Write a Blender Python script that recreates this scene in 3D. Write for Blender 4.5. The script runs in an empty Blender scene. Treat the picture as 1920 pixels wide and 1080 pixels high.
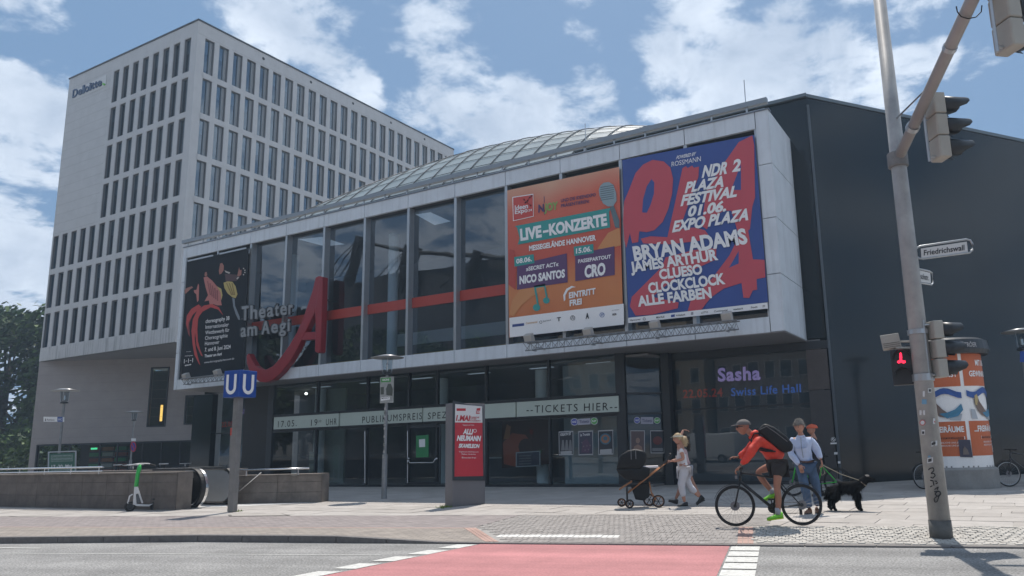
import bpy, bmesh, math, random
from math import sin, cos, pi, radians as rad
from mathutils import Vector as V3, Matrix
random.seed(7)
SC = bpy.context.scene
COL = SC.collection
# ------------------------------------------------------------------ camera
F_, CX_, CY_, H_ = 1406., 1109.2, 567.6, 1.47
_y, _p, _r = rad(-28.36), rad(10.66), rad(-1.706)
FW = V3((sin(_y)*cos(_p), cos(_y)*cos(_p), sin(_p)))
_rt = V3((cos(_y), -sin(_y), 0)); _up = _rt.cross(FW)
RT = _rt*cos(_r) + _up*sin(_r); UP = -_rt*sin(_r) + _up*cos(_r)
CAM = V3((0, 0, H_))
cd = bpy.data.cameras.new('camera'); cam = bpy.data.objects.new('camera', cd); COL.objects.link(cam)
cd.sensor_width = 36; cd.lens = F_/1920*36
cd.shift_x = -(CX_-960)/1920; cd.shift_y = (CY_-540)/1920
cd.clip_end = 5000; cd.clip_start = .05
m = Matrix.Identity(4)
for i in range(3):
    m[i][0] = RT[i]; m[i][1] = UP[i]; m[i][2] = -FW[i]; m[i][3] = CAM[i]
cam.matrix_world = m
SC.camera = cam
SC.render.resolution_x = 1024; SC.render.resolution_y = 576
# ------------------------------------------------------------------ light
SUN_EL = rad(64)
SH = V3((0.27, -0.963, 0)).normalized()            # shadows fall this way
TOSUN = V3((-SH.x*cos(SUN_EL), -SH.y*cos(SUN_EL), sin(SUN_EL)))
sl = bpy.data.lights.new('sun', 'SUN'); sl.energy = 3.35; sl.angle = rad(.6); sl.color = (1, .93, .845)
so = bpy.data.objects.new('sun', sl); COL.objects.link(so)
so.rotation_euler = TOSUN.to_track_quat('Z', 'Y').to_euler()
W = bpy.data.worlds.new('World'); SC.world = W; W.use_nodes = True
nt = W.node_tree; nt.nodes.clear()
def N(t, **k):
    n = nt.nodes.new(t)
    for a, b in k.items(): setattr(n, a, b)
    return n
def LK(a, b): nt.links.new(a, b)
def MA(op, a, b=None, c=None, clamp=False):
    n = N('ShaderNodeMath', operation=op); n.use_clamp = clamp
    for i, x in enumerate((a, b, c)):
        if x is None: continue
        if isinstance(x, (int, float)): n.inputs[i].default_value = x
        else: LK(x, n.inputs[i])
    return n.outputs[0]
sky = N('ShaderNodeTexSky', sky_type='NISHITA'); sky.sun_disc = False
sky.sun_elevation = SUN_EL; sky.sun_rotation = math.atan2(TOSUN.x, TOSUN.y)
sky.air_density = 1.0; sky.dust_density = 2.2; sky.ozone_density = 1.6; sky.altitude = 50
tc = N('ShaderNodeTexCoord'); DIR = tc.outputs['Generated']
sx = N('ShaderNodeSeparateXYZ'); LK(DIR, sx.inputs[0])
zz = MA('MAXIMUM', MA('ADD', sx.outputs[2], 0.16), 0.02)
cb = N('ShaderNodeCombineXYZ'); LK(MA('DIVIDE', sx.outputs[0], zz), cb.inputs[0]); LK(MA('DIVIDE', sx.outputs[1], zz), cb.inputs[1])
def noise(vec, sc, det, rough=.6, dist=0., off=(0, 0, 0)):
    mp = N('ShaderNodeMapping'); mp.inputs['Location'].default_value = off; LK(vec, mp.inputs[0])
    n = N('ShaderNodeTexNoise'); n.inputs['Scale'].default_value = sc; n.inputs['Detail'].default_value = det
    n.inputs['Roughness'].default_value = rough; n.inputs['Distortion'].default_value = dist
    LK(mp.outputs[0], n.inputs['Vector']); return n.outputs['Fac']
nA = noise(cb.outputs[0], 2.3, 10, .60, .25, (3.1, .4, 0))
nB = noise(cb.outputs[0], 7.5, 9, .62, .25, (1.7, 5.2, 0))
nC = noise(DIR, 9.0, 5, .6, .3, (4, 2, 0))
def ray(x, y): return ((x-CX_)/F_*RT - (y-CY_)/F_*UP + FW)
bias = None
CL = [  # cloud banks in view: centre (pixel of the photograph turned to a direction), angular radius, weight
 (62, 18, 2.2, .40), (110, -30, 2.5, .3), (40, 215, 4.2, .46), (75, 290, 3.6, .42), (0, 360, 3.0, .36), (50, 540, 5.0, .55), (20, 470, 3.5, .35), (20, 640, 4.0, .4),
 (560, 10, 3.0, .34), (625, 75, 2.9, .33), (485, 62, 2.3, .27), (655, 180, 2.3, .42), (725, 40, 2.3, .30), (830, 40, 3.2, .40), (865, 140, 3.4, .42),
 (975, 30, 2.0, .28), (990, 230, 4.2, .50), (1080, 215, 4.2, .48), (1150, 215, 2.3, .33), (780, 215, 2.4, .22), (1090, 82, 1.9, .36), (900, 215, 3., .33),
 (1310, 70, 4.8, .52), (1250, 165, 3.4, .42), (1380, 130, 4.8, .50), (1450, 40, 3.6, .42), (1530, 110, 3.6, .42), (1600, 45, 3.0, .42), (1690, 130, 2.8, .36), (1670, 20, 2.0, .34),
 (1740, 110, 1.8, .30), (1850, 140, 1.8, .16), (1700, -80, 5, .3), (1200, -150, 7, .3), (500, -200, 8, .3)]
for (px, py, r_, w_) in CL:
    d = ray(px, py).normalized()
    dp = N('ShaderNodeVectorMath', operation='DOT_PRODUCT'); LK(DIR, dp.inputs[0]); dp.inputs[1].default_value = d
    mr = N('ShaderNodeMapRange', interpolation_type='SMOOTHSTEP'); LK(dp.outputs['Value'], mr.inputs['Value'])
    mr.inputs['From Min'].default_value = cos(rad(r_*1.55)); mr.inputs['From Max'].default_value = cos(rad(r_*.25))
    mr.inputs['To Min'].default_value = 0; mr.inputs['To Max'].default_value = w_
    bias = mr.outputs[0] if bias is None else MA('MAXIMUM', bias, mr.outputs[0])
# elsewhere broken cumulus goes on, its unseen cover raised to brighten the shaded fronts
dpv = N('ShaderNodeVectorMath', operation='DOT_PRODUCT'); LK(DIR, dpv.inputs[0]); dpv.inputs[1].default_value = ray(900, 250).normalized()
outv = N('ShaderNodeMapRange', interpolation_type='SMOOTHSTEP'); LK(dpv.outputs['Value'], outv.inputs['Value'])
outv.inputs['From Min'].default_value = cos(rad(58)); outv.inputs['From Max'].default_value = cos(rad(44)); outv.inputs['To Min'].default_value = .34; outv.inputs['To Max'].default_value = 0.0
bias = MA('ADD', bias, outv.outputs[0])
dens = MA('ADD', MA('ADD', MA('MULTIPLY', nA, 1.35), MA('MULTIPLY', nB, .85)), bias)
cm = N('ShaderNodeMapRange', interpolation_type='SMOOTHSTEP'); LK(dens, cm.inputs['Value'])
cm.inputs['From Min'].default_value = 1.32; cm.inputs['From Max'].default_value = 1.56; cm.inputs['To Max'].default_value = .93
shd = N('ShaderNodeMapRange'); LK(MA('ADD', MA('MULTIPLY', nC, .8), MA('MULTIPLY', dens, .20)), shd.inputs['Value'])
shd.inputs['From Min'].default_value = .52; shd.inputs['From Max'].default_value = .95; shd.inputs['To Min'].default_value = 0; shd.inputs['To Max'].default_value = 1
cc = N('ShaderNodeMix', data_type='RGBA'); LK(shd.outputs[0], cc.inputs['Factor'])
cc.inputs['A'].default_value = (6.3, 6.9, 7.7, 1); cc.inputs['B'].default_value = (2.7, 3.4, 4.5, 1)
# milky summer air: the blue is paled a little
pale = N('ShaderNodeMix', data_type='RGBA'); pale.inputs['Factor'].default_value = .88
LK(sky.outputs[0], pale.inputs['A']); pale.inputs['B'].default_value = (1.2, 2.12, 3.5, 1)
mx = N('ShaderNodeMix', data_type='RGBA'); LK(cm.outputs[0], mx.inputs['Factor']); LK(pale.outputs['Result'], mx.inputs['A']); LK(cc.outputs['Result'], mx.inputs['B'])
bg = N('ShaderNodeBackground'); bg.inputs['Strength'].default_value = .10; LK(mx.outputs['Result'], bg.inputs['Color'])
wo = N('ShaderNodeOutputWorld'); LK(bg.outputs[0], wo.inputs['Surface'])
vs = SC.view_settings; vs.view_transform = 'Standard'; vs.look = 'None'; vs.exposure = 0.60; vs.gamma = 1; vs.use_curve_mapping = False
SC.render.engine = 'CYCLES'
SC.cycles.max_bounces = 6; SC.cycles.transparent_max_bounces = 16; SC.cycles.glossy_bounces = 4; SC.cycles.diffuse_bounces = 3
# ------------------------------------------------------------------ helpers
def gz(x, y, z=0.): d = ray(x, y); return CAM + d*((z-H_)/d.z)
def gy(x, y, Y): d = ray(x, y); return CAM + d*(Y/d.y)
def gx(x, y, X): d = ray(x, y); return CAM + d*(X/d.x)
class PL:
    """a plane in the place; pt() finds the point of it seen in a given direction, lifted off towards the viewer"""
    def __init__(s, p, n):
        s.p = V3(p); s.n = V3(n).normalized()
        if (CAM-s.p).dot(s.n) < 0: s.n = -s.n
    def pt(s, x, y, lift=0.):
        d = ray(x, y); p = s.p + s.n*lift
        return CAM + d*((p-CAM).dot(s.n)/d.dot(s.n))
_mats = {}
def mat(name, col, rough=.7, metal=0., spec=.5, var=.0, vs=6., bump=0., bs=40., emit=None, es=1., streak=0., col2=None, ns=None, stretch=(1, 1, 1)):
    if name in _mats: return _mats[name]
    m = bpy.data.materials.new(name); m.use_nodes = True; t = m.node_tree; b = t.nodes['Principled BSDF']
    b.inputs['Roughness'].default_value = rough; b.inputs['Metallic'].default_value = metal; b.inputs['Specular IOR Level'].default_value = spec
    c = (*col, 1); b.inputs['Base Color'].default_value = c
    def nn(k): return t.nodes.new(k)
    tcn = None
    if var or bump or streak:
        tcn = nn('ShaderNodeTexCoord'); mp = nn('ShaderNodeMapping'); mp.inputs['Scale'].default_value = stretch
        t.links.new(tcn.outputs['Object'], mp.inputs[0])
    if var or streak:
        n1 = nn('ShaderNodeTexNoise'); n1.inputs['Scale'].default_value = vs; n1.inputs['Detail'].default_value = 6; n1.inputs['Roughness'].default_value = .65
        t.links.new(mp.outputs[0], n1.inputs['Vector'])
        r = nn('ShaderNodeValToRGB'); r.color_ramp.elements[0].position = .3; r.color_ramp.elements[1].position = .7
        c2 = col2 or tuple(x*(1-var) for x in col); r.color_ramp.elements[0].color = (*c2, 1); r.color_ramp.elements[1].color = (*[min(1, x*(1+var*.6)) for x in col], 1)
        t.links.new(n1.outputs['Fac'], r.inputs[0]); outc = r.outputs[0]
        if streak:
            m2 = nn('ShaderNodeMapping'); m2.inputs['Scale'].default_value = (3.2, 3.2, .16); t.links.new(tcn.outputs['Object'], m2.inputs[0])
            n2 = nn('ShaderNodeTexNoise'); n2.inputs['Scale'].default_value = 1.6; n2.inputs['Detail'].default_value = 5; t.links.new(m2.outputs[0], n2.inputs['Vector'])
            mr = nn('ShaderNodeMapRange'); mr.inputs['From Min'].default_value = .5; mr.inputs['From Max'].default_value = .75; mr.inputs['To Min'].default_value = 0; mr.inputs['To Max'].default_value = streak
            t.links.new(n2.outputs['Fac'], mr.inputs['Value'])
            mxx = nn('ShaderNodeMix'); mxx.data_type = 'RGBA'; t.links.new(mr.outputs[0], mxx.inputs['Factor']); t.links.new(outc, mxx.inputs['A']); mxx.inputs['B'].default_value = (*[x*.35 for x in col], 1)
            outc = mxx.outputs['Result']
        t.links.new(outc, b.inputs['Base Color'])
    if bump:
        n3 = nn('ShaderNodeTexNoise'); n3.inputs['Scale'].default_value = bs; n3.inputs['Detail'].default_value = 4; t.links.new(mp.outputs[0], n3.inputs['Vector'])
        bp = nn('ShaderNodeBump'); bp.inputs['Strength'].default_value = bump; bp.inputs['Distance'].default_value = .02
        t.links.new(n3.outputs['Fac'], bp.inputs['Height']); t.links.new(bp.outputs[0], b.inputs['Normal'])
    if emit: b.inputs['Emission Color'].default_value = (*emit, 1); b.inputs['Emission Strength'].default_value = es
    _mats[name] = m; return m
def glass(name, tint=(.3, .35, .38), ior=1.7, rough=.0, wav=.0, gcol=(.9, .95, 1)):
    if name in _mats: return _mats[name]
    m = bpy.data.materials.new(name); m.use_nodes = True; t = m.node_tree; t.nodes.clear()
    g = t.nodes.new('ShaderNodeBsdfGlossy'); g.inputs['Roughness'].default_value = rough; g.inputs['Color'].default_value = (*gcol, 1)
    tr = t.nodes.new('ShaderNodeBsdfTransparent'); tr.inputs['Color'].default_value = (*tint, 1)
    fr = t.nodes.new('ShaderNodeFresnel'); fr.inputs['IOR'].default_value = ior
    mxs = t.nodes.new('ShaderNodeMixShader'); o = t.nodes.new('ShaderNodeOutputMaterial')
    ge_ = t.nodes.new('ShaderNodeNewGeometry'); iv = t.nodes.new('ShaderNodeMath'); iv.operation = 'SUBTRACT'; iv.inputs[0].default_value = 1; t.links.new(ge_.outputs['Backfacing'], iv.inputs[1]); ml = t.nodes.new('ShaderNodeMath'); ml.operation = 'MULTIPLY'; t.links.new(fr.outputs[0], ml.inputs[0]); t.links.new(iv.outputs[0], ml.inputs[1])
    t.links.new(ml.outputs[0], mxs.inputs[0]); t.links.new(tr.outputs[0], mxs.inputs[1]); t.links.new(g.outputs[0], mxs.inputs[2]); t.links.new(mxs.outputs[0], o.inputs[0])
    if wav:
        tcn = t.nodes.new('ShaderNodeTexCoord'); n = t.nodes.new('ShaderNodeTexNoise'); n.inputs['Scale'].default_value = .8; n.inputs['Detail'].default_value = 1
        b = t.nodes.new('ShaderNodeBump'); b.inputs['Strength'].default_value = wav; b.inputs['Distance'].default_value = .05
        t.links.new(tcn.outputs['Object'], n.inputs['Vector']); t.links.new(n.outputs['Fac'], b.inputs['Height'])
        t.links.new(b.outputs[0], g.inputs['Normal']); t.links.new(b.outputs[0], fr.inputs['Normal'])
    _mats[name] = m; return m
def tag(o, label=None, cat=None, group=None, kind=None):
    if label: o['label'] = label
    if cat: o['category'] = cat
    if group: o['group'] = group
    if kind: o['kind'] = kind
    return o
ORG = {}
def root(name, label, cat, loc=(0, 0, 0), group=None, rz=0.):
    o = bpy.data.objects.new(name, None); COL.objects.link(o); o.location = loc; o.rotation_euler = (0, 0, rz); o.empty_display_size = .2
    ORG[o.name] = V3(loc) if not rz else None
    return tag(o, label, cat, group)
class MB:
    def __init__(s): s.v = []; s.f = []; s.sm = False
    def quad(s, *p):
        n = len(s.v); s.v += [tuple(q) for q in p]; s.f.append(tuple(range(n, n+len(p)))); return s
    def box(s, a, b):
        x0, y0, z0 = a; x1, y1, z1 = b; n = len(s.v)
        s.v += [(x0, y0, z0), (x1, y0, z0), (x1, y1, z0), (x0, y1, z0), (x0, y0, z1), (x1, y0, z1), (x1, y1, z1), (x0, y1, z1)]
        for q in ((3, 2, 1, 0), (4, 5, 6, 7), (0, 1, 5, 4), (1, 2, 6, 5), (2, 3, 7, 6), (3, 0, 4, 7)): s.f.append(tuple(n+i for i in q))
        return s
    def obox(s, c, ax, ay, az):
        """box from centre and three half-axis vectors"""
        c, ax, ay, az = V3(c), V3(ax), V3(ay), V3(az); n = len(s.v)
        for k in ((-1, -1, -1), (1, -1, -1), (1, 1, -1), (-1, 1, -1), (-1, -1, 1), (1, -1, 1), (1, 1, 1), (-1, 1, 1)):
            s.v.append(tuple(c+ax*k[0]+ay*k[1]+az*k[2]))
        for q in ((3, 2, 1, 0), (4, 5, 6, 7), (0, 1, 5, 4), (1, 2, 6, 5), (2, 3, 7, 6), (3, 0, 4, 7)): s.f.append(tuple(n+i for i in q))
        return s
    def prism(s, pts, vec):
        n = len(s.v); k = len(pts); vec = V3(vec)
        s.v += [tuple(V3(p)) for p in pts] + [tuple(V3(p)+vec) for p in pts]
        s.f.append(tuple(range(n+k-1, n-1, -1))); s.f.append(tuple(range(n+k, n+2*k)))
        for i in range(k): j = (i+1) % k; s.f.append((n+i, n+j, n+k+j, n+k+i))
        return s
    def tube(s, pts, r, seg=8, cap=True, rs=None):
        pts = [V3(p) for p in pts]; n0 = len(s.v); k = len(pts)
        up = None
        for i, p in enumerate(pts):
            d = (pts[min(i+1, k-1)]-pts[max(i-1, 0)]); d = d.normalized() if d.length > 1e-9 else V3((0, 0, 1))
            if up is None: up = V3((0, 0, 1)) if abs(d.z) < .9 else V3((0, 1, 0))
            a = d.cross(up)
            if a.length < 1e-4: a = d.cross(V3((1, 0, 0)))
            a.normalize(); b = d.cross(a).normalized(); up = -b if False else up
            rr = rs[i] if rs else r
            for q in range(seg):
                t = 2*pi*q/seg; s.v.append(tuple(p + a*cos(t)*rr + b*sin(t)*rr))
        for i in range(k-1):
            for q in range(seg):
                q2 = (q+1) % seg; s.f.append((n0+i*seg+q, n0+i*seg+q2, n0+(i+1)*seg+q2, n0+(i+1)*seg+q))
        if cap: s.f.append(tuple(n0+q for q in range(seg-1, -1, -1))); s.f.append(tuple(n0+(k-1)*seg+q for q in range(seg)))
        return s
    def lathe(s, prof, o=(0, 0, 0), ax=(0, 0, 1), seg=16, a0=0., a1=2*pi):
        o = V3(o); z = V3(ax).normalized(); x = z.orthogonal().normalized() if abs(z.z) < .99 else V3((1, 0, 0)); y = z.cross(x); n0 = len(s.v); k = len(prof)
        full = abs(a1-a0-2*pi) < 1e-6; c = seg if full else seg+1
        for q in range(c):
            t = a0+(a1-a0)*q/seg
            for (r, h) in prof: s.v.append(tuple(o + x*cos(t)*r + y*sin(t)*r + z*h))
        for q in range(seg):
            q2 = (q+1) % c
            for i in range(k-1): s.f.append((n0+q*k+i, n0+q2*k+i, n0+q2*k+i+1, n0+q*k+i+1))
        return s
    def torus(s, c, ax, R, r, seg=40, sg=8):
        c = V3(c); z = V3(ax).normalized(); x = z.orthogonal().normalized(); y = z.cross(x); n0 = len(s.v)
        for i in range(seg):
            t = 2*pi*i/seg; d = x*cos(t)+y*sin(t)
            for j in range(sg): u = 2*pi*j/sg; s.v.append(tuple(c + d*(R+r*cos(u)) + z*r*sin(u)))
        for i in range(seg):
            for j in range(sg):
                i2 = (i+1) % seg; j2 = (j+1) % sg; s.f.append((n0+i*sg+j, n0+i2*sg+j, n0+i2*sg+j2, n0+i*sg+j2))
        return s
    def add(s, o):
        n = len(s.v); s.v += o.v; s.f += [tuple(n+i for i in f) for f in o.f]; return s
def org(parent):
    return ORG.get(parent.name) if parent is not None else None
def obj(name, mb, m, parent=None, label=None, cat=None, group=None, kind=None, smooth=False, fix=True, bev=0., local=False):
    me = bpy.data.meshes.new(name)
    O = V3((0, 0, 0))
    if parent is not None and not local and org(parent) is not None: O = org(parent)
    vs_ = mb.v
    if parent is None and not local and kind != 'structure' and kind != 'stuff' and vs_:
        xs = [v[0] for v in vs_]; ys = [v[1] for v in vs_]; zs = [v[2] for v in vs_]
        O = V3(((min(xs)+max(xs))/2, (min(ys)+max(ys))/2, min(zs)))
    me.from_pydata([(v[0]-O.x, v[1]-O.y, v[2]-O.z) for v in vs_], [], mb.f)
    if fix:
        bm = bmesh.new(); bm.from_mesh(me); bmesh.ops.recalc_face_normals(bm, faces=bm.faces); bm.to_mesh(me); bm.free()
    if smooth: me.polygons.foreach_set('use_smooth', [True]*len(me.polygons))
    if m is not None: me.materials.append(m)
    o = bpy.data.objects.new(name, me); COL.objects.link(o)
    if parent is not None: o.parent = parent; ORG[o.name] = O
    else: o.location = O; ORG[o.name] = O
    if bev:
        b = o.modifiers.new('bevel', 'BEVEL'); b.width = bev; b.segments = 2; b.limit_method = 'ANGLE'
    return tag(o, label, cat, group, kind)
def share(o, name=None, loc=None, parent=None, rz=None):
    """another piece with the same mesh data"""
    c = o.copy(); COL.objects.link(c)
    if name: c.name = name
    if loc is not None: c.location = loc
    if rz is not None: c.rotation_euler = (0, 0, rz)
    if parent is not None: c.parent = parent
    for k in ('label',):
        if k in c and c.parent is not None: pass
    return c
def copy_tree(o, label=None, loc=None, rz=None, parent=None):
    c = o.copy(); COL.objects.link(c)
    if parent is not None: c.parent = parent
    if label: c['label'] = label
    if loc is not None: c.location = loc
    if rz is not None: c.rotation_euler = (0, 0, rz)
    for ch in [x for x in bpy.data.objects if x.parent == o]: copy_tree(ch, parent=c)
    return c
# ---- lettering: flat print or raised letters, laid on a plane
_tc = {}
def text_mesh(s, off=0., ext=0., shear=0., sp=1.):
    k = (s, off, ext, shear, sp)
    if k in _tc: return _tc[k]
    c = bpy.data.curves.new('t', 'FONT'); c.body = s; c.offset = off; c.extrude = ext; c.shear = shear; c.space_character = sp; c.resolution_u = 3
    o = bpy.data.objects.new('t', c); COL.objects.link(o)
    dg = bpy.context.evaluated_depsgraph_get(); e = o.evaluated_get(dg); me = e.to_mesh()
    v = [tuple(q.co) for q in me.vertices]; f = [tuple(p.vertices) for p in me.polygons]
    e.to_mesh_clear(); bpy.data.objects.remove(o); bpy.data.curves.remove(c)
    _tc[k] = (v, f); return v, f
CAP = .73*.97
def txt(name, s, BL, BR, TL, pl, m, parent, lift=.02, bold=.0, thick=0., shear=0., sp=1., **kw):
    """BL, BR: ends of the baseline, TL: top of the capitals at the left"""
    v, f = text_mesh(s, bold, .5 if thick else 0., shear, sp)
    if not v: return None
    x0 = min(q[0] for q in v); x1 = max(q[0] for q in v)
    a, b, c = pl.pt(*BL, lift), pl.pt(*BR, lift), pl.pt(*TL, lift)
    mb = MB(); X = (b-a)/(x1-x0); Y = (c-a)/CAP
    for q in v: mb.v.append(tuple(a + X*(q[0]-x0) + Y*q[1] + pl.n*q[2]*thick))
    mb.f = list(f)
    return obj(name, mb, m, parent, fix=bool(thick), **kw)
def poly(name, pts, pl, m, parent, lift=.01, thick=0., **kw):
    p = [pl.pt(x, y, lift) for x, y in pts]; mb = MB()
    if thick: mb.prism(p, -pl.n*thick)
    else: mb.quad(*p)
    return obj(name, mb, m, parent, fix=bool(thick), **kw)
def polyc(name, pts, ox, oy, s, pl, m, parent, lift=.01, **kw):
    return poly(name, [(ox+u/s, oy+v/s) for u, v in pts], pl, m, parent, lift, **kw)
def disc(cx, cy, r, k=14, ry=None): return [(cx+cos(2*pi*i/k)*r, cy+sin(2*pi*i/k)*(ry or r)) for i in range(k)]
def ring(name, cx, cy, r, w, pl, m, parent, lift, k=20):
    mb = MB()
    for i in range(k):
        t0, t1 = 2*pi*i/k, 2*pi*(i+1)/k
        mb.quad(*[pl.pt(cx+cos(t)*q, cy+sin(t)*q, lift) for t, q in ((t0, r), (t1, r), (t1, r-w), (t0, r-w))])
    return obj(name, mb, m, parent, fix=False)
def skin(name, J, E, R, m, parent, start=None, sub=2, local=True, **kw):
    """one continuous surface grown over a skeleton: J joints, E edges, R radii"""
    ks = list(J); ix = {k: i for i, k in enumerate(ks)}
    me = bpy.data.meshes.new(name); me.from_pydata([J[k] for k in ks], [(ix[a], ix[b]) for a, b in E], [])
    o = bpy.data.objects.new(name, me); COL.objects.link(o)
    md = o.modifiers.new('s', 'SKIN'); md.use_smooth_shade = True; md.branch_smoothing = .6
    sv = me.skin_vertices[0].data
    for k in ks:
        r = R[k]; sv[ix[k]].radius = (r, r) if isinstance(r, (int, float)) else r
        sv[ix[k]].use_root = (k == (start or ks[0]))
    ss = o.modifiers.new('u', 'SUBSURF'); ss.levels = sub; ss.render_levels = sub
    dg = bpy.context.evaluated_depsgraph_get(); n = bpy.data.meshes.new_from_object(o.evaluated_get(dg))
    bpy.data.objects.remove(o); n.name = name
    n.materials.clear(); n.materials.append(m)
    r = bpy.data.objects.new(name, n); COL.objects.link(r); r.parent = parent
    n.polygons.foreach_set('use_smooth', [True]*len(n.polygons))
    return tag(r, **{k: v for k, v in kw.items()})
_ft = bpy.data.textures.new('folds', 'CLOUDS'); _ft.noise_scale = .16; _ft.noise_depth = 2
def folds(o, amt=.035, sc=None):
    d = o.modifiers.new('folds', 'DISPLACE'); d.texture = _ft; d.strength = amt; d.mid_level = .5; d.texture_coords = 'LOCAL'; return o
def strands(src, n, ln, m, par, down=.5, w=.004, zmin=-9):
    """short real strands standing on a surface"""
    g = MB(); me = src.data; rnd = random.Random(n); ps = me.polygons
    for i in range(n):
        p_ = ps[rnd.randrange(len(ps))]; c = me.vertices[rnd.choice(list(p_.vertices))].co.lerp(p_.center, rnd.random()); n_ = p_.normal
        if c.z < zmin: continue
        dn = (n_*(1-down)+V3((rnd.gauss(0, .35), rnd.gauss(0, .35), -down))).normalized(); s_ = n_.cross(dn)
        if s_.length < .01: continue
        s_ = s_.normalized()*w; g.quad(c-s_, c+s_, c+dn*ln*rnd.uniform(.5, 1.2))
    return obj('strands', g, m, par, fix=False, local=True, kind='stuff')
def ball(mb, c, r, k=10, h=7):
    c = V3(c); rx, ry, rz = r if isinstance(r, tuple) else (r, r, r); n0 = len(mb.v)
    for i in range(h+1):
        ph = pi*i/h
        for j in range(k): t = 2*pi*j/k; mb.v.append((c.x+rx*sin(ph)*cos(t), c.y+ry*sin(ph)*sin(t), c.z+rz*cos(ph)))
    for i in range(h):
        for j in range(k): j2 = (j+1) % k; mb.f.append((n0+i*k+j, n0+i*k+j2, n0+(i+1)*k+j2, n0+(i+1)*k+j))
    return mb
# ------------------------------------------------------------------ materials
ASPH = mat('asphalt', (.27, .267, .26), .9, var=.22, vs=1.1, bump=.8, bs=70)
PAVE = mat('paving', (.33, .315, .295), .88, var=.15, vs=1.3, bump=.3, bs=50)
SLAB = [mat('slab_%s' % n, c, .85, var=.16, vs=2.5, bump=.25, bs=40) for n, c in (('a', (.38, .355, .33)), ('b', (.355, .33, .305)), ('c', (.405, .38, .355)))]
BRICK = mat('grey_paver', (.29, .27, .255), .9, var=.25, vs=5, bump=.4, bs=60)
BRICKW = mat('white_paver', (.62, .61, .58), .8, var=.12, vs=9)
BRICKP = mat('pink_paver', (.42, .28, .235), .88, var=.16, vs=5)
JOINT = mat('sand_joint', (.29, .27, .245), .95, var=.2, vs=10)
COB = mat('cobble', (.42, .40, .365), .8, var=.3, vs=7, bump=.4, bs=30)
KERB = mat('kerb_granite', (.15, .14, .135), .8, var=.25, vs=14, bump=.2, bs=60)
PAINT = mat('road_paint', (.60, .60, .57), .7, var=.18, vs=9, bump=.3, bs=60)
REDP = mat('red_lane', (.45, .185, .19), .8, var=.13, vs=1.6, bump=.5, bs=70)
STONE = mat('facade_stone', (.50, .50, .50), .75, var=.08, vs=.9, bump=.1, bs=20, streak=.10)
STONE2 = mat('facade_stone_stained', (.48, .48, .48), .75, var=.1, vs=1.2, bump=.1, bs=20, streak=.75)
SOFF = mat('soffit_grey', (.22, .215, .215), .6, var=.06, vs=.5)
PANEL = mat('fascia_panel', (.60, .645, .69), .5, var=.10, vs=1.2, streak=.28)
ALU = mat('aluminium', (.42, .44, .46), .35, .7, var=.06, vs=4)
STEEL = mat('stainless', (.60, .60, .60), .22, 1.0, var=.05, vs=8)
DARKM = mat('dark_metal', (.035, .042, .05), .4, .3, var=.1, vs=4)
BLK = mat('black_matt', (.012, .013, .015), .6, var=.2, vs=10)
DWALL = mat('dark_wall_cladding', (.004, .011, .016), .12, 0, .5, var=.35, vs=.35, bump=.05, bs=3, streak=.25)
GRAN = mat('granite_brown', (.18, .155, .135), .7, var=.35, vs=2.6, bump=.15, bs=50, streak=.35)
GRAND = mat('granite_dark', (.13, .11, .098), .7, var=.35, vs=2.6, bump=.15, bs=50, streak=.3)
CONC = mat('concrete', (.26, .255, .245), .85, var=.2, vs=3, bump=.2, bs=30)
WHITE = mat('white_print', (.78, .78, .78), .55)
GLS = glass('hall_glass', (.78, .85, .90), 2.15, wav=.05)
GLD = glass('dark_glass', (.80, .86, .88), 1.65, wav=.04)
WIN = glass('office_glass', (.45, .55, .62), 2.9, wav=.06, gcol=(.74, .86, .95))

def speckle(m, sc, lo, hi):
    t = m.node_tree; b = t.nodes['Principled BSDF']; old = b.inputs['Base Color'].links[0].from_socket
    tcn = t.nodes.new('ShaderNodeTexCoord'); n = t.nodes.new('ShaderNodeTexNoise'); n.inputs['Scale'].default_value = sc; n.inputs['Detail'].default_value = 2
    t.links.new(tcn.outputs['Object'], n.inputs['Vector']); mr = t.nodes.new('ShaderNodeMapRange'); mr.inputs['From Min'].default_value = .32; mr.inputs['From Max'].default_value = .68; mr.inputs['To Min'].default_value = lo; mr.inputs['To Max'].default_value = hi
    t.links.new(n.outputs['Fac'], mr.inputs['Value']); mm = t.nodes.new('ShaderNodeVectorMath'); mm.operation = 'SCALE'; t.links.new(old, mm.inputs[0]); t.links.new(mr.outputs[0], mm.inputs['Scale']); t.links.new(mm.outputs[0], b.inputs['Base Color'])
speckle(ASPH, 34, .55, 1.42); speckle(REDP, 34, .84, 1.14); speckle(PAINT, 22, .80, 1.06); speckle(PAVE, 14, .90, 1.08)

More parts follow.
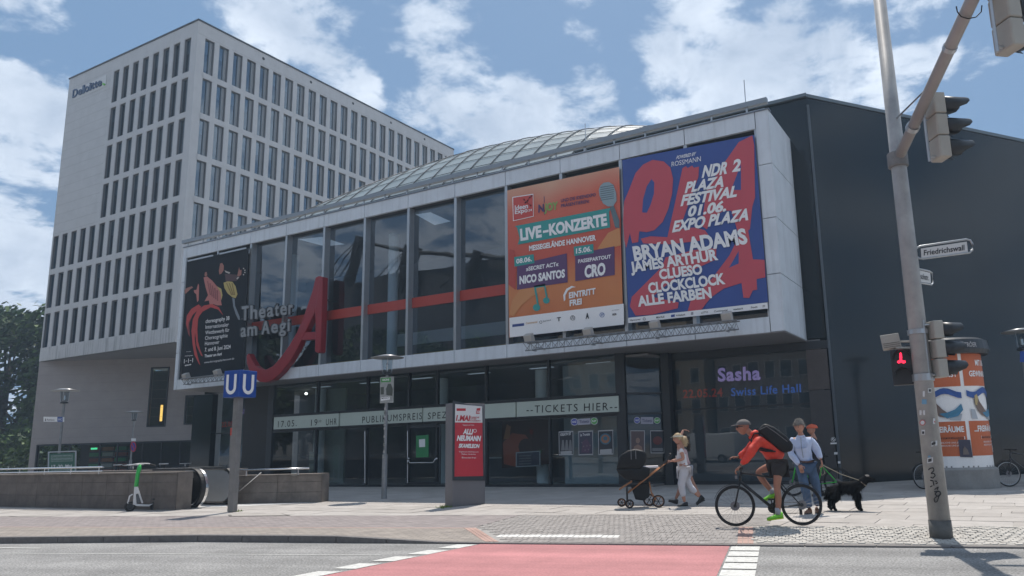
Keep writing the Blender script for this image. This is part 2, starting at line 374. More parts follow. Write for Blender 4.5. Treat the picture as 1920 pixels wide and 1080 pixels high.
def lanes(m, amt):   # wear that runs along the street
    t = m.node_tree; b = t.nodes['Principled BSDF']; old = b.inputs['Base Color'].links[0].from_socket
    tcn = t.nodes.new('ShaderNodeTexCoord'); r0 = t.nodes.new('ShaderNodeMapping'); r0.inputs['Rotation'].default_value = (0, 0, -math.atan2(.214, .977)); mp = t.nodes.new('ShaderNodeMapping'); mp.inputs['Scale'].default_value = (.05, 1.1, 1)
    n = t.nodes.new('ShaderNodeTexNoise'); n.inputs['Scale'].default_value = 1.3; n.inputs['Detail'].default_value = 5; t.links.new(tcn.outputs['Object'], r0.inputs[0]); t.links.new(r0.outputs[0], mp.inputs[0]); t.links.new(mp.outputs[0], n.inputs['Vector'])
    mr = t.nodes.new('ShaderNodeMapRange'); mr.inputs['From Min'].default_value = .35; mr.inputs['From Max'].default_value = .65; mr.inputs['To Min'].default_value = 1-amt; mr.inputs['To Max'].default_value = 1+amt*.5
    t.links.new(n.outputs['Fac'], mr.inputs['Value']); mm = t.nodes.new('ShaderNodeVectorMath'); mm.operation = 'SCALE'; t.links.new(old, mm.inputs[0]); t.links.new(mr.outputs[0], mm.inputs['Scale']); t.links.new(mm.outputs[0], b.inputs['Base Color'])
lanes(ASPH, .20); lanes(REDP, .20)
# ================================================================== ground, road, pavement
E2 = V3((.977, .214, 0)); N2 = V3((-.214, .977, 0)); O2 = V3((-7.6, 10.08, 0))
def tk(s): return .5 if s > -6 else .5-.115*(-6-s)
def sm(x): x = max(0, min(1, x)); return x*x*(3-2*x)
def zk(s): return -.098*sm((s+3.4)/2.9)
def hz(s, t): return zk(s)*(1-sm((t-tk(s))/1.5))
def S(s, t, z=None): p = O2+E2*s+N2*t; p.z = hz(s, t) if z is None else z; return p
def toST(p): q = V3((p[0], p[1], 0))-O2; return q.dot(E2), q.dot(N2)
g = MB(); g.quad((-1500, -600, -.30), (1500, -600, -.30), (1500, 2000, -.30), (-1500, 2000, -.30)); obj('ground', g, CONC, kind='structure', fix=False)
g = MB()
g.quad(S(-160, -14, -.12), S(120, -14, -.12), S(120, .9, -.12), S(-160, .9, -.12)); obj('road', g, ASPH, kind='structure', fix=False)
g = MB()   # far side pavement, behind the viewer
g.quad(S(-160, -60, -.02), S(120, -60, -.02), S(120, -11.4, -.02), S(-160, -11.4, -.02)); obj('far_pavement', g, PAVE, kind='structure', fix=False)
# near pavement bed, follows the dropped kerb
g = MB(); ss = [-160, -60, -30, -20, -14]+[-12+.5*i for i in range(41)]+[10, 14, 20, 40, 120]
tt = [.0, .15, .4, .7, 1.0, 1.3, 1.6, 2.0, 3, 4.3, 8, 16, 30, 90]
for i, s_ in enumerate(ss):
    for j, t_ in enumerate(tt):
        t2 = tk(s_)+.12+t_ if j < 7 else max(t_, tk(s_)+1.8+.01*j); g.v.append(tuple(S(s_, t2, hz(s_, t2)-.012)))
for i in range(len(ss)-1):
    for j in range(len(tt)-1):
        k = len(tt); g.f.append((i*k+j, (i+1)*k+j, (i+1)*k+j+1, i*k+j+1))
pave = obj('pavement', g, PAVE, kind='structure', fix=False)
# bands of the cycle path left of the crossing (material carries the paver pattern where it is too fine)
def paver_mat(name, col, w, h):
    m = mat(name, col, .9, var=.22, vs=3); t = m.node_tree; b = t.nodes['Principled BSDF']
    tcn = t.nodes.new('ShaderNodeTexCoord'); mp = t.nodes.new('ShaderNodeMapping'); mp.inputs['Rotation'].default_value = (0, 0, -math.atan2(.214, .977))
    bt = t.nodes.new('ShaderNodeTexBrick'); bt.inputs['Scale'].default_value = 1; bt.inputs['Brick Width'].default_value = w; bt.inputs['Row Height'].default_value = h
    bt.inputs['Mortar Size'].default_value = .006; bt.inputs['Color1'].default_value = (1, 1, 1, 1); bt.inputs['Color2'].default_value = (.82, .82, .84, 1); bt.inputs['Mortar'].default_value = (.45, .45, .45, 1)
    t.links.new(tcn.outputs['Object'], mp.inputs[0]); t.links.new(mp.outputs[0], bt.inputs['Vector'])
    mm = t.nodes.new('ShaderNodeMix'); mm.data_type = 'RGBA'; mm.blend_type = 'MULTIPLY'; mm.inputs['Factor'].default_value = 1
    old = b.inputs['Base Color'].links[0].from_socket; t.links.new(old, mm.inputs['A']); t.links.new(bt.outputs[0], mm.inputs['B']); t.links.new(mm.outputs['Result'], b.inputs['Base Color'])
    return m
CYC = paver_mat('cycle_pavers', (.29, .255, .245), .2, .1); EDGE = paver_mat('edge_pavers', (.31, .275, .24), .2, .1)
def strip(name, s0, s1, t0, t1, m, lift, parent=None, kind='structure', k=24, sk=0.):
    g = MB()
    for i in range(k+1):
        for j in range(9):
            t = (t0(s0+(s1-s0)*i/k) if callable(t0) else t0); t = t+(t1-t)*j/8; s = s0+(s1-s0)*i/k + sk*(t-t1)
            g.v.append(tuple(S(s, t, hz(s, t)+lift)))
    for i in range(k):
        for j in range(8): g.f.append((i*9+j, (i+1)*9+j, (i+1)*9+j+1, i*9+j+1))
    return obj(name, g, m, parent, kind=kind, fix=False)
strip('cycle_path', -60, -1.0, 1.86, 4.25, CYC, -.004)
strip('kerb_side_paving', -60, -1.16, lambda s: tk(s)+.13, 1.8, EDGE, -.004, k=90, sk=-.0)
g = MB()
for i in range(12):
    t0_, t1_ = 1.8-1.16*i/12, 1.8-1.16*(i+1)/12; sl_ = lambda t: -1.14+(1.8-t)*.83
    g.quad(*[S(a, b, hz(a, b)-.003) for a, b in ((-1.17, t0_), (sl_(t0_), t0_), (sl_(t1_), t1_), (-1.17, t1_))])
obj('kerb_side_corner', g, EDGE, kind='structure', fix=False)
strip('pink_edging', -60, -1.1, 1.8, 1.86, BRICKP, -.002)
# pink band of pavers, block by block, slanting to the dropped kerb; and the one before the cobbles
pv = MB().box((-.1, -.05, -.04), (.1, .05, 0))
def paver_row(nm, a, b, wid, m, n):
    for i in range(n):
        for j in range(3):
            p = a+(b-a)*((i+.5)/n); s_, t_ = toST(p); s_ += wid*(j-1)/3
            g = MB(); ax = E2*(wid/6-.004); ay = (b-a)*(.5/n)*.93; q = S(s_, t_); g.obox(q-V3((0, 0, .03)), ax, ay, V3((0, 0, .032)))
            obj(nm, g, m, pave)
paver_row('pink_paver', S(-1.05, 1.83), S(-.08, .66), .26, BRICKP, 12)
paver_row('pink_paver', S(4.02, 2.0), S(4.12, .66), .25, BRICKP, 11)
# grey pavers of the crossing: real blocks joined into one part, past the limit for single parts
g = MB(); w = MB()
t = .68; row = 0
while t < 4.22:
    s = -1.3+(row % 2)*.05
    while s < (4.0 if t < 2.1 else 4.35):
        lim = -1.0 if t > 1.83 else -1.05+(1.83-t)*.83+.16
        if s > lim:
            dz = random.uniform(-.003, .002); tgt = g
            if .98 < t < 1.10 and -.35 < s < 1.92: tgt = w
            a = S(s+.005, t+.005); q = [S(s+.005, t+.005), S(s+.095, t+.005), S(s+.095, t+.193), S(s+.005, t+.193)]
            for p in q: p.z += dz-.004
            tgt.prism(q, (0, 0, -.02)) if tgt is w else tgt.quad(*q)
        s += .10
    t += .198 if not (.88 < t < 1.0) else .1; row += 1
obj('crossing_pavers', g, BRICK, pave, kind='stuff', fix=False); obj('white_pavers', w, BRICKW, pave, kind='stuff', fix=False)
# clip helper and slabs laid square to the theatre
def clip(poly, fn):
    out = []
    for i in range(len(poly)):
        a, b = poly[i], poly[(i+1) % len(poly)]; fa, fb = fn(a), fn(b)
        if fa >= 0: out.append(a)
        if (fa >= 0) != (fb >= 0): u = fa/(fa-fb); out.append(a+(b-a)*u)
    return out
rest = [MB(), MB(), MB()]; nsl = 0
rowsY = []; Y = 2.0; k = 0
while Y < 32:
    off = (k*.41) % 1.0
    X = -36+off
    while X < 14:
        w_ = 1.04; q = [V3((X, Y, 0)), V3((X+w_-.014, Y, 0)), V3((X+w_-.014, Y+.73, 0)), V3((X, Y+.73, 0))]
        regs = [(lambda p: toST(p)[1]-4.27,)] if X < 0 else []
        for reg in ((lambda p: toST(p)[1]-4.27, lambda p: 4.37-toST(p)[0]), (lambda p: toST(p)[1]-2.12, lambda p: toST(p)[0]-4.39)):
            r = q
            for fn in reg:
                r = clip(r, fn) if r else r
            if len(r) >= 3:
                cx = sum(p.x for p in r)/len(r); cy = sum(p.y for p in r)/len(r)
                if (cx-(-21))**2 < 1 and 0: continue
                dz = random.uniform(-.004, .003); r2 = [V3((p.x, p.y, hz(*toST(p))+dz-.002)) for p in r]
                mi = random.choice((0, 0, 1, 1, 2))
                ar = abs(sum(r[i].x*r[(i+1) % len(r)].y-r[(i+1) % len(r)].x*r[i].y for i in range(len(r))))/2
                if ar < .02: continue
                if cx > -4.5 and cx < 3.2 and cy < 21 and toST((cx, cy))[0] > 4.3 and nsl < 290:
                    o = obj('paving_slab', MB().prism(r2, (0, 0, -.03)), SLAB[mi], pave); nsl += 1
                else: rest[mi].quad(*r2)
        X += w_
    Y += .745; k += 1
for i, b in enumerate(rest): obj('slab_field', b, SLAB[i], pave, kind='stuff', fix=False)
# cobbles beside the pole
g = MB(); t = .66; row = 0
while t < 2.08:
    s = 4.18+(row % 2)*.05
    while s < 16:
        q = []; c = S(s+.05, t+.05); j = lambda: random.uniform(-.009, .009)
        wob = .045*abs(sin(s*1.9))
        base = [(s+.004+j(), t+.004+wob+j()), (s+.101+j(), t+.004+wob+j()), (s+.101+j(), t+.099+wob+j()), (s+.004+j(), t+.099+wob+j())]
        dz = random.uniform(-.004, .008)
        lo = [S(a, b, hz(a, b)-.03) for a, b in base]; cs = sum(a for a, b in base)/4; ct = sum(b for a, b in base)/4
        hi = [S(cs+(a-cs)*.90, ct+(b-ct)*.90, hz(a, b)+dz+.004) for a, b in base]; mi_ = [S(cs+(a-cs)*.97, ct+(b-ct)*.97, hz(a, b)+dz-.006) for a, b in base]
        n0 = len(g.v); g.v += [tuple(p) for p in lo+mi_+hi]
        for r0 in (0, 4):
            for i in range(4): i2 = (i+1) % 4; g.f.append((n0+r0+i, n0+r0+i2, n0+r0+4+i2, n0+r0+4+i))
        g.f.append((n0+8, n0+9, n0+10, n0+11)); s += .105
    t += .103; row += 1
obj('cobblestones', g, COB, pave, kind='stuff', fix=False)
g = MB()
for i in range(30):
    s0 = 4.14+i*.4; g.quad(S(s0, .63, hz(s0, .63)-.006), S(s0+.4, .63, hz(s0+.4, .63)-.006), S(s0+.4, 2.12, hz(s0+.4, 2.12)-.006), S(s0, 2.12, hz(s0, 2.12)-.006))
obj('cobble_bed', g, JOINT, pave, kind='stuff', fix=False)
# kerb: one stone after another
kr = tag(bpy.data.objects.new('kerb', None), kind='structure'); COL.objects.link(kr); ORG['kerb'] = V3((0, 0, 0))
s = -40.
while s < 20:
    L = 1.0; a, b = s+.006, s+L-.006; g = MB(); q = []
    for (u, t_) in ((a, tk(a)), (b, tk(b)), (b, tk(b)+.14), (a, tk(a)+.14)): q.append(S(u, t_, zk(u)+.004))
    g.prism([V3((p.x, p.y, -.2)) for p in q], (0, 0, 0)); g.v = [(p.x, p.y, -.2) for p in q]+[tuple(p) for p in q]
    obj('kerb_stone', g, KERB, kr, bev=.012); s += L
# road markings
RZ = -.12
def rp(s, t, l=.004): return S(s, t, RZ+l)
g = MB(); g.quad(rp(-.22, .50), rp(3.9, .5), rp(4.06, -3), rp(4.3, -11), rp(-3.1, -11), rp(-1.12, -3)); obj('red_cycle_crossing', g, REDP, kind='structure', fix=False)
def mark(pts): g = MB(); g.quad(*[rp(a, b, .008) for a, b in pts]); return obj('painted_dash', g, PAINT, rd, fix=False)
rd = bpy.data.objects['road']
t = .42
while t > -10:
    e = lambda q: -.22-.262*(.5-q) - .0
    L = .46
    mark([(e(t)-.36, t), (e(t)-.0, t), (e(t-L)-.0, t-L), (e(t-L)-.36, t-L)]); t -= .68
t = .46
while t > -10:
    e = lambda q: 3.93+.045*(.5-q)
    L = .43
    mark([(e(t)+.0, t), (e(t)+.42, t), (e(t-L)+.42, t-L), (e(t-L)+.0, t-L)]); t -= .53
mark([(-14, -.56), (-8.5, -.52), (-8.5, -.60), (-14, -.64)])
g = MB(); g.quad(rp(-14, -1.42, .005), rp(-1.3, -.80, .005), rp(-1.3, -.84, .005), rp(-14, -1.46, .005)); obj('lane_line', g, PAINT, rd, fix=False)
# ================================================================== office tower
YD = 32.; XD = -50.7; XL = -68.6; ZT = 34.2; ZS = 9.38; YE = 62.56
dl = root('office_tower', 'tall pale stone office block with rows of narrow recessed windows and a name sign', 'office building', (XD, YD, 0))
rows = [(33.05-3.287*k, 2.84) for k in range(7)]
# body behind the lattice (set back .38) and lattice of piers and spandrels
RV = .24
lat = MB(); X0 = -68.45; pX = 1.347; wX = .82
# left facade: full height piers between windows
def pier(x0, x1, z0, z1): lat.box((x0, YD, z0), (x1, YD+RV, z1))
zb5 = rows[4][0]
cols = [X0+pX*i for i in range(13)]
xe = cols[-1]+wX+.08
pier(XL, XD-.0, rows[0][0], ZT); pier(XL, XD, ZS, rows[6][0]-2.84)
pier(xe-.0, XD, rows[6][0]-2.84, rows[0][0])                                   # corner pier
pier(XL, cols[5]-.0, rows[3][0]-2.84-.44, rows[0][0])                             # blind part
pier(XL, cols[0], rows[6][0]-2.84, rows[3][0]-2.84-.44)
for k, (z, h) in enumerate(rows):
    cs = cols[5:] if k < 4 else cols
    for i, c in enumerate(cs):
        nx = cs[i+1] if i+1 < len(cs) else xe
        pier(c+wX, nx, z-h, z) if nx-(c+wX) > .02 else None
    if k < 6:
        zz1 = z-h; zz0 = rows[k+1][0]; x0 = cs[0] if k != 3 else cols[5]
        pier(x0, xe, zz0, zz1)
lw = obj('stone_front', lat, STONE, dl)
# right facade
lat = MB(); Y0 = 32.62; pY = 1.2375; wY = .83; ncol = 24
def rpier(y0, y1, z0, z1): lat.box((XD-RV, y0, z0), (XD+.0, y1, z1))
ya = YD+RV+.002
rpier(ya, YE, rows[0][0], ZT); rpier(ya, YE, ZS, rows[6][0]-2.84)
rc = [Y0+pY*i for i in range(ncol)]
rpier(ya, rc[0]+.03, rows[6][0]-2.84, rows[0][0]) if rc[0] > ya else None
for k, (z, h) in enumerate(rows):
    for i, c in enumerate(rc):
        nx = rc[i+1] if i+1 < ncol else YE
        rpier(c+wY, nx, z-h, z)
    if k < 6: rpier(rc[0], YE, rows[k+1][0], z-h)
obj('stone_side', lat, STONE, dl)
# streaked sill course and coping
obj('sill_course', MB().box((XL-.01, YD-.02, ZS+.02), (XD+.02, YD-.001, rows[6][0]-2.84-.02)), STONE2, dl)
obj('coping', MB().box((XL-.06, YD-.06, ZT), (XD+.06, YE+.06, ZT+.12)), DARKM, dl)
core = MB().box((XL+.01, YD+RV+.10, ZS+.25), (XD-RV-.10, YE-.01, ZT-.05)); obj('inner_wall', core, BLK, dl)
obj('soffit', MB().box((XL+.02, YD+.02, ZS), (XD-.02, YE-.02, ZS+.24)), SOFF, dl)
obj('back_wall', MB().box((XL, YE-.4, 0), (XD-9, YE, ZT-.1)), STONE, dl); obj('west_wall', MB().box((XL, YD+RV+.003, ZS+.25), (XL+.4, YE-.41, ZT-.06)), STONE, dl)
# a window: glass leaf beside a metal vent panel, deep in its reveal
FRM = mat('window_frame', (.10, .13, .155), .4, .4); VENT = mat('vent_panel', (.26, .265, .27), .45, .3, var=.08, vs=2); BLIND = mat('blind', (.42, .46, .47), .7)
def win_meshes(front):
    w_, h_ = (wX, 2.84) if front else (wY, 2.84)
    D = RV
    def P(a, b, c0, c1, d0, d1):   # a..b along wall, c height, d depth from face
        return MB().box((a, d0, c0), (b, d1, c1)) if front else MB().box((-d1, a, c0), (-d0, b, c1))
    f = P(0, w_, 0, .07, D-.06, D); f.add(P(0, w_, h_-.07, h_, D-.06, D)); f.add(P(0, .05, .07, h_-.07, D-.06, D)); f.add(P(w_-.05, w_, .07, h_-.07, D-.06, D)); 
    sp = w_*.60
    f.add(P(sp-.03, sp+.03, .07, h_-.07, D-.08, D))
    LN_ = P(.002, .03, 0, h_, .05, D-.061) if front else P(w_-.03, w_-.002, 0, h_, .05, D-.061)  # dark strip on the visible jamb and head, added to darken the reveal
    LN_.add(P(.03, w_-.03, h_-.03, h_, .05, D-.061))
    ga, gb = (.05, sp-.03); va, vb = (sp+.03, w_-.05)
    return f, P(ga, gb, .07, h_-.07, D-.02, D-.01), P(va, vb, .07, h_-.07, D-.045, D-.005), LN_, P(ga+.01, gb-.01, 1.7, h_-.07, D+.02, D+.04)
def put_windows(front, places):
    f, gl, vp, ln_, bl = win_meshes(front)
    base = None
    for i, (x, y, z) in enumerate(places):
        if base is None:
            w0 = obj('window', f, FRM, None, local=True); w0.parent = dl; w0.location = V3((x, y, z))-V3(dl.location); ORG[w0.name] = V3((0, 0, 0))
            a = obj('pane', gl, WIN, w0, local=True); b = obj('vent_panel', vp, VENT, w0, local=True); l_ = obj('darkening_lining', ln_, mat('darkening_lining', (.15, .15, .155), .6), w0, local=True); c = obj('blind', bl, BLIND, None, local=True); c.parent = w0
            base = (w0, a, b, l_, c)
        else:
            w = base[0].copy(); COL.objects.link(w); w.location = V3((x, y, z))-V3(dl.location)
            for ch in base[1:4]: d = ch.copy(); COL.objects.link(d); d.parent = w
            if random.random() < .38:
                d = base[4].copy(); COL.objects.link(d); d.parent = w
pl_ = []
for k, (z, h) in enumerate(rows):
    for c in (cols[5:] if k < 4 else cols): pl_.append((c, YD, z-h))
put_windows(True, pl_)
pl_ = []
for k, (z, h) in enumerate(rows):
    for i, c in enumerate(rc):
        q = (XD, c, z-h)
        # those behind the theatre roof are never seen
        if k >= 5 and i > 4: continue
        if k == 4 and i > 9: continue
        if k == 3 and i > 14: continue
        pl_.append(q)
put_windows(False, pl_)
# vent holes in the parapet
for px, py in ((494, 110), (583, 154), (662, 194), (733, 230), (796, 261)):
    p = gx(px, py, XD); obj('vent_hole', MB().lathe([(0, 0), (.13, 0)], (p.x+.004, p.y, p.z), (1, 0, 0), 10), BLK, dl, fix=False)
# stone courses of the blind wall: thin joints
jm = mat('stone_joint', (.27, .265, .26), .9); g = MB()
zc = ZS+.9
while zc < ZT-.3:
    if zc > rows[3][0]-3.3: g.box((XL+.02, YD-.003, zc), (cols[5]-.3, YD+.0, zc+.014))
    zc += .82
g.box((XD+.0, YD+.01, rows[0][0]+.12), (XD+.003, YE, rows[0][0]+.134))
obj('panel_joint', g, jm, dl)
# name sign
PD = PL((XD, YD, 0), (0, -1, 0))
sg = root('name_sign', 'blue letters with a green dot on a pale plate high on the stone tower', 'sign', PD.pt(165, 180))
poly('backing_plate', [(135, 172), (199, 139.5), (199, 161), (138, 187.5)], PD, mat('sign_plate', (.58, .58, .58), .6), sg, .03, .02)
bl_ = mat('sign_blue', (.01, .045, .12), .4); s_, x_ = 'Deloitte', 0
wds = {'D': .72, 'e': .6, 'l': .3, 'o': .62, 'i': .3, 't': .4}; tot = sum(wds[c] for c in s_)
for ch in s_:
    u0 = x_/tot; u1 = (x_+wds[ch]*.92)/tot; x_ += wds[ch]
    A = lambda u: (136+55*u, 183.6-24.0*u)
    txt('letter', ch, A(u0), A(u1), (A(u0)[0]+1, A(u0)[1]-15), PD, bl_, sg, .07, bold=.012, thick=.07)
poly('green_dot', disc(193.4, 157.5, 1.9), PD, mat('dot_green', (.15, .5, .06), .5), sg, .14, .1)
# ---- recessed ground floors, running askew under the overhang
PR0 = V3((XL+.02, YD, 0)); dR = V3((.88, .475, 0)).normalized(); nR = V3((.475, -.88, 0)).normalized()
PRW = PL(PR0, nR)
LOW = mat('lower_stone', (.32, .285, .27), .75, var=.08, vs=1.0, bump=.12, bs=25)
def RWp(d, z, l=0): p = PR0+dR*d+nR*l; return V3((p.x, p.y, z))
def rwbox(mb, d0, d1, z0, z1, l0, l1):
    n = len(mb.v); mb.obox((RWp(d0, z0, l0)+RWp(d1, z1, l1))/2, dR*(d1-d0)/2, nR*(l1-l0)/2, V3((0, 0, (z1-z0)/2)))
lowr = MB(); rwbox(lowr, 0, 9.17, 2.72, ZS-.002, -.4, 0); rwbox(lowr, 10.70, 12.14, 2.72, ZS-.002, -.4, 0); rwbox(lowr, 9.17, 10.7, 2.72, 3.82, -.4, 0); rwbox(lowr, 9.17, 10.7, 8.65, ZS-.002, -.4, 0)
rwbox(lowr, 12.14, 30, 6.3, ZS-.002, -.4, 0); rwbox(lowr, 12.14, 30, 2.72, 3.92, -.4, 0); rwbox(lowr, 13.9, 30, 3.92, 6.3, -.4, 0)
rwbox(lowr, 0, .5, 0, 2.72, -.4, 0); rwbox(lowr, 13.2, 30, 0, 2.72, -.4, 0)
obj('lower_wall', lowr, LOW, dl)
g = MB()
for i in range(9): rwbox(g, .01, 13.3, 3.2+i*.72, 3.212+i*.72, 0, .003)
obj('course_joint', g, mat('low_joint', (.20, .19, .185), .9), dl)
g = MB(); rwbox(g, -.0, 30, 0, 9, -6.2, -6); obj('shop_back', g, mat('shop_back', (.06, .06, .06), .8), dl)
g = MB(); rwbox(g, 0, 30, 2.7, 2.8, -6, -.4); obj('shop_ceiling', g, SOFF, dl)
def lowwin(d0, d1, z0, z1, divs):
    f = MB(); t_ = .10
    rwbox(f, d0, d1, z0, z0+t_, -.12, .05); rwbox(f, d0, d1, z1-t_, z1, -.12, .05); rwbox(f, d0, d0+t_, z0+t_, z1-t_, -.12, .05); rwbox(f, d1-t_, d1, z0+t_, z1-t_, -.12, .05)
    for q in divs: rwbox(f, q-.04, q+.04, z0+t_, z1-t_, -.1, .04)
    w0 = obj('window', f, DARKM, dl); ed = [d0+t_]+[q for q in divs]+[d1-t_]
    for a, b in zip(ed, ed[1:]):
        gq = MB(); rwbox(gq, a+.04, b-.04, z0+t_, z1-t_, -.05, -.04); obj('pane', gq, GLD, w0)
    return w0
lowwin(9.19, 10.68, 3.84, 8.63, []); lowwin(12.16, 13.88, 3.94, 6.28, [])
lowwin(.52, 13.18, .02, 2.70, [3.2, 5.6, 7.0, 9.0, 10.5, 12.0])
g = MB(); rwbox(g, 9.9, 10.05, 4.3, 5.6, -.6, -.5); obj('yellow_lamp', g, mat('warm_tube', (.9, .6, .2), .5, emit=(1, .55, .12), es=1.2), dl)
shelfm = [mat('shelf_red', (.35, .07, .04), .6), mat('shelf_orange', (.5, .15, .05), .6), mat('shelf_green', (.05, .3, .1), .6), mat('shelf_pale', (.5, .45, .4), .6)]
for i in range(5):
    for j in range(3):
        g = MB(); rwbox(g, 3.4+j*1.05, 4.3+j*1.05, .3+i*.45, .6+i*.45, -2.4, -2.1); obj('shelf_goods', g, shelfm[(i*2+j) % 4 if i else 0], dl)
g = MB(); rwbox(g, 3.3, 6.7, .2, .24, -2.5, -2.0)
for i in range(5): rwbox(g, 3.3, 6.7, .24+i*.45+.02, .28+i*.45, -2.5, -2.05)
obj('shop_shelf', g, mat('shelf_wood', (.25, .14, .08), .6), dl)
g = MB(); rwbox(g, 4.1, 4.6, 2.2, 2.35, -1.2, -1.15); obj('exit_light', g, mat('green_lit', (.1, .6, .3), .5, emit=(.1, .8, .35), es=.8), dl)
# ================================================================== theatre
YF = 22.1; YB = 24.9; YG = 23.5
XTL, XTR = -34.85, -5.44; ZB, ZTp = 4.60, 11.62
th = root('theatre', 'long theatre with overhanging grey framed glass box above a dark glazed foyer', 'theatre', (-20, YF, 0))
ZI0, ZI1 = 5.07, 11.08; BX0 = -34.6; BXN = [BX0+2.394*i for i in range(13)]; BX1 = BXN[12]
# fascia panels, each its own sheet with open joints
def panel(nm, a, b, m=PANEL, par=th): return obj(nm, MB().box(a, b), m, par)
j = .012
for i in range(12):
    panel('fascia_panel', (BXN[i]+j, YF, ZI1), (BXN[i+1]-j, YF+.12, ZTp)); panel('fascia_panel', (BXN[i]+j, YF, ZB), (BXN[i+1]-j, YF+.12, ZI0-.0))
zs_ = [ZB, 6.36, 8.12, 9.85, ZTp]
for a, b in zip(zs_, zs_[1:]):
    panel('fascia_panel', (BX1+j, YF, a+j), (XTR, YF+.12, b-j if b < ZTp else b)); panel('fascia_panel', (XTL, YF, a+j), (BXN[0]-j, YF+.12, b-j if b < ZTp else b))
    panel('side_panel', (XTR-.12, YF+.122, a+j), (XTR, YB-.02, b-j if b < ZTp else b)); panel('side_panel', (XTL, YF+.122, a+j), (XTL+.12, YB-.02, b-j if b < ZTp else b))
obj('box_backing', MB().box((XTL+.02, YF+.05, ZI1+.02), (XTR-.02, YF+.11, ZTp-.02)).box((XTL+.02, YF+.05, ZB+.02), (XTR-.02, YF+.11, ZI0-.02)), BLK, th)
obj('soffit', MB().box((XTL+.01, YF+.01, ZB-.03), (XTR-.01, YB, ZB-.002)), SOFF, th)
obj('roof_slab', MB().box((XTL+.01, YF+.13, ZTp-.14), (XTR-.13, YB, ZTp-.02)), CONC, th)
obj('parapet_cap', MB().box((XTL-.03, YF-.03, ZTp), (XTR+.03, YF+.25, ZTp+.045)), mat('cap_dark', (.14, .16, .19), .4, .3), th)
# reveal round the glazing, mullions, glass, red transom band
rv = .34
obj('reveal', MB().box((BX0-.02, YF+.123, ZI1+.0), (BX1+.02, YF+rv+.1, ZI1+.05)).box((BX0-.02, YF+.123, ZI0-.05), (BX1+.02, YF+rv+.1, ZI0)), DARKM, th)
for i in range(13):
    x = BXN[i]; g = MB().box((x-.06, YF+.03, ZI0+.002), (x+.06, YF+rv, ZI1-.002))
    obj('mullion', g, ALU, th)
for i in range(12):
    jj_ = [random.uniform(-.010, .010) for _ in range(4)]; q_ = [V3((BXN[i]+.062, YF+rv-.028+jj_[0], ZI0+.002)), V3((BXN[i+1]-.062, YF+rv-.028+jj_[1], ZI0+.002)), V3((BXN[i+1]-.062, YF+rv-.028+jj_[1]+jj_[2], ZI1-.002)), V3((BXN[i]+.062, YF+rv-.028+jj_[0]+jj_[2], ZI1-.002))]; obj('glass_pane', MB().prism(q_, (0, .012, 0)), GLS, th)
    if 2 <= i <= 7: obj('red_band', MB().box((BXN[i]+.064, YF+rv-.09, 6.98), (BXN[i+1]-.064, YF+rv-.035, 7.38)), mat('red_band', (.34, .04, .028), .5), th)
# the hall inside: floor, ceiling with light panels, pale columns, bridge
INW = mat('inner_wall', (.13, .145, .165), .8, var=.2, vs=.5); INF = mat('inner_floor', (.07, .06, .055), .6)
obj('upper_floor', MB().box((XTL+.15, YF+.45, 4.62), (XTR-.15, YB+4.5, 4.98)), INF, th)
obj('upper_ceiling', MB().box((XTL+.15, YF+.45, 11.1), (XTR-.15, YB+4.5, 11.3)), mat('inner_ceiling', (.16, .17, .18), .8), th)
obj('inner_hall_wall', MB().box((XTL+.15, YB+4.5, 0), (XTR-.15, YB+4.7, 11.3)), INW, th)
obj('inner_side_wall', MB().box((XTL+.13, YF+.45, 4.62), (XTL+.3, YB+4.5, 11.3)).box((XTR-.3, YF+.45, 4.62), (XTR-.13, YB-.05, 11.3)), INW, th)
cl = mat('ceiling_light', (.7, .72, .74), .6, emit=(.75, .85, 1), es=.14)
for q in ([(560, 449), (603, 444), (646, 458), (610, 462)], [(779, 402), (807, 398), (845, 415), (815, 422)]):
    g = MB(); g.quad(*[gz(a, b, 11.09) for a, b in q]); obj('ceiling_light', g, cl, th, fix=False)
colm = mat('pale_column', (.75, .77, .77), .6)
for px in (737, 549): p = gy(px, 540, YB-.1); obj('column', MB().lathe([(.23, 4.98), (.23, 11.1)], (p.x, p.y, 0), seg=20), colm, th, smooth=True)
obj('gallery_front', MB().box((-26, YB+2.2, 6.35), (-11.0, YB+2.3, 6.95)), mat('gallery_white', (.5, .51, .51), .7), th)
obj('gallery_rail', MB().box((-30, YB+.8, 5.62), (-11.0, YB+.86, 5.70)), mat('wood_rail', (.42, .27, .12), .5), th)
# main body: front wall, corner, receding side wall
CX = V3((-4.87, YB+.4, 0)); ZC = 13.12
kd = (V3((.33, 30.61, 0))-V3((-4.07, 24.9, 0))).normalized(); kd = V3((kd.x, kd.y, 0))
C1 = V3((-4.80, YB, 0)); ZC = gy(1514.8, 175, YB).z
obj('front_wall', MB().box((-36.6, YB+.02, ZB), (XTL+.1, YB+.3, ZTp-.15)).box((-36.6, YB+.02, ZTp-.15), (C1.x-.02, YB+.3, ZC-.12)).box((C1.x-.70, YB+.005, ZB+.05), (C1.x-.02, YB+.3, ZTp-.152)), DWALL, th)
obj('roof_edge', MB().box((-14.0, YB-.10, ZC-.12), (C1.x+.04, YB+.3, ZC)), mat('edge_trim', (.13, .16, .18), .4, .4), th)
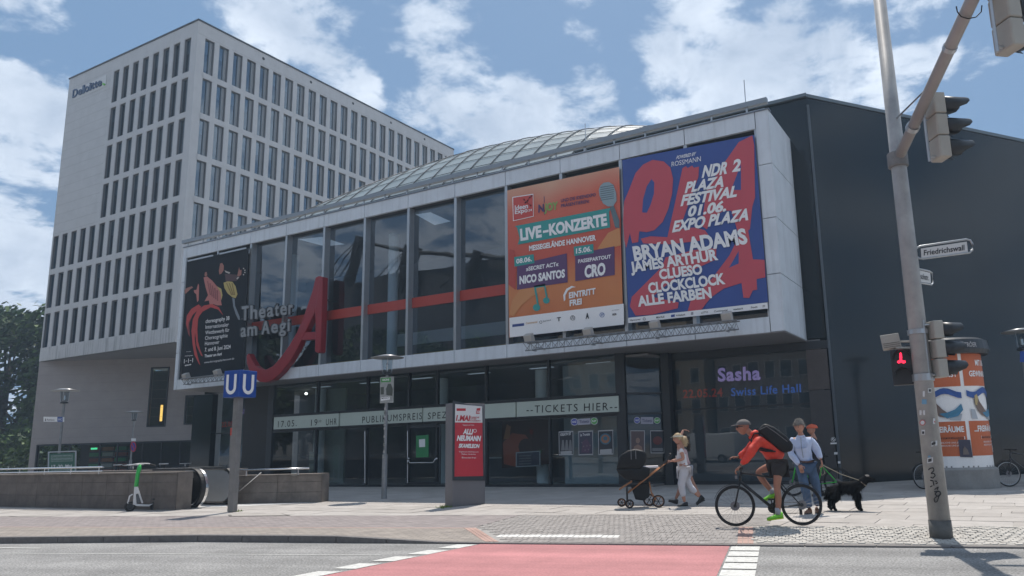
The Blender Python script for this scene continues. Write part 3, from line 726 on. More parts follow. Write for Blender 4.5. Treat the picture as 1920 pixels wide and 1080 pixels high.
# side wall: find its direction from the roof line
def side_hit(x, y):
    # plane through C1 with direction kd2
    return SW.pt(x, y)
P2 = gz(1920, 889); kd2 = (P2-C1); kd2.z = 0; kd2.normalize(); nS = V3((kd2.y, -kd2.x, 0))
SW = PL(C1, nS)
Ptop = SW.pt(1920, 262); ZE = Ptop.z; dE = (V3((Ptop.x, Ptop.y, 0))-V3((C1.x, C1.y, 0))).length
print('side wall', C1, ZC, Ptop, dE)
Lw = 46.; zend = ZC+(ZE-ZC)*Lw/dE; zend = max(zend, 3)
def SP(d, z, l=0): p = C1+kd2*d+nS*l*(1 if SW.n.dot(nS) > 0 else -1); return V3((p.x, p.y, z))
# cladding as large dark panels
zr = [0, 2.9, SW.pt(1780, 527).z, 8.6, 11., 20]; dcols = [0, 1.0]+[1.0+2.9*i for i in range(1, 16)]
for a, b in zip(dcols, dcols[1:]):
    for z0, z1 in zip(zr, zr[1:]):
        def ztop(d): return ZC+(ZE-ZC)*d/dE-.14
        zt0, zt1 = min(z1, ztop(a)), min(z1, ztop(b))
        if zt0 <= z0+.05 or zt1 <= z0+.05: continue
        g = MB(); q = [SP(a+.003, z0+.003), SP(b-.003, z0+.003), SP(b-.003, zt1-.002), SP(a+.003, zt0-.002)]; g.prism(q, -SW.n*.1); obj('cladding_panel', g, DWALL, th)
obj('side_backing', MB().prism([SP(0, 0, -.11), SP(Lw, 0, -.11), SP(Lw, zend-.1, -.11), SP(0, ZC-.1, -.11)], -SW.n*.25), DWALL, th)
obj('side_roof_edge', MB().prism([SP(-.03, ZC-.12, .04), SP(Lw, zend-.12, .04), SP(Lw, zend, .04), SP(-.03, ZC, .04)], -SW.n*.35), mat('edge_trim', (.13, .16, .18)), th)
g = MB(); q = [SP(Lw, zend-.12, -.2), SP(0, ZC-.12, -.2), V3((-36.6, YB+.3, ZC-.12)), V3((-36.6, YB+22, ZC-.12)), V3((10, YB+40, ZC-1))]; 
obj('roof_deck', MB().box((-36.6, YB+.31, ZTp-.2), (C1.x-.4, YB+9, ZTp-.1)), CONC, th)
# pipe/pilaster strip on the side wall
g = MB(); sx_ = SP(.02, 0, .002); obj('corner_strip', MB().prism([SP(-.0, .0, .004), SP(.10, .0, .004), SP(.10, ZC-.4, .004), SP(0, ZC-.4, .004)], SW.n*.02), mat('strip', (.06, .075, .09), .4), th)
# brown stone pier right of the screen
bp = mat('brown_pier', (.075, .065, .065), .45, var=.15, vs=3)
obj('brown_panel', MB().box((-5.50, YB-.05, 2.98), (-4.83, YB, 4.28)), bp, th); obj('brown_panel', MB().box((-5.50, YB-.05, .1), (-4.83, YB, 2.96)), mat('brown_pier_low', (.05, .05, .055), .4, var=.15, vs=3), th)
obj('dark_lintel', MB().box((-10.5, YB-.03, 4.3), (C1.x, YB+.015, ZB-.035)), DARKM, th)
# ---- rail on the parapet
rl = root('roof_railing', 'long metal handrail on posts along the top edge of the theatre front', 'railing', (-20, 22.3, ZTp))
obj('handrail', MB().box((-35.3, 22.25, 11.95), (-5.5, 22.43, 12.12)), mat('rail_grey', (.24, .27, .30), .4, .3), rl)
obj('lower_rail', MB().box((-35.2, 22.33, 11.76), (-5.6, 22.37, 11.80)), ALU, rl)
x = -34.9; pb = None
while x < -5.6:
    if pb is None: pb = obj('post', MB().box((x-.025, 22.31, ZTp+.04), (x+.025, 22.36, 11.96)), ALU, rl); x0_ = x
    else: share(pb, loc=(x-x0_, 0, 0))
    x += 1.197
for px, py0, py1 in ((1395, 150, 212), (1097, 232, 272)):
    p0, p1 = gy(px, py1, 22.6), gy(px, py0, 22.6)
    obj('lightning_rod', MB().tube([(p1.x, 22.6, ZTp-.1), (p1.x, 22.6, p1.z)], .016, 6), ALU, None, label='thin lightning rod standing %s on the theatre roof' % ('near the right end of the handrail' if px > 1200 else 'before the middle of the glass vault'), cat='lightning rod')
# ---- glass vault
vt = root('glass_vault', 'curved translucent glass roof with a dark grid behind the theatre parapet', 'glass roof', (-22, 28, 12))
sil = [(-39, 14.2), (-36, 15.9), (-32.39, 16.8), (-29.34, 17.24), (-25.88, 17.59), (-23.3, 17.74), (-20.02, 17.64), (-16.98, 17.31), (-14.19, 16.91), (-11, 15.8), (-7, 13.6)]
def zs(x):
    for (a, za), (b, zb) in zip(sil, sil[1:]):
        if a <= x <= b:
            u = (x-a)/(b-a); return za+(zb-za)*u
    return sil[0][1] if x < sil[0][0] else sil[-1][1]
def zsm(x): return sum(zs(x+d)*w for d, w in ((-1.6, 1), (-.8, 2), (0, 3), (.8, 2), (1.6, 1)))/9
def VP_(x, v): Yv = 25.4+6.6*v; z1 = 12.3+(zsm(x)-12.3)*.93; return V3((x, Yv, 12.3+(z1-12.3)*sin(min(v, 1.25)*pi/2)**.85))
VG = mat('vault_glass', (.27, .32, .335), .45, 0, .25, var=.12, vs=1)
NX, NV = 27, 12
xs_ = [-38+31*i/NX for i in range(NX+1)]; vv = [0]+[.04+1.1*(k/(NV-1)) for k in range(1, NV)]
for i in range(NX):
    for k in range(len(vv)-1):
        g = MB(); e_ = .0; g.quad(VP_(xs_[i], vv[k]), VP_(xs_[i+1], vv[k]), VP_(xs_[i+1], vv[k+1]), VP_(xs_[i], vv[k+1])); obj('glass_pane', g, VG, vt, fix=False)
for x in xs_: obj('rib', MB().tube([VP_(x, v)+V3((0, -.03, .03)) for v in vv], .026, 5), DARKM, vt)
for v in vv[1:]: obj('purlin', MB().tube([VP_(x, v)+V3((0, -.02, .025)) for x in xs_], .014, 4), DARKM, vt)
# ---- lower foyer glazing (plane YG) -------------------------------------------------
LG0, LG1 = -29.75, -11.62; ZL = ZB-.034
mx_ = [-29.6, -26.6, -23.6, -21.3, -19.82, -17.4, -14.57, LG1]
obj('foyer_base', MB().box((LG0, YG-.02, 0), (LG1, YG+.12, .09)), DARKM, th)
for x in mx_:
    w_ = .20 if x in (mx_[0], mx_[-1]) else .045
    obj('foyer_mullion', MB().box((x-w_, YG-.03, .092), (x+w_*.8, YG+.12, ZL)), DARKM, th)
obj('foyer_transom', MB().box((LG0, YG-.005, 2.40), (LG1, YG+.1, 2.50)).box((LG0, YG-.005, 3.12), (LG1, YG+.1, 3.2)), DARKM, th)
for a, b in zip(mx_, mx_[1:]):
    for z0, z1 in ((.1, 2.4), (3.2, ZL)): obj('glass_pane', MB().box((a+.05, YG+.03, z0), (b-.05, YG+.042, z1)), GLD, th)
# the angled glass side and the recessed screen glass on both ends
A0, A1 = V3((LG1+.05, YG+.05, 0)), V3((-10.38, YB-.05, 0)); dA = (A1-A0).normalized()
for z0, z1 in ((.1, 2.42), (2.5, 3.12), (3.2, ZL)): obj('glass_pane', MB().prism([A0+V3((0, 0, z0)), A1+V3((0, 0, z0)), A1+V3((0, 0, z1)), A0+V3((0, 0, z1))], V3((-.01, .012, 0))), GLD, th)
obj('foyer_transom', MB().obox((A0+A1)/2+V3((0, 0, 2.46)), (A1-A0)/2, V3((.03, -.03, 0)), V3((0, 0, .04))).obox((A0+A1)/2+V3((0, 0, 3.16)), (A1-A0)/2, V3((.03, -.03, 0)), V3((0, 0, .04))).obox((A0+A1)/2+V3((0, 0, .05)), (A1-A0)/2, V3((.03, -.03, 0)), V3((0, 0, .05))), DARKM, th)
obj('dark_pillar', MB().box((-10.55, YB-.35, 0), (-10.25, YB+.0, ZL)), DARKM, th)
SG = [(-10.25, -5.5)]
for (a, b, nm) in ((-10.25, -5.5, 'r'), (-35.45, -31.55, 'l')):
    obj('screen_glass', MB().box((a, YB-.03, .12), (b, YB-.018, 2.52)), GLD, th); obj('screen_glass', MB().box((a, YB-.03, 2.58), (b, YB-.018, 4.3 if nm == 'r' else 4.55)), GLD, th)
    obj('screen_transom', MB().box((a, YB-.05, 2.52), (b, YB-.01, 2.58)).box((a, YB-.05, 0), (b, YB-.01, .12)), DARKM, th)
    obj('screen_backing', MB().box((a, YB+.28, 0), (b, YB+.34, ZB)), mat('screen_backing', (.075, .085, .10), .6), th)
obj('dark_pillar', MB().box((-37.0, YB-.3, 0), (-35.45, YB, 4.55)), DWALL, th); obj('dark_pillar', MB().box((-31.55, YG+.05, 0), (LG0, YB, ZL)), BLK, th)
obj('foyer_floor', MB().box((-31, YG+.13, -.05), (-10.6, YB+4.5, .06)), mat('foyer_floor', (.22, .21, .20), .3), th)
obj('foyer_ceiling', MB().box((-31, YG+.13, 4.42), (-10.6, YB+4.5, 4.5)), mat('foyer_ceiling', (.2, .2, .2), .8), th)
for x, m_, z1 in ((-28.2, colm, 4.4), (-20.9, colm, 4.4), (-15.9, colm, 4.4)): obj('foyer_column', MB().lathe([(.25, .06), (.25, z1)], (x, YB+.2, 0), seg=18), colm, th, smooth=True)
obj('foyer_partition', MB().box((-28.9, YB+.6, .06), (-27.0, YB+.7, 4.4)), mat('pale_partition', (.33, .36, .33), .7), th)
obj('foyer_partition', MB().box((-14.5, YG+.9, .06), (-11.9, YG+1.0, 4.4)), mat('grey_partition', (.36, .40, .42), .7), th)
# ceiling spots seen through the glass
for x in (-27.5, -24.5, -21.5, -18.5, -15.5, -13): obj('foyer_light', MB().box((x-.5, YG+.9, 4.40), (x+.5, YG+1.1, 4.419)), cl, th)
for px, py in ((574, 738),): p = gy(px, py, YB+.3); obj('foyer_spot', ball(MB(), p, .06), mat('spot', (1, 1, 1), emit=(1, .97, .9), es=5), th)
# ================================================================== banners, signs and writing on the theatre
PB_ = PL((0, YF-.0, 0), (0, -1, 0)); 
RED = mat('banner_red', (.52, .07, .06), .6); INK = mat('ink_black', (.01, .011, .014), .6); NAVY = mat('navy', (.06, .04, .12), .6); TEAL = mat('teal', (.035, .28, .26), .6); PURP = mat('purple', (.10, .045, .13), .6)
def cloth(name, q, m, parent, lift=.06, th_=.012, nx=12, ny=14, amp=.008, ph=0.):
    """a hung sheet with slight waves; q = pixel corners TL TR BR BL"""
    TL, TR, BR, BL = [PB_.pt(x, y, lift) for x, y in q]; mb = MB()
    for jj in range(ny+1):
        for ii in range(nx+1):
            u, v = ii/nx, jj/ny; p = TL*(1-u)*(1-v)+TR*u*(1-v)+BR*u*v+BL*(1-u)*v
            mb.v.append(tuple(p + V3((0, amp*(sin(u*9+ph+v*2)*sin(pi*v)*.5 - .5*sin(pi*v)), 0))))
    for jj in range(ny):
        for ii in range(nx): a = jj*(nx+1)+ii; mb.f.append((a, a+1, a+nx+2, a+nx+1))
    o = obj(name, mb, m, parent, fix=False, smooth=True); return o
def grad_mat(name, stops, ax='z', z0=5.3, z1=10.9, nz=.25, sc=.35):
    m = bpy.data.materials.new(name); m.use_nodes = True; t = m.node_tree; b = t.nodes['Principled BSDF']; b.inputs['Roughness'].default_value = .6
    ge = t.nodes.new('ShaderNodeTexCoord'); sp = t.nodes.new('ShaderNodeSeparateXYZ'); t.links.new(ge.outputs['Object'], sp.inputs[0])
    mr = t.nodes.new('ShaderNodeMapRange'); mr.inputs['From Min'].default_value = z0; mr.inputs['From Max'].default_value = z1; t.links.new(sp.outputs[2], mr.inputs['Value'])
    n = t.nodes.new('ShaderNodeTexNoise'); n.inputs['Scale'].default_value = sc; t.links.new(ge.outputs['Object'], n.inputs['Vector'])
    a = t.nodes.new('ShaderNodeMath'); a.operation = 'MULTIPLY_ADD'; a.inputs[1].default_value = nz*2; a.inputs[2].default_value = -nz; t.links.new(n.outputs['Fac'], a.inputs[0])
    s = t.nodes.new('ShaderNodeMath'); s.operation = 'ADD'; t.links.new(a.outputs[0], s.inputs[0]); t.links.new(mr.outputs[0], s.inputs[1])
    r = t.nodes.new('ShaderNodeValToRGB'); e = r.color_ramp.elements
    for i, (p, c) in enumerate(stops):
        el = e[i] if i < 2 else e.new(p); el.position = p; el.color = (*c, 1)
    t.links.new(s.outputs[0], r.inputs[0]); t.links.new(r.outputs[0], b.inputs['Base Color']); return m
# --- banner 2: concert poster
b2 = root('concert_banner', 'orange and red banner advertising live concerts with a microphone and a teal title strip', 'banner', PB_.pt(955, 633))
bz = b2.location.z
cloth('cloth', [(951, 357), (1161, 313), (1168.5, 607), (954.5, 633)], grad_mat('concert_print', [(0, (.50, .14, .05)), (.5, (.50, .085, .055)), (.30, (.55, .20, .07)), (.78, (.58, .13, .08)), (1, (.58, .33, .22))], z0=0, z1=5.6), b2)
C7 = (940, 280, 3.0)
LQ = lambda l: .075+(l-.075)*.4
def p7(nm, pts, m, l=.09): return polyc(nm, pts, *C7[:2], C7[2], PB_, m, b2, LQ(l))
def t7(s, x0, y0, x1, y1, h, m=WHITE, l=.115, bold=.02, lean=0., **k):
    q = lambda x, y: (C7[0]+x/C7[2], C7[1]+y/C7[2])
    return txt('lettering', s, q(x0, y0), q(x1, y1), q(x0+lean, y0-h), PB_, m, b2, LQ(l), bold, **k)
SKY_ = mat('swirl_orange', (.55, .24, .09), .6); SW2 = mat('swirl_deep', (.42, .06, .045), .6)
p7('print_shape', [(45, 930), (60, 850), (110, 780), (190, 740), (300, 740), (250, 780), (170, 830), (110, 880), (70, 940)], SKY_, .080)
p7('print_shape', [(540, 560), (600, 470), (665, 440), (672, 540), (600, 560)], SKY_, .080)
p7('print_shape', [(45, 560), (40, 760), (80, 790), (86, 640), (75, 570)], SW2, .080)
p7('footer', [(45, 948), (688, 868), (690, 985), (47, 1058)], WHITE, .082)
p7('logo_square', [(62, 268), (180, 250), (182, 378), (66, 404)], WHITE, .085); p7('logo_square', [(66, 272), (177, 255), (179, 375), (69, 400)], RED, .09)
t7('Ideen', 76, 342, 150, 330, 26); t7('Expo', 76, 364, 148, 352, 24); t7('24', 152, 350, 172, 346, 12)
for a in ((135, 300), (160, 270), (148, 290), (165, 315), (128, 283), (170, 262)): p7('logo_dot', disc(*a, 5), NAVY)
p7('logo_line', [(135, 300), (160, 270), (162, 272), (137, 302)], NAVY); p7('logo_line', [(128, 283), (165, 314), (163, 316), (126, 285)], NAVY)
t7('N', 208, 354, 240, 349, 42, NAVY, bold=.04); t7('JOY', 242, 348, 318, 336, 42, mat('njoy_green', (.22, .38, .10), .6), bold=.04)
p7('logo_line', [(239, 264), (242, 264), (243, 300), (240, 300)], NAVY); p7('logo_line', [(241, 340), (244, 340), (244, 368), (241, 368)], NAVY)
t7('UND DIE IDEENEXPO', 335, 298, 531, 263, 18, NAVY); t7('PRÄSENTIEREN:', 335, 327, 495, 299, 18, NAVY)
p7('title_strip', [(88, 440), (75, 432), (618, 328), (606, 352), (612, 440), (92, 536), (103, 500)], TEAL)
t7('LIVE', 108, 512, 228, 490, 62, bold=.05, lean=-4); t7('-', 234, 480, 266, 474, 50, bold=.05); t7('KONZERTE', 270, 482, 596, 424, 60, bold=.05, lean=-4)
t7('MESSEGELÄNDE HANNOVER', 156, 571, 532, 510, 28, bold=.04)
p7('act_panel', [(88, 650), (368, 585), (373, 748), (88, 790)], PURP); p7('act_panel', [(415, 590), (636, 545), (638, 706), (416, 742)], PURP, .088)
p7('date_tag', [(72, 606), (182, 590), (186, 640), (74, 660)], TEAL, .098); p7('date_tag', [(407, 548), (517, 532), (519, 584), (410, 600)], TEAL, .098)
t7('08.06.', 84, 643, 172, 628, 26, bold=.03); t7('15.06.', 420, 586, 508, 572, 28, bold=.03)
t7('»SECRET ACT«', 138, 685, 322, 655, 22, bold=.03); t7('NICO SANTOS', 102, 757, 358, 718, 42, bold=.05)
t7('PASSEPARTOUT', 432, 640, 617, 612, 20, bold=.03); t7('CRO', 468, 720, 586, 702, 64, bold=.05)
t7('EINTRITT', 380, 838, 530, 812, 32, bold=.04); t7('FREI', 384, 881, 452, 870, 32, bold=.04)
arc = [(418+cos(t)*r*.95, 812+sin(t)*r) for r, rng in ((70, range(0, 11)), (60, range(10, -1, -1))) for t in [pi*(.78)+pi*.72*i/10 for i in rng]]
p7('arc', [(x*.62+98+.0*y, y*.62+318-x*.02) for x, y in arc], WHITE) if 0 else p7('arc', [(420, 775), (395, 768), (365, 785), (348, 820), (352, 855), (360, 848), (360, 822), (374, 795), (398, 778)], WHITE)
p7('note', [(182, 768), (246, 756), (262, 840), (252, 842), (240, 772), (196, 780), (212, 880), (202, 882)], TEAL); p7('note', disc(198, 890, 21, ry=20), TEAL, .092); p7('note', disc(253, 850, 19, ry=18), TEAL, .092)
MIC = mat('mic_grey', (.25, .33, .36), .5); MICD = mat('mic_dark', (.10, .15, .17), .5)
p7('microphone', [(610, 325), (632, 316), (664, 400), (664, 442), (640, 440)], MICD, .1)
p7('microphone', [(556, 205), (575, 188), (605, 183), (630, 200), (646, 245), (648, 290), (630, 318), (600, 322), (572, 305), (552, 260), (548, 228)], MIC, .104)
for k in range(7): p7('microphone_slot', [(556, 212+k*12), (632, 200+k*12), (634, 204+k*12), (557, 217+k*12)], MICD, .108)
# sponsor row
p7('sponsor_mark', [(62, 985), (128, 977), (128, 992), (62, 1000)], mat('spons_blue', (.03, .06, .22), .6)); t7('Continental', 138, 984, 202, 975, 11, mat('spons_orange', (.55, .28, .08), .6), bold=0.01)
ring('sponsor_mark', 940+222/3, 280+972/3, 2.8, .7, PB_, INK, b2, .084); t7('Sparkasse', 234, 971, 280, 963, 9, INK, bold=0)
t7('T', 312, 968, 335, 965, 22, INK, bold=.02); ring('sponsor_mark', 940+401/3, 280+948/3, 4.6, .8, PB_, INK, b2, .09); t7('W', 392, 956, 410, 954, 10, INK, bold=0); t7('V', 395, 946, 407, 944, 9, INK, bold=0)
t7('A', 474, 952, 493, 950, 30, INK, bold=.05); ring('sponsor_mark', 940+566/3, 280+931/3, 4.6, .8, PB_, mat('zf_blue', (.05, .12, .35), .6), b2, .09); t7('ZF', 558, 937, 575, 934, 11, mat('zf_blue', (.05, .12, .35), .6), bold=.02)
t7('NDR', 624, 935, 648, 931, 11, INK, bold=.03); t7('eine Initiative', 622, 909, 662, 904, 6, INK, bold=0)
# --- banner 3: festival poster
b3 = root('festival_banner', 'blue banner with big red brush letters and a festival line up in slanted white capitals', 'banner', PB_.pt(1178, 605))
BLU = mat('festival_blue', (.035, .075, .27), .6, var=.08, vs=.5, bump=.5, bs=1.6); BR_ = mat('brush_red', (.50, .075, .10), .6, var=.05, vs=.8)
cloth('cloth', [(1166.5, 300), (1414.5, 253), (1440.5, 566), (1178.5, 606)], BLU, b3, ph=2., amp=.006)
def p8(nm, pts, m, l=.085): return polyc(nm, pts, 1160, 240, 2.843, PB_, m, b3, LQ(l))
def t8(s, x0, y0, x1, y1, h, m=WHITE, l=.12, bold=.045, lean=0., **k):
    q = lambda x, y: (1160+x/2.843, 240+y/2.843)
    return txt('lettering', s, q(x0, y0), q(x1, y1), q(x0+lean, y0-h), PB_, m, b3, LQ(l), bold, **k)
p8('brush_stroke', [(30, 390), (55, 330), (90, 240), (130, 195), (180, 170), (240, 178), (275, 210), (290, 270), (285, 350), (265, 430), (235, 500), (190, 545), (150, 555), (110, 550), (104, 608), (72, 614), (60, 560), (40, 640), (30, 600), (24, 500), (26, 430)], BR_)
p8('brush_counter', [(125, 450), (130, 380), (150, 310), (175, 272), (190, 290), (188, 350), (170, 410), (150, 452)], BLU, .090)
p8('brush_stroke', [(340, 215), (358, 203), (368, 214), (392, 200), (400, 212), (428, 206), (425, 260), (360, 440), (325, 540), (400, 530), (460, 545), (478, 570), (440, 600), (270, 620), (130, 615), (118, 590), (170, 577), (260, 582), (300, 400)], BR_, .084)
p8('brush_stroke', [(640, 75), (712, 40), (722, 90), (727, 370), (712, 420), (700, 540), (640, 570), (600, 440), (560, 440), (500, 480), (470, 540), (440, 520), (470, 330), (560, 190)], BR_, .083)
p8('brush_counter', [(652, 190), (652, 330), (600, 330)], BLU, .090)
p8('brush_stroke', [(250, 690), (400, 650), (520, 640), (520, 700), (300, 800), (180, 900), (320, 930), (315, 960), (180, 995), (90, 1000), (60, 950), (70, 900), (160, 810), (230, 740)], BR_, .084)
p8('brush_stroke', [(690, 545), (716, 700), (778, 703), (782, 796), (735, 805), (738, 862), (715, 866), (696, 906), (665, 905), (655, 826), (560, 856), (490, 905), (440, 970), (368, 976), (382, 926), (500, 800), (590, 680), (650, 560)], BR_, .086)
p8('brush_counter', [(640, 655), (640, 722), (588, 745)], BLU, .091)
t8('POWERED BY', 306, 167, 408, 146, 19, bold=.02, lean=6); t8('ROSSMANN', 282, 206, 438, 176, 26, bold=.0)
t8('NDR', 443, 263, 578, 240, 62, lean=14); t8('2', 605, 232, 648, 226, 62, lean=10)
t8('PLAZA', 352, 345, 560, 310, 56, lean=14); t8('FESTIVAL', 330, 414, 628, 363, 56, lean=14); t8('01.06.', 365, 472, 572, 440, 54, lean=12); t8('EXPO PLAZA', 285, 554, 692, 487, 58, lean=14)
t8('BRYAN ADAMS', 84, 706, 690, 612, 72, lean=-12); t8('JAMES ARTHUR', 66, 768, 532, 700, 52, lean=-8); t8('CLUESO', 218, 806, 448, 776, 50, lean=-6); t8('CLOCKCLOCK', 160, 880, 570, 828, 52, lean=-6); t8('ALLE FARBEN', 104, 950, 497, 903, 52, lean=-6)
p8('footer', [(50, 1012), (792, 930), (796, 962), (52, 1040)], WHITE, .088)
for s_, x0, x1 in (('Hannover', 60, 118), ('MAHLE', 200, 244), ('Volksbank', 305, 356), ('LOTTO', 440, 476), ('Continental', 508, 580), ('madsack', 612, 664), ('Stadt', 704, 740), ('ZF', 766, 780)):
    yb = lambda x: 1030-(x-60)*.106
    t8(s_, x0, yb(x0), x1, yb(x1), 10, INK, .1, bold=.01)
ring('sponsor_mark', 1160+136/2.843, 240+1018/2.843, 2.6, .8, PB_, INK, b3, .1); p8('sponsor_mark', [(279, 996), (299, 993), (299, 1006), (279, 1009)], BLU, .1); p8('sponsor_mark', [(385, 982), (398, 980), (398, 995), (385, 997)], mat('spons_grey', (.3, .3, .32), .6), .1)
# --- banner 1: dance competition
b1 = root('dance_banner', 'black banner with leaping dancers, a red brush arc and white dance competition text', 'banner', PB_.pt(340, 712))
cloth('cloth', [(350.5, 490), (466.5, 464), (458, 692), (340, 713)], mat('banner_black', (.010, .014, .020), .8, 0, .2, var=.3, vs=1), b1, amp=.008, ph=1)
def p1_(nm, pts, m, l=.09): return polyc(nm, pts, 300, 420, 6., PB_, m, b1, LQ(l))
SKN = mat('print_skin', (.30, .12, .09), .6); ROSE = mat('print_rose', (.42, .14, .12), .6); ROSED = mat('print_rose_dark', (.22, .05, .05), .6); YEL = mat('print_yellow', (.42, .33, .10), .6); PAL = mat('print_pale', (.45, .42, .38), .6)
p1_('dancer_figure', [(490, 600), (530, 590), (590, 640), (640, 700), (690, 760), (685, 860), (695, 915), (640, 915), (600, 900), (560, 912), (550, 860), (500, 870), (540, 800), (515, 720), (500, 650)], ROSE)
p1_('dancer_figure', [(505, 545), (525, 538), (532, 575), (515, 592), (500, 580)], SKN, .094)
for k in range(5): p1_('cloth_fold', [(530+k*26, 640+k*26), (540+k*28, 640+k*26), (575+k*20, 800+k*16), (560+k*20, 800+k*16)], ROSED, .096)
p1_('dancer_figure', [(275, 745), (300, 720), (360, 700), (372, 715), (340, 735), (300, 775), (280, 790)], SKN); p1_('dancer_figure', [(430, 670), (440, 690), (435, 860), (418, 880), (408, 790), (385, 770), (380, 745), (410, 740)], ROSE)
p1_('dancer_figure', [(676, 445), (700, 438), (718, 470), (716, 520), (690, 560), (668, 568), (662, 525)], SKN); p1_('dancer_figure', [(725, 520), (760, 535), (790, 545), (780, 560), (740, 545)], PAL)
p1_('dancer_figure', [(730, 560), (860, 570), (900, 600), (860, 640), (740, 650)], mat('print_maroon', (.06, .025, .03), .6), .088); p1_('dancer_figure', [(868, 580), (878, 540), (890, 485), (898, 520), (918, 515), (915, 570), (890, 590)], SKN); 
for a in ((940, 500), (955, 520), (955, 545), (940, 570)): p1_('dancer_finger', disc(*a, 8, 6), PAL)
p1_('dancer_figure', [(860, 612), (880, 592), (888, 602), (868, 625)], PAL); p1_('dancer_skirt', [(715, 660), (760, 645), (815, 650), (850, 700), (872, 790), (850, 835), (815, 825), (760, 780), (725, 720)], YEL)
for k in range(3): p1_('cloth_fold', [(745+k*30, 665), (755+k*30, 665), (815+k*16, 800), (800+k*16, 800)], mat('print_olive', (.20, .13, .03), .6), .096)
p1_('dancer_leg', [(812, 830), (840, 840), (845, 920), (895, 1040), (900, 1080), (880, 1075), (850, 1010), (825, 930)], mat('print_grey', (.16, .19, .22), .6)); p1_('dancer_skirt', [(640, 700), (690, 730), (703, 800), (690, 860), (682, 770)], YEL, .092)
def p1b(nm, pts, m, l=.09): return polyc(nm, pts, 300, 640, 3.375, PB_, m, b1, l)
BA = mat('brush_arc', (.42, .035, .03), .6); BA2 = mat('brush_arc_dark', (.20, .02, .02), .6)
def pa(nm, pts, m, l=.093): return polyc(nm, pts, 320, 440, 3.6, PB_, m, b1, LQ(l))
pa('brush_arc', [(355, 545), (320, 505), (270, 490), (215, 520), (185, 560), (168, 620), (162, 700), (170, 770), (185, 830), (200, 882), (190, 870), (160, 810), (148, 740), (140, 650), (150, 570), (180, 510), (225, 478), (280, 468), (325, 490)], BA)
pa('brush_arc', [(205, 520), (185, 570), (180, 640), (184, 720), (200, 780), (218, 822), (205, 815), (175, 750), (165, 660), (172, 580)], BA, .095)
pa('brush_arc', [(210, 480), (150, 540), (125, 600), (130, 690), (118, 670), (104, 600), (108, 550), (140, 505), (180, 480)], BA2, .091)
pa('brush_arc', [(190, 470), (140, 500), (110, 545), (104, 600), (112, 640), (120, 590), (150, 540), (205, 490)], BA, .094)
def tb(s, x0, y0, x1, y1, h, bold=.0, m=WHITE):
    q = lambda x, y: (320+x/3.6, 440+y/3.6)
    return txt('lettering', s, q(x0, y0), q(x1, y1), q(x0+1, y0-h), PB_, m, b1, .092, bold)
tb('choreography 38', 236, 597, 396, 575, 26, .01); tb('Internationaler', 235, 636, 392, 618, 26); tb('Wettbewerb für', 234, 674, 396, 654, 26); tb('Choreographie', 232, 711, 384, 692, 26); tb('Hannover', 231, 748, 328, 736, 26)
tb('7. und 8. Juni 2024', 230, 790, 404, 768, 26, .01); tb('Theater am Aegi', 228, 829, 344, 814, 20, .02); tb('www.choreography-hannover.de', 226, 869, 428, 842, 14)
tb('Landeshauptstadt', 96, 822, 148, 818, 8); tb('|-|-|', 90, 862, 150, 854, 22); tb('NIEDERSACHSEN', 95, 888, 138, 880, 8, .04); tb('Stiftung', 104, 794, 134, 790, 5)
obj('top_batten', MB().box((-34.3, YF-.10, 10.83), (-32.4, YF-.06, 10.90)).box((-31.9, YF-.10, 10.83), (-30.0, YF-.06, 10.90)), ALU, b1)
# --- big red letter A
PA_ = PL((0, YF-.30, 0), (0, -1, 0)); RA = mat('logo_red', (.25, .008, .018), .3, 0, .5, var=.12, vs=1.5)
ga = root('giant_letter', 'huge dark red swooping letter A mounted in front of the glass box', 'letter sign', PA_.pt(520, 716))
def c4(p): return [(320+u/3.6, 440+v/3.6) for u, v in p]
outer = [(978, 288), (1000, 278), (1024, 284), (1022, 400), (1018, 560), (1012, 700), (1008, 790), (994, 800), (972, 788), (974, 705), (905, 705), (880, 712), (850, 775), (800, 860), (740, 935), (690, 980), (640, 998), (600, 994), (560, 965), (530, 920), (512, 870), (510, 815), (524, 800), (545, 845), (570, 885), (600, 905), (640, 912), (690, 885), (740, 830), (800, 745), (850, 660), (890, 570), (925, 470), (955, 380)]
# split into convex-ish prisms so that the counter stays open: left limb with swoosh, right limb, crossbar
left = [(978, 288), (1000, 278), (1010, 330), (1000, 420), (968, 530), (930, 610), (905, 665), (880, 712), (850, 775), (800, 860), (740, 935), (690, 980), (640, 998), (600, 994), (560, 965), (530, 920), (512, 870), (510, 815), (524, 800), (545, 845), (570, 885), (600, 905), (640, 912), (690, 885), (740, 830), (800, 745), (850, 660), (890, 570), (925, 470), (955, 380)]
right = [(1000, 278), (1024, 284), (1022, 400), (1018, 560), (1012, 700), (1008, 790), (994, 800), (972, 788), (974, 700), (976, 600), (972, 520), (985, 420), (1000, 330)]
bar = [(908, 660), (976, 656), (976, 706), (884, 712)]
poly('left_limb', c4(left), PA_, RA, ga, .0, .30, bev=.03); poly('right_limb', c4(right), PA_, RA, ga, .004, .31, bev=.03); poly('crossbar', c4(bar), PA_, RA, ga, -.02, .26)
[obj('bracket', MB().tube([PA_.pt(*q)+V3((0, .2, 0)), PA_.pt(*q)+V3((0, .6, 0))], .04, 6), DARKM, ga) for q in ((600, 560), (585, 640))]
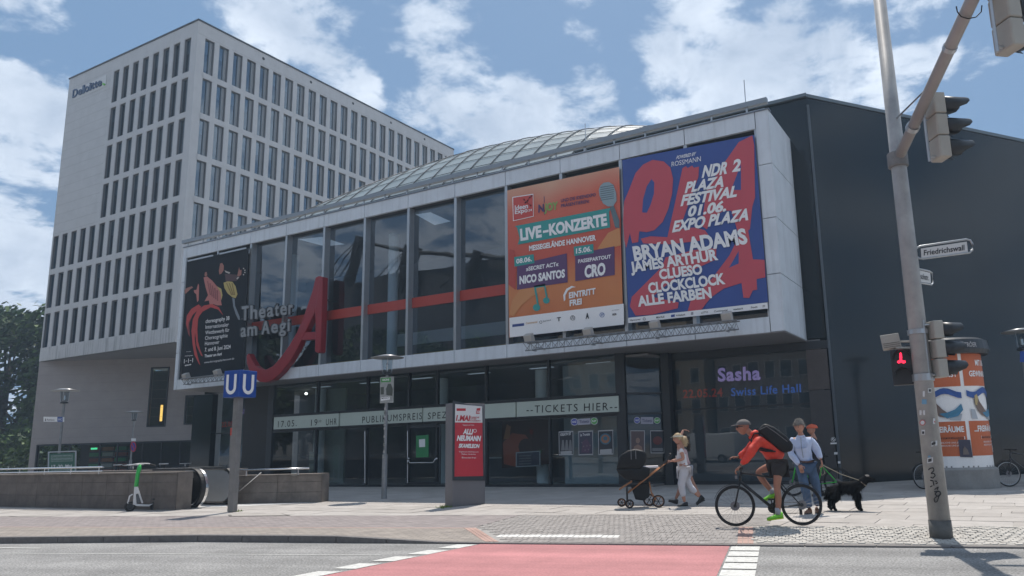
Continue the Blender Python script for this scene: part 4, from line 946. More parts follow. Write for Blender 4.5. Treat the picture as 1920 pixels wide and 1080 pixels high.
# --- letters: Theater am Aegi
PT_ = PL((0, YF-.38, 0), (0, -1, 0)); LETM = mat('letter_grey', (.25, .26, .27), .4, .3); LETD = mat('letter_side', (.03, .035, .04), .5)
ln = root('theatre_name', 'grey raised letters reading Theater am Aegi left of the giant red A', 'sign', PT_.pt(490, 630))
def word(s, x0, y0, x1, y1, h):
    adv = {'T': .62, 'h': .62, 'e': .6, 'a': .58, 't': .38, 'r': .42, 'm': .95, 'A': .7, 'g': .6, 'i': .28, ' ': .3}; tot = sum(adv[c] for c in s); x = 0
    for ch in s:
        if ch != ' ':
            u0, u1 = (x+.05)/tot, (x+adv[ch]-.07)/tot; A = lambda u: (320+(x0+(x1-x0)*u)/3.6, 440+(y0+(y1-y0)*u)/3.6)
            B = (A(u0)[0]+.3, A(u0)[1]-h/3.6)
            o = txt('letter', ch, A(u0), A(u1), B, PT_, LETM, ln, .0, .025, thick=.05); txt('letter_shell', ch, A(u0), A(u1), B, PT_, LETD, o, -.12, .04, thick=.17)
        x += adv[ch]
word('Theater', 478, 578, 832, 532, 92); word('am', 472, 690, 590, 675, 88); word('Aegi', 612, 672, 812, 648, 86)
obj('carrier_rail', MB().tube([PT_.pt(452, 598.5, -.15), PT_.pt(551, 586, -.15)], .025, 5).tube([PT_.pt(452, 629, -.15), PT_.pt(546, 619, -.15)], .025, 5), DARKM, ln)
# --- lighting trusses under the banners
TRM = mat('truss_grey', (.17, .18, .19), .45, .4)
def truss(x0, x1, z, label, lamps):
    tr = root('lighting_truss', label, 'lighting truss', (x0, YF-.6, z), 'lighting trusses under the banners')
    yy = YF-.55; rr = .022
    A = [(yy, z+.14), (yy-.28, z+.14), (yy-.14, z-.12)]
    for (a, b) in A: obj('chord', MB().tube([(x0, a, b), (x1, a, b)], rr, 6), TRM, tr)
    n = int((x1-x0)/.28); g = MB()
    for i in range(n):
        xa, xb, xm = x0+i*(x1-x0)/n, x0+(i+1)*(x1-x0)/n, x0+(i+.5)*(x1-x0)/n
        for (p, q) in ((A[0], A[1]), (A[1], A[2]), (A[2], A[0])):
            g.tube([(xa, p[0], p[1]), (xm, q[0], q[1])], .009, 4, False); g.tube([(xm, q[0], q[1]), (xb, p[0], p[1])], .009, 4, False)
    obj('lattice', g, TRM, tr, kind='stuff', fix=False)
    for i in range(max(2, int((x1-x0)/2.4)+1)):
        x = x0+.35+(x1-x0-.7)*i/max(1, int((x1-x0)/2.4)); obj('wall_arm', MB().box((x-.03, yy, z-.05), (x+.03, YF-.002, z-.0)).box((x-.03, yy-.3, z-.16), (x+.03, yy, z-.13)), ALU, tr)
    for (px, py) in lamps:
        p = gy(px, py, yy-.14); f = root('floodlight', 'small grey box floodlight on the truss %s' % lamps[(px, py)], 'floodlight', p, 'floodlights on the trusses')
        q = V3(p); obj('housing', MB().obox(q+V3((0, 0, .0)), V3((.15, 0, 0)), V3((0, .10, .05)), V3((0, -.06, .13))), mat('flood_grey', (.42, .40, .37), .5), f, bev=.015); obj('bracket', MB().box((q.x-.02, q.y-.02, z+.14), (q.x+.02, q.y+.02, q.z-.05)), DARKM, f)
zt = gy(1000, 650, YF-.6).z; 
truss(gy(985, 650, YF-.69).x, gy(1385, 611, YF-.69).x, gy(1180, 631, YF-.69).z, 'long aluminium lattice truss below the two bright banners', {(992, 634): 'below the left corner of the concert banner', (1103, 623): 'below the middle of the concert banner', (1228, 609.5): 'below the left part of the festival banner', (1363, 594): 'below the right part of the festival banner'})
truss(gy(344, 716, YF-.69).x, gy(452, 704, YF-.69).x, gy(395, 711, YF-.69).z, 'short aluminium lattice truss below the black dance banner', {(349, 706): 'at the left end of the dance banner', (408, 699): 'left of the blue underground sign'})
# --- marquee boards
PM = PL((0, YG-.10, 0), (0, -1, 0)); MQ = mat('marquee_board', (.36, .42, .39), .5, var=.05, vs=1, emit=(.7, .85, .8), es=.03)
def board(px0, px1, y0a, y0b, label):
    a, b = gy(px0, 780, YG-.1).x, gy(px1, 780, YG-.1).x; r = root('marquee_board', label, 'sign board', (a, YG-.1, 2.5), 'light boards across the foyer front')
    obj('board', MB().box((a, YG-.10, 2.54), (b, YG-.032, 3.08)), MQ, r); obj('frame', MB().box((a-.0, YG-.11, 2.50), (b, YG-.035, 2.538)).box((a, YG-.11, 3.082), (b, YG-.035, 3.12)), DARKM, r)
    return r
def mt(r, s, x0, y0, x1, y1, h, bold=.0): return txt('lettering', s, (x0, y0), (x1, y1), (x0+.4, y0-h), PM, INK, r, .012, bold, sp=1.25)
m1 = board(514, 635, 0, 0, 'pale board with the date and time in black letters'); mt(m1, '17.05.', 521, 801.5, 556, 799, 12); mt(m1, '19', 583, 798.5, 595, 797.5, 12); mt(m1, '30', 597, 792, 602, 791.5, 4.5); mt(m1, 'UHR', 611, 797.5, 631, 796, 12)
m2 = board(638, 791, 0, 0, 'pale board reading PUBLIKUMSPREIS in black letters behind a lamp post'); mt(m2, 'PUBLIKUMSPREIS', 679, 793.5, 791, 786, 12.5)
m3 = board(793.5, 905, 0, 0, 'pale board reading SPEZ partly hidden behind the red poster pillar'); mt(m3, 'SPEZIAL', 802, 786, 864, 782, 12.5)
m4 = board(907, 966.5, 0, 0, 'blank pale board right of the red poster pillar')
m5 = board(969, 1160, 0, 0, 'pale board reading TICKETS HIER in black letters'); mt(m5, '--TICKETS HIER--', 987, 774.5, 1157, 768.5, 14)
# --- posters in the foyer windows
def poster(px, py, w, h, ang, label, cols, Yp=YG+.012, frame=(.45, .45, .46), extra=None, cat='poster'):
    P = PL((0, Yp, 0), (0, -1, 0)); r = root('poster', label, cat, P.pt(px, py+h/2), 'posters in the foyer windows')
    q = [(px-w/2, py-h/2+ang), (px+w/2, py-h/2-ang), (px+w/2+.5, py+h/2-ang*.6), (px-w/2+.5, py+h/2+ang*.6)]
    def sc(k): cx, cy = px, py; return [(cx+(x-cx)*k, cy+(y-cy)*k) for x, y in q]
    poly('poster_frame', sc(1.), P, mat('poster_frame', frame, .5), r, .0, .006); poly('print', sc(.92), P, cols[0], r, .006)
    if extra: extra(r, P)
    return r
dk = mat('poster_dark', (.03, .035, .045), .5); dk2 = mat('poster_dusk', (.06, .06, .09), .5); sn = mat('poster_sand', (.30, .14, .08), .5); tq = mat('poster_petrol', (.05, .15, .22), .5)
def ex1(r, P):
    txt('lettering', 'KREATIV IST', (1051, 817.5), (1071, 815.5), (1051, 812.5), P, WHITE, r, .012, .02)
    for i in range(3): poly('figure', [(1052+i*7, 845), (1054+i*7, 825), (1057+i*7, 825), (1059+i*7, 844)], P, mat('poster_grey', (.2, .2, .21), .5), r, .010)
    poly('caption', [(1051, 846.5), (1072, 845), (1072, 851), (1051, 852)], P, mat('poster_caption', (.4, .4, .4), .5), r, .01)
def ex2(r, P):
    txt('lettering', 'La Traviata', (1088, 818), (1106, 816), (1088, 813), P, WHITE, r, .012, .01); poly('figure', [(1090, 848), (1092, 828), (1100, 822), (1108, 836), (1104, 849)], P, mat('poster_violet', (.10, .06, .10), .5), r, .01)
    for i in range(6): poly('fleck', disc(1091+i*3.1, 830+(i*7) % 15, 1.), P, mat('poster_grey', (.2, .2, .21), .5), r, .012)
def ex3(r, P):
    poly('round_print', disc(1135, 823, 10.5), P, tq, r, .009); poly('round_print', disc(1135, 823, 8), P, sn, r, .011); poly('round_print', disc(1135, 822, 4), P, tq, r, .013); poly('caption', [(1125, 843), (1147, 841.5), (1147, 851), (1125, 852)], P, mat('poster_caption', (.4, .4, .4), .5), r, .011)
poster(1061, 831, 27, 45, .8, 'framed dark poster with three pale figures, leftmost of the three beside the ticket hatch', [dk], extra=ex1)
poster(1098, 830.5, 27, 45, .8, 'framed dark poster with pale script title, middle of the three beside the ticket hatch', [dk2], extra=ex2)
poster(1135.5, 829.5, 28, 46, .8, 'framed poster with an orange and petrol disc, rightmost of the three beside the ticket hatch', [dk], extra=ex3)
def ex4(r, P):
    poly('figure', [(1188, 848), (1190, 836), (1196, 832), (1203, 836), (1206, 848)], P, mat('poster_skin', (.32, .2, .16), .5), r, .01); poly('face', disc(1196.5, 826, 4, ry=5), P, mat('poster_skin', (.32, .2, .16), .5), r, .012)
PAg = PL(A0, V3((dA.y, -dA.x, 0)))
def poster_side(q, label, m, ex=None):
    r = root('poster', label, 'poster', PAg.pt(*q[2], .03), 'posters in the foyer windows'); poly('poster_frame', q, PAg, mat('poster_frame', (.45, .45, .46), .5), r, .03)
    cx = sum(a for a, b in q)/4; cy = sum(b for a, b in q)/4; poly('print', [(cx+(a-cx)*.9, cy+(b-cy)*.93) for a, b in q], PAg, m, r, .034)
    if ex: ex(r)
poster_side([(1182, 807), (1209, 807), (1209, 850), (1182, 850)], 'poster of a woman with bare shoulders on the slanting side glass', mat('poster_brown', (.13, .09, .09), .5), lambda r: (poly('figure', [(1186, 849), (1189, 837), (1196, 833), (1203, 837), (1206, 849)], PAg, mat('poster_skin', (.32, .2, .16), .5), r, .038), poly('face', disc(1196, 826, 4, ry=5.5), PAg, mat('poster_skin', (.32, .2, .16), .5), r, .042)))
poster_side([(1219, 807), (1246, 807), (1246, 850), (1220, 850)], 'dark poster with reddish print on the slanting side glass', dk, lambda r: (poly('round_print', disc(1233, 826, 9, ry=8), PAg, mat('poster_wine', (.15, .04, .04), .5), r, .038), poly('caption', [(1223, 840), (1243, 840), (1243, 846), (1223, 846)], PAg, mat('poster_grey', (.2, .2, .21)), r, .038)))
# ticket stickers
stk = [((1077, 791), (.10, .12, .45)), ((1114, 789.5), (.12, .42, .12))]
for (c, col), lb in zip(stk, ('round blue sticker left of the ticket sticker over the posters', 'round green sticker with ticks beside the ticket sticker over the posters')):
    P = PL((0, YG-.0, 0), (0, -1, 0)); r = root('sticker', lb, 'sticker', P.pt(*c)); poly('disc', disc(*c, 6.2), P, mat('st_%d' % int(c[0]), col, .5), r, .0, .01); ring('rim', *c, 6.6, .7, P, WHITE, r, .006)
    txt('lettering', 'HAZ' if c[0] < 1100 else 'NP', (c[0]-4, c[1]+1.8), (c[0]+4, c[1]+1.4), (c[0]-4, c[1]-1.6), P, WHITE, r, .008, .03)
P = PL((0, YG-.0, 0), (0, -1, 0)); r = root('ticket_sticker', 'pale rectangular Tickets sticker between the blue and green stickers', 'sticker', P.pt(1095, 796)); poly('plate', [(1083.5, 786), (1106.5, 784), (1107, 795.5), (1083.5, 797)], P, mat('st_plate', (.42, .42, .50), .5), r, 0, .01); txt('lettering', 'Tickets', (1086.5, 793.6), (1104, 792.2), (1086.5, 788.2), P, mat('st_text', (.12, .12, .2), .5), r, .008, .02)
for c, col, lb, tx in (((1194.5, 788), (.10, .12, .45), 'round blue sticker on the slanting side glass', 'HAZ'), ((1232, 788.5), (.12, .42, .12), 'round green sticker on the slanting side glass', 'NP')):
    r = root('sticker', lb, 'sticker', PAg.pt(*c)); poly('disc', disc(*c, 5.6), PAg, mat('st_%d' % int(c[0]), col, .5), r, .02); ring('rim', *c, 6, .7, PAg, WHITE, r, .024); txt('lettering', tx, (c[0]-3.6, c[1]+1.6), (c[0]+3.6, c[1]+1.6), (c[0]-3.6, c[1]-1.8), PAg, WHITE, r, .028, .03)
r = root('ticket_sticker', 'pale rectangular Tickets sticker on the slanting side glass', 'sticker', PAg.pt(1213, 794)); poly('plate', [(1201.5, 782), (1225, 782), (1225, 795), (1201.5, 795)], PAg, mat('st_plate', (.42, .42, .50), .5), r, .02); txt('lettering', 'Tickets', (1204, 791.5), (1222, 791.5), (1204, 785.5), PAg, mat('st_text', (.12, .12, .2), .5), r, .024, .02)
# blue U sign inside window reflection is not a thing; the doors:
dr = root('entrance_door', 'dark glazed entrance door with a bent steel handle and a green notice', 'door', gy(800, 905, YG-.03))
xa, xb = gy(765, 850, YG).x, gy(826, 850, YG).x
obj('door_frame', MB().box((xa-.05, YG-.06, .1), (xa+.04, YG-.031, 2.38)).box((xb-.04, YG-.06, .1), (xb+.05, YG-.031, 2.38)).box((xa+.04, YG-.06, 2.3), (xb-.04, YG-.031, 2.38)).box((xa+.04, YG-.06, .1), (xb-.04, YG-.031, .2)), DARKM, dr)
P = PL((0, YG-.06, 0), (0, -1, 0)); hn = [P.pt(*q, .12) for q in ((764.5, 860), (768.5, 868), (812, 867.5), (817, 860))]
obj('handle', MB().tube(hn, .022, 8), STEEL, dr, smooth=True); obj('handle_mount', ball(ball(MB(), hn[0]+V3((0, .06, 0)), .05), hn[3]+V3((0, .06, 0)), .05), STEEL, dr)
P = PL((0, YG+.0, 0), (0, -1, 0)); gn = root('green_notice', 'green paper notice with a white sheet on the entrance door glass', 'notice', P.pt(791, 857)); poly('green_sheet', [(780, 817), (803.5, 815.5), (803.5, 857), (780, 858)], P, mat('notice_green', (.03, .22, .08), .6), gn, .0, .008); poly('white_sheet', [(785.5, 824), (797, 823), (797, 838), (786, 838.5)], P, WHITE, gn, .004)
for px in (684, 764): obj('door_pull', MB().tube([gy(px, 808, YG-.1), gy(px, 906, YG-.1)], .018, 6), STEEL, dr)
# things standing in the foyer, seen through the glass
PI = PL((0, YG+.9, 0), (0, -1, 0))
rr_ = root('foyer_poster_wall', 'large red and brown show poster standing inside the foyer right of the red poster pillar', 'poster', PI.pt(970, 880))
poly('panel', [(941, 790), (1030, 785), (1030, 870), (941, 878)], PI, mat('fp_dark', (.05, .02, .02), .6), rr_, 0, .03); poly('print_shape', [(943, 830), (960, 812), (985, 815), (1000, 835), (990, 855), (968, 875), (945, 870)], PI, mat('fp_red', (.40, .09, .05), .6), rr_, .006); poly('print_shape', [(950, 795), (958, 800), (955, 822), (944, 824)], PI, mat('fp_orange', (.42, .18, .09), .6), rr_, .008)
poly('print_shape', disc(986, 838, 14, ry=16), PI, mat('fp_dark', (.05, .02, .02)), rr_, .01)
rr_ = root('info_screen', 'framed dark screen with lines of pale text behind the foyer glass', 'screen', PI.pt(995, 880)); poly('frame', [(967, 848), (1013, 845), (1013, 874), (967, 876)], PI, mat('poster_frame', (.45, .45, .46)), rr_, .05, .02); poly('display', [(969, 850), (1011, 847), (1011, 872), (969, 874)], PI, dk2, rr_, .055)
for i in range(4): poly('text_line', [(973, 854+i*5), (996, 853+i*5), (996, 855+i*5), (973, 856+i*5)], PI, mat('poster_grey', (.2, .2, .21)), rr_, .06)
g = root('foyer_counter', 'dark counter with a pale top edge behind the foyer glass', 'counter', gy(975, 905, YG+2.2)); xa, xb = gy(915, 880, YG+2.2).x, gy(1100, 880, YG+2.2).x; obj('counter_body', MB().box((xa, YG+2.2, .06), (xb, YG+2.7, 1.0)), INW, g); obj('counter_top', MB().box((xa-.05, YG+2.15, 1.0), (xb+.05, YG+2.75, 1.05)), mat('gallery_white', (.33, .34, .34)), g)
g = root('red_machine', 'orange red lit vending cabinet inside the foyer left corner', 'cabinet', gy(514, 900, YG+.8)); q = gy(514, 850, YG+.8); obj('cabinet_body', MB().box((q.x-.35, YG+.8, .06), (q.x+.45, YG+1.3, 2.0)), mat('machine', (.25, .05, .04), .5), g); obj('lit_header', MB().box((q.x-.30, YG+.77, 1.6), (q.x+.4, YG+.799, 1.95)), mat('machine_lit', (.6, .12, .05), .5, emit=(1, .16, .05), es=.35), g); obj('display_front', MB().box((q.x-.28, YG+.77, .4), (q.x+.38, YG+.799, 1.5)), mat('machine_front', (.30, .27, .27), .5), g)
g = root('leaflet_stand', 'tall leaflet stand inside the foyer glass', 'stand', gy(586, 900, YG+.7)); q = gy(586, 860, YG+.7); obj('panel', MB().box((q.x-.22, YG+.7, .1), (q.x+.22, YG+.76, 1.5)), mat('stand_grey', (.28, .29, .27), .5), g)
for i in range(4): obj('leaflet', MB().box((q.x-.17, YG+.66, .45+i*.26), (q.x+.17, YG+.70, .62+i*.26)), mat('leaflet_%d' % (i % 2), ((.15, .16, .13), (.4, .38, .3))[i % 2], .6), g)
# LED writing behind the end glazing
PLE = PL((0, YB+.20, 0), (0, -1, 0))
def led(s, x0, y0, x1, y1, h, m, par, bold=.02): return txt('lettering', s, (x0, y0), (x1, y1), (x0-.5, y0-h), PLE, m, par, .0, bold, sp=1.1)
LP = mat('led_violet', (.2, .15, .3), emit=(.62, .45, .95), es=.18); LR = mat('led_red', (.3, .05, .05), emit=(.75, .14, .12), es=.07); LB = mat('led_blue', (.03, .1, .4), emit=(.10, .28, .85), es=.15)
r = root('led_display', 'dotted light display reading Sasha in the right end window under the overhang', 'display', gy(1400, 745, YB+.2)); led('Sasha', 1346, 714.5, 1426, 711, 24, LP, r, .035); led('22.05.24', 1281, 746, 1355, 743, 15, LR, r); led('Swiss Life Hall', 1371, 742.5, 1502, 735, 15, LB, r, .015)
r = root('led_display', 'dotted light display reading Sasha in the left end window behind the underground sign', 'display', gy(450, 785, YB+.2)); led('Sasha', 449, 777, 487, 774, 14, LP, r, .03); led('22.05.24', 416, 800.5, 450, 797.5, 9, LR, r); led('Swiss Life', 458, 795.5, 500, 791.5, 9, LB, r)
# notices on the brown pier by the corner
P = PL((0, YB-.06, 0), (0, -1, 0)); r = root('smoking_notice', 'small round black and white prohibition sticker on the dark corner pier', 'sticker', P.pt(1563, 833)); poly('disc', disc(1562.5, 824, 4.6), P, WHITE, r, .02); ring('rim', 1562.5, 824, 3.8, 1.0, P, INK, r, .024); poly('bar', [(1559.5, 826.5), (1565, 820.5), (1566, 821.5), (1560.5, 827.5)], P, INK, r, .026); poly('caption', [(1557, 830), (1569, 829.5), (1569, 832.5), (1557, 833)], P, WHITE, r, .02)
for (px, py, w, lb) in ((1568, 850, 4, 'small white sticker halfway down the dark corner pier'), (1574, 867, 3, 'tiny white sticker low on the dark corner pier')): 
    poly('sticker', [(px-w, py-2), (px+w*.6, py-2.4), (px+w*.6, py+2), (px-w, py+2.2)], P, WHITE, None, .02, label=lb, cat='sticker')
# ================================================================== underground entrance
def wall_run(name, label, pts, zt, th_, course, mt_, cap=True, side=-1, group=None, gap=None):
    r = root(name, label, 'wall', (pts[0][0], pts[0][1], 0), group)
    for (a, b) in zip(pts, pts[1:]):
        a, b = V3((*a, 0)), V3((*b, 0)); d = (b-a); L = d.length; d.normalize(); n = V3((d.y, -d.x, 0)); 
        if n.y > 0 and side < 0: n = -n
        k = max(1, round(L/1.22)); core = MB().obox((a+b)/2 - n*(th_/2) + V3((0, 0, zt/2-.02)), d*(L/2-.005), n*(th_/2-.012), V3((0, 0, zt/2-.02))); obj('wall_core', core, BLK, r)
        for i in range(k):
            u0, u1 = L*i/k+.006, L*(i+1)/k-.006; off = (i % 2)*0
            zz = [.0, zt*.38, zt*.76, zt-.0] 
            for z0, z1 in zip(zz, zz[1:]):
                c = a+d*((u0+u1)/2)-n*.0; obj('stone_panel', MB().obox(c+V3((0, 0, (z0+z1)/2)), d*((u1-u0)/2), n*.014, V3((0, 0, (z1-z0)/2-.004))), mt_, r)
            obj('coping_stone', MB().obox(a+d*((u0+u1)/2)-n*(th_/2-.014)+V3((0, 0, zt+.02)), d*((u1-u0)/2), n*(th_/2+.03), V3((0, 0, .018))), GRAN, r)
        obj('end_stone', MB().obox(b-n*(th_/2)+d*.008+V3((0, 0, zt/2)), d*.008, n*(th_/2), V3((0, 0, zt/2-.002))), GRAN, r)
    return r
WL0 = gz(329, 956.5); WS = gz(184, 955)
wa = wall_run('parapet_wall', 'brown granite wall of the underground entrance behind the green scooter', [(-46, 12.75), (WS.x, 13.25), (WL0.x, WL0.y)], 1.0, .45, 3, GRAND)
WF = gz(602, 941.5)
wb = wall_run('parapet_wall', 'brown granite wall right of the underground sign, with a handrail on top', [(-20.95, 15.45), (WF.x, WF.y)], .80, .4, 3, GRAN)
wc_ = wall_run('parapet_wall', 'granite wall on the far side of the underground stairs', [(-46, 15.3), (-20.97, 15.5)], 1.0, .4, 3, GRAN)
# floor of the stair well (dark) and first steps
st = root('underground_stairs', 'steps going down into the underground between two granite walls', 'stairs', (-22, 14.4, 0))
for i in range(14): obj('step', MB().box((-21.4-.32*(i+1), 13.85, -.17*(i+1)+.0-.3), (-21.4-.32*i, 15.1, -.17*i+.012)), CONC, st)
# white tactile strip before the entrance
g = MB(); g.quad(gz(347, 948, .006), gz(425, 946.5, .006), gz(425, 950.5, .006), gz(346, 952.5, .006)); obj('pale_threshold', g, mat('pale_slab', (.52, .51, .49), .7, var=.1, vs=5), pave, fix=False)
g = MB(); g.quad(gz(444, 945.5, .006), gz(602, 941.2, .006), gz(560, 944, .006), gz(444, 950, .006)); obj('pale_threshold', g, mat('pale_slab', (.52, .51, .49)), pave, fix=False)
es = root('escalator', 'escalator end with rounded steel balustrades and black handrails in the underground entrance', 'escalator', (-20.5, 14.2, 0))
EC = (gz(357, 952).x+.05)
for yy, nm in ((13.95, 0), (14.95, 1)):
    cz, Rr = .56, .50; xr = EC
    def half(r, y0, y1, seg=18):
        pts = [(xr+cos(t)*r, y0, cz+sin(t)*r) for t in [pi/2-pi*i/seg for i in range(seg+1)]]; pts += [(xr-1.8, y0, cz-r), (xr-1.8, y0, cz+r)]; return MB().prism(pts, (0, y1-y0, 0))
    obj('balustrade', half(Rr-.04, yy, yy+.10), STEEL if not nm else ALU, es)
    tr_ = [(xr-1.8, yy+.05, cz+Rr+.03)]+[(xr+cos(t)*(Rr+.03), yy+.05, cz+sin(t)*(Rr+.03)) for t in [pi/2-pi*i/16 for i in range(17)]]+[(xr-1.2, yy+.05, cz-Rr-.03)]
    g = MB()
    for p, q in zip(tr_, tr_[1:]):
        p, q = V3(p), V3(q); dd = (q-p); nn_ = V3((-dd.z, 0, dd.x)).normalized()
        g.obox((p+q)/2, dd/2*1.05, V3((0, .06, 0)), nn_*.022)
    obj('handrail', g, BLK, es)
    tr2 = [(x, y+.10, z) for x, y, z in tr_]; g = MB()
    for p, q in zip(tr2, tr2[1:]):
        p, q = V3(p), V3(q); dd = (q-p); nn_ = V3((-dd.z, 0, dd.x)).normalized(); g.obox((p+q)/2+nn_*.0, dd/2*1.05, V3((0, .04, 0)), nn_*.04)
    obj('steel_rim', g, STEEL, es)
PSt = PL((0, 13.94, 0), (0, -1, 0)); r = root('escalator_sticker', 'small white and blue pictogram sticker on the escalator end', 'sticker', PSt.pt(355, 893)); poly('plate', [(350, 888.5), (361, 888), (361, 896), (350, 896.5)], PSt, WHITE, r, .01); poly('mark', disc(353.5, 892.3, 2.6), PSt, mat('picto_blue', (.04, .2, .5), .5), r, .014)
hr = root('stair_handrail', 'stainless handrail with a slanting brace on the wall right of the underground sign', 'handrail', (-20, 15.8, .8))
PH = PL((-20.9, 15.4, 0), V3((.33, -.94, 0)))
a_, b_ = V3((-20.75, 15.3, 1.0)), V3((-18.45, 16.1, 1.0)); obj('rail', MB().tube([a_, b_], .028, 8), STEEL, hr, smooth=True); obj('brace', MB().tube([PH.pt(444, 925, .05), PH.pt(490, 885.5, .05)], .02, 6), STEEL, hr)
for k in (.15, .85): p = a_.lerp(b_, k); obj('post', MB().tube([(p.x, p.y, .82), (p.x, p.y, 1.0)], .018, 6), STEEL, hr)
lr = root('wall_railing', 'double tube railing standing on the granite wall at the far left', 'railing', (-28, 13.1, 1))
y_ = 13.0
obj('rail', MB().tube([(-46, y_-.3, 1.22), (WS.x-.1, y_+.15, 1.22)], .03, 6), STEEL, lr); obj('rail', MB().tube([(-46, y_-.3, 1.10), (WS.x-.1, y_+.15, 1.10)], .022, 6), STEEL, lr)
for k in range(12): x = WS.x-.3-k*1.5; obj('post', MB().tube([(x, y_+.15-.012*k, 1.02), (x, y_+.15-.012*k, 1.24)], .02, 6), STEEL, lr)
# ---- U sign
ub = gz(434, 960); us = root('underground_sign', 'blue cube with white U letters on a grey steel post', 'sign', ub)
UB = mat('u_blue', (.008, .06, .30), .35); PST = mat('post_grey', (.20, .195, .19), .55, .2, var=.25, vs=3)
tp = PL(ub, V3((0, -1, 0)).normalized()); pz = 3.02
lean = V3((0, 0, 0)); tx = tp.pt(446, 745); dx = tx.x-ub.x
def up_(z): return V3((ub.x+dx*z/tx.z, ub.y, z))
obj('post', MB().prism([ub+V3((-.11, -.05, 0)), ub+V3((.10, -.05, 0)), ub+V3((.10, .10, 0)), ub+V3((-.11, .10, 0))], up_(tx.z)-ub), PST, us, bev=.01)
A = PL(ub, FW); c_ = up_(tx.z)+V3((0, .05, .35)); 
e1 = V3((cos(rad(-28-50)), -sin(rad(-28-50)), 0)); 
# faces: one to the left, one to the right of the near edge
fr = V3((sin(rad(-28.4)), cos(rad(-28.4)), 0)); rt_ = V3((cos(rad(-28.4)), -sin(rad(-28.4)), 0)); vd = V3((c_.x, c_.y, 0)).normalized(); sd = V3((vd.y, -vd.x, 0))
aR = (sd*.74+vd*.67).normalized(); aL = (-sd*.67+vd*.74).normalized(); hw = .285
near = c_ - (aR+aL)*hw
near = V3((near.x, near.y, c_.z))
obj('cube', MB().obox(near+(aR+aL)*hw, aR*hw, aL*hw, V3((0, 0, .355))), UB, us, bev=.012)
def u_on(ax, o, nm):
    mb = MB(); n_ = V3((ax.y, -ax.x, 0)); n_ = n_ if (CAM-o).dot(n_) > 0 else -n_
    pth = [(-.14, .25), (-.14, -.10)]+[(-.14*cos(t), -.10-.14*sin(t)) for t in [pi*i/10 for i in range(11)]]+[(.14, -.10), (.14, .25)]
    W_ = .045; L_, R_ = [], []
    for i, (x, y) in enumerate(pth):
        x0, y0 = pth[max(i-1, 0)]; x1, y1 = pth[min(i+1, len(pth)-1)]; dx_, dy_ = x1-x0, y1-y0; l_ = math.hypot(dx_, dy_) or 1; nx_, ny_ = -dy_/l_*W_, dx_/l_*W_
        L_.append((x+nx_, y+ny_)); R_.append((x-nx_, y-ny_))
    for i in range(len(pth)-1): mb.quad(*[o+ax*p[0]+V3((0, 0, p[1]))+n_*.012 for p in (L_[i], L_[i+1], R_[i+1], R_[i])])
    obj('white_letter', mb, mat('u_white', (.8, .8, .8), .4), us, fix=False)
for ax in (aR, aL, ): u_on(ax, near+ax*hw, 'U')
u_on(aL, near+aR*hw*2+aL*hw+aR*.03, 'U'); u_on(aR, near+aL*hw*2+aR*hw+aL*.03, 'U')
rb = gz(426.5, 946); obj('slim_post', MB().box((rb.x-.06, rb.y, 0), (rb.x+.06, rb.y+.1, 2.05)), PST, root('marker_post', 'slim grey post with a red cap just behind the underground sign', 'post', rb)); mp_ = bpy.data.objects['marker_post']; obj('red_cap', MB().box((rb.x-.065, rb.y-.005, 2.05), (rb.x+.065, rb.y+.105, 2.28)), mat('cap_red', (.45, .05, .03), .5), mp_)
# ---- red poster pillar (totem)
q0, q1, q2 = gz(835, 949), gz(849, 950.5), gz(910, 944.5); tt_ = root('poster_pillar', 'grey advertising pillar with a tall red concert poster behind glass', 'advertising pillar', q1)
TOT = mat('totem_grey', (.15, .145, .155), .45, .2, var=.08, vs=1); hT = 2.62
fd = (q2-q1).normalized(); bd = V3((-fd.y, fd.x, 0)); bd = bd if bd.x < 0 else -bd
Lm = (q2-q1).length
obj('pillar_body', MB().prism([q1, q2, q2+bd*.34, q1+bd*.34], (0, 0, hT)), TOT, tt_, bev=.012)
PTm = PL(q1, V3((fd.y, -fd.x, 0)))
TP = lambda nm, pts, m, l: poly(nm, pts, PTm, m, tt_, l)
poly('case_frame', [(849.8, 751), (906, 766), (909.5, 901), (849, 901)], PTm, DARKM, tt_, .03, .028)
TP('print', [(853.5, 757.5), (904, 765), (906, 892.5), (852.3, 893.5)], mat('totem_red', (.46, .02, .035), .4), .034)
TP('print_header', [(853.5, 757.5), (904, 762), (904.6, 792.5), (853, 792)], mat('totem_white', (.66, .65, .64), .5), .038)
def c6(x, y): return (680+x/3.374, 640+y/3.374)
def tt2(s, x0, y0, x1, y1, h, m, bold=.02, lean=0): return txt('lettering', s, c6(x0, y0), c6(x1, y1), c6(x0+lean, y0-h), PTm, m, tt_, .045, bold)
rdm = mat('totem_ink_red', (.45, .02, .03), .5)
tt2('1.MAI', 590, 501, 676, 503, 34, rdm, .04, 6); tt2('IN HANNOVER', 680, 484, 738, 486, 9, rdm); tt2('AUF DEM', 680, 494, 718, 495, 8, rdm); tt2('KLAGESMARKT', 680, 506, 746, 507, 8, rdm)
tt2('DGB', 722, 452, 742, 452, 14, WHITE); TP('logo_flag', [c6(*q) for q in ((722, 424), (746, 421), (740, 458), (716, 458))], rdm, .041); TP('logo_flag', [c6(*q) for q in ((594, 424), (652, 424), (652, 440), (594, 440))], rdm, .041)
tt2('Konzerte ab 14 Uhr', 634, 533, 706, 534, 9, WHITE, 0); tt2('ALLI', 634, 586, 694, 588, 32, WHITE, .05, 6); ring('badge', *c6(710, 566), 3.3, .8, PTm, WHITE, tt_, .045); tt2('NEUMANN', 596, 627, 744, 630, 32, WHITE, .05, 6); tt2('SKAMELEON', 606, 672, 736, 674, 24, WHITE, .05, 5)
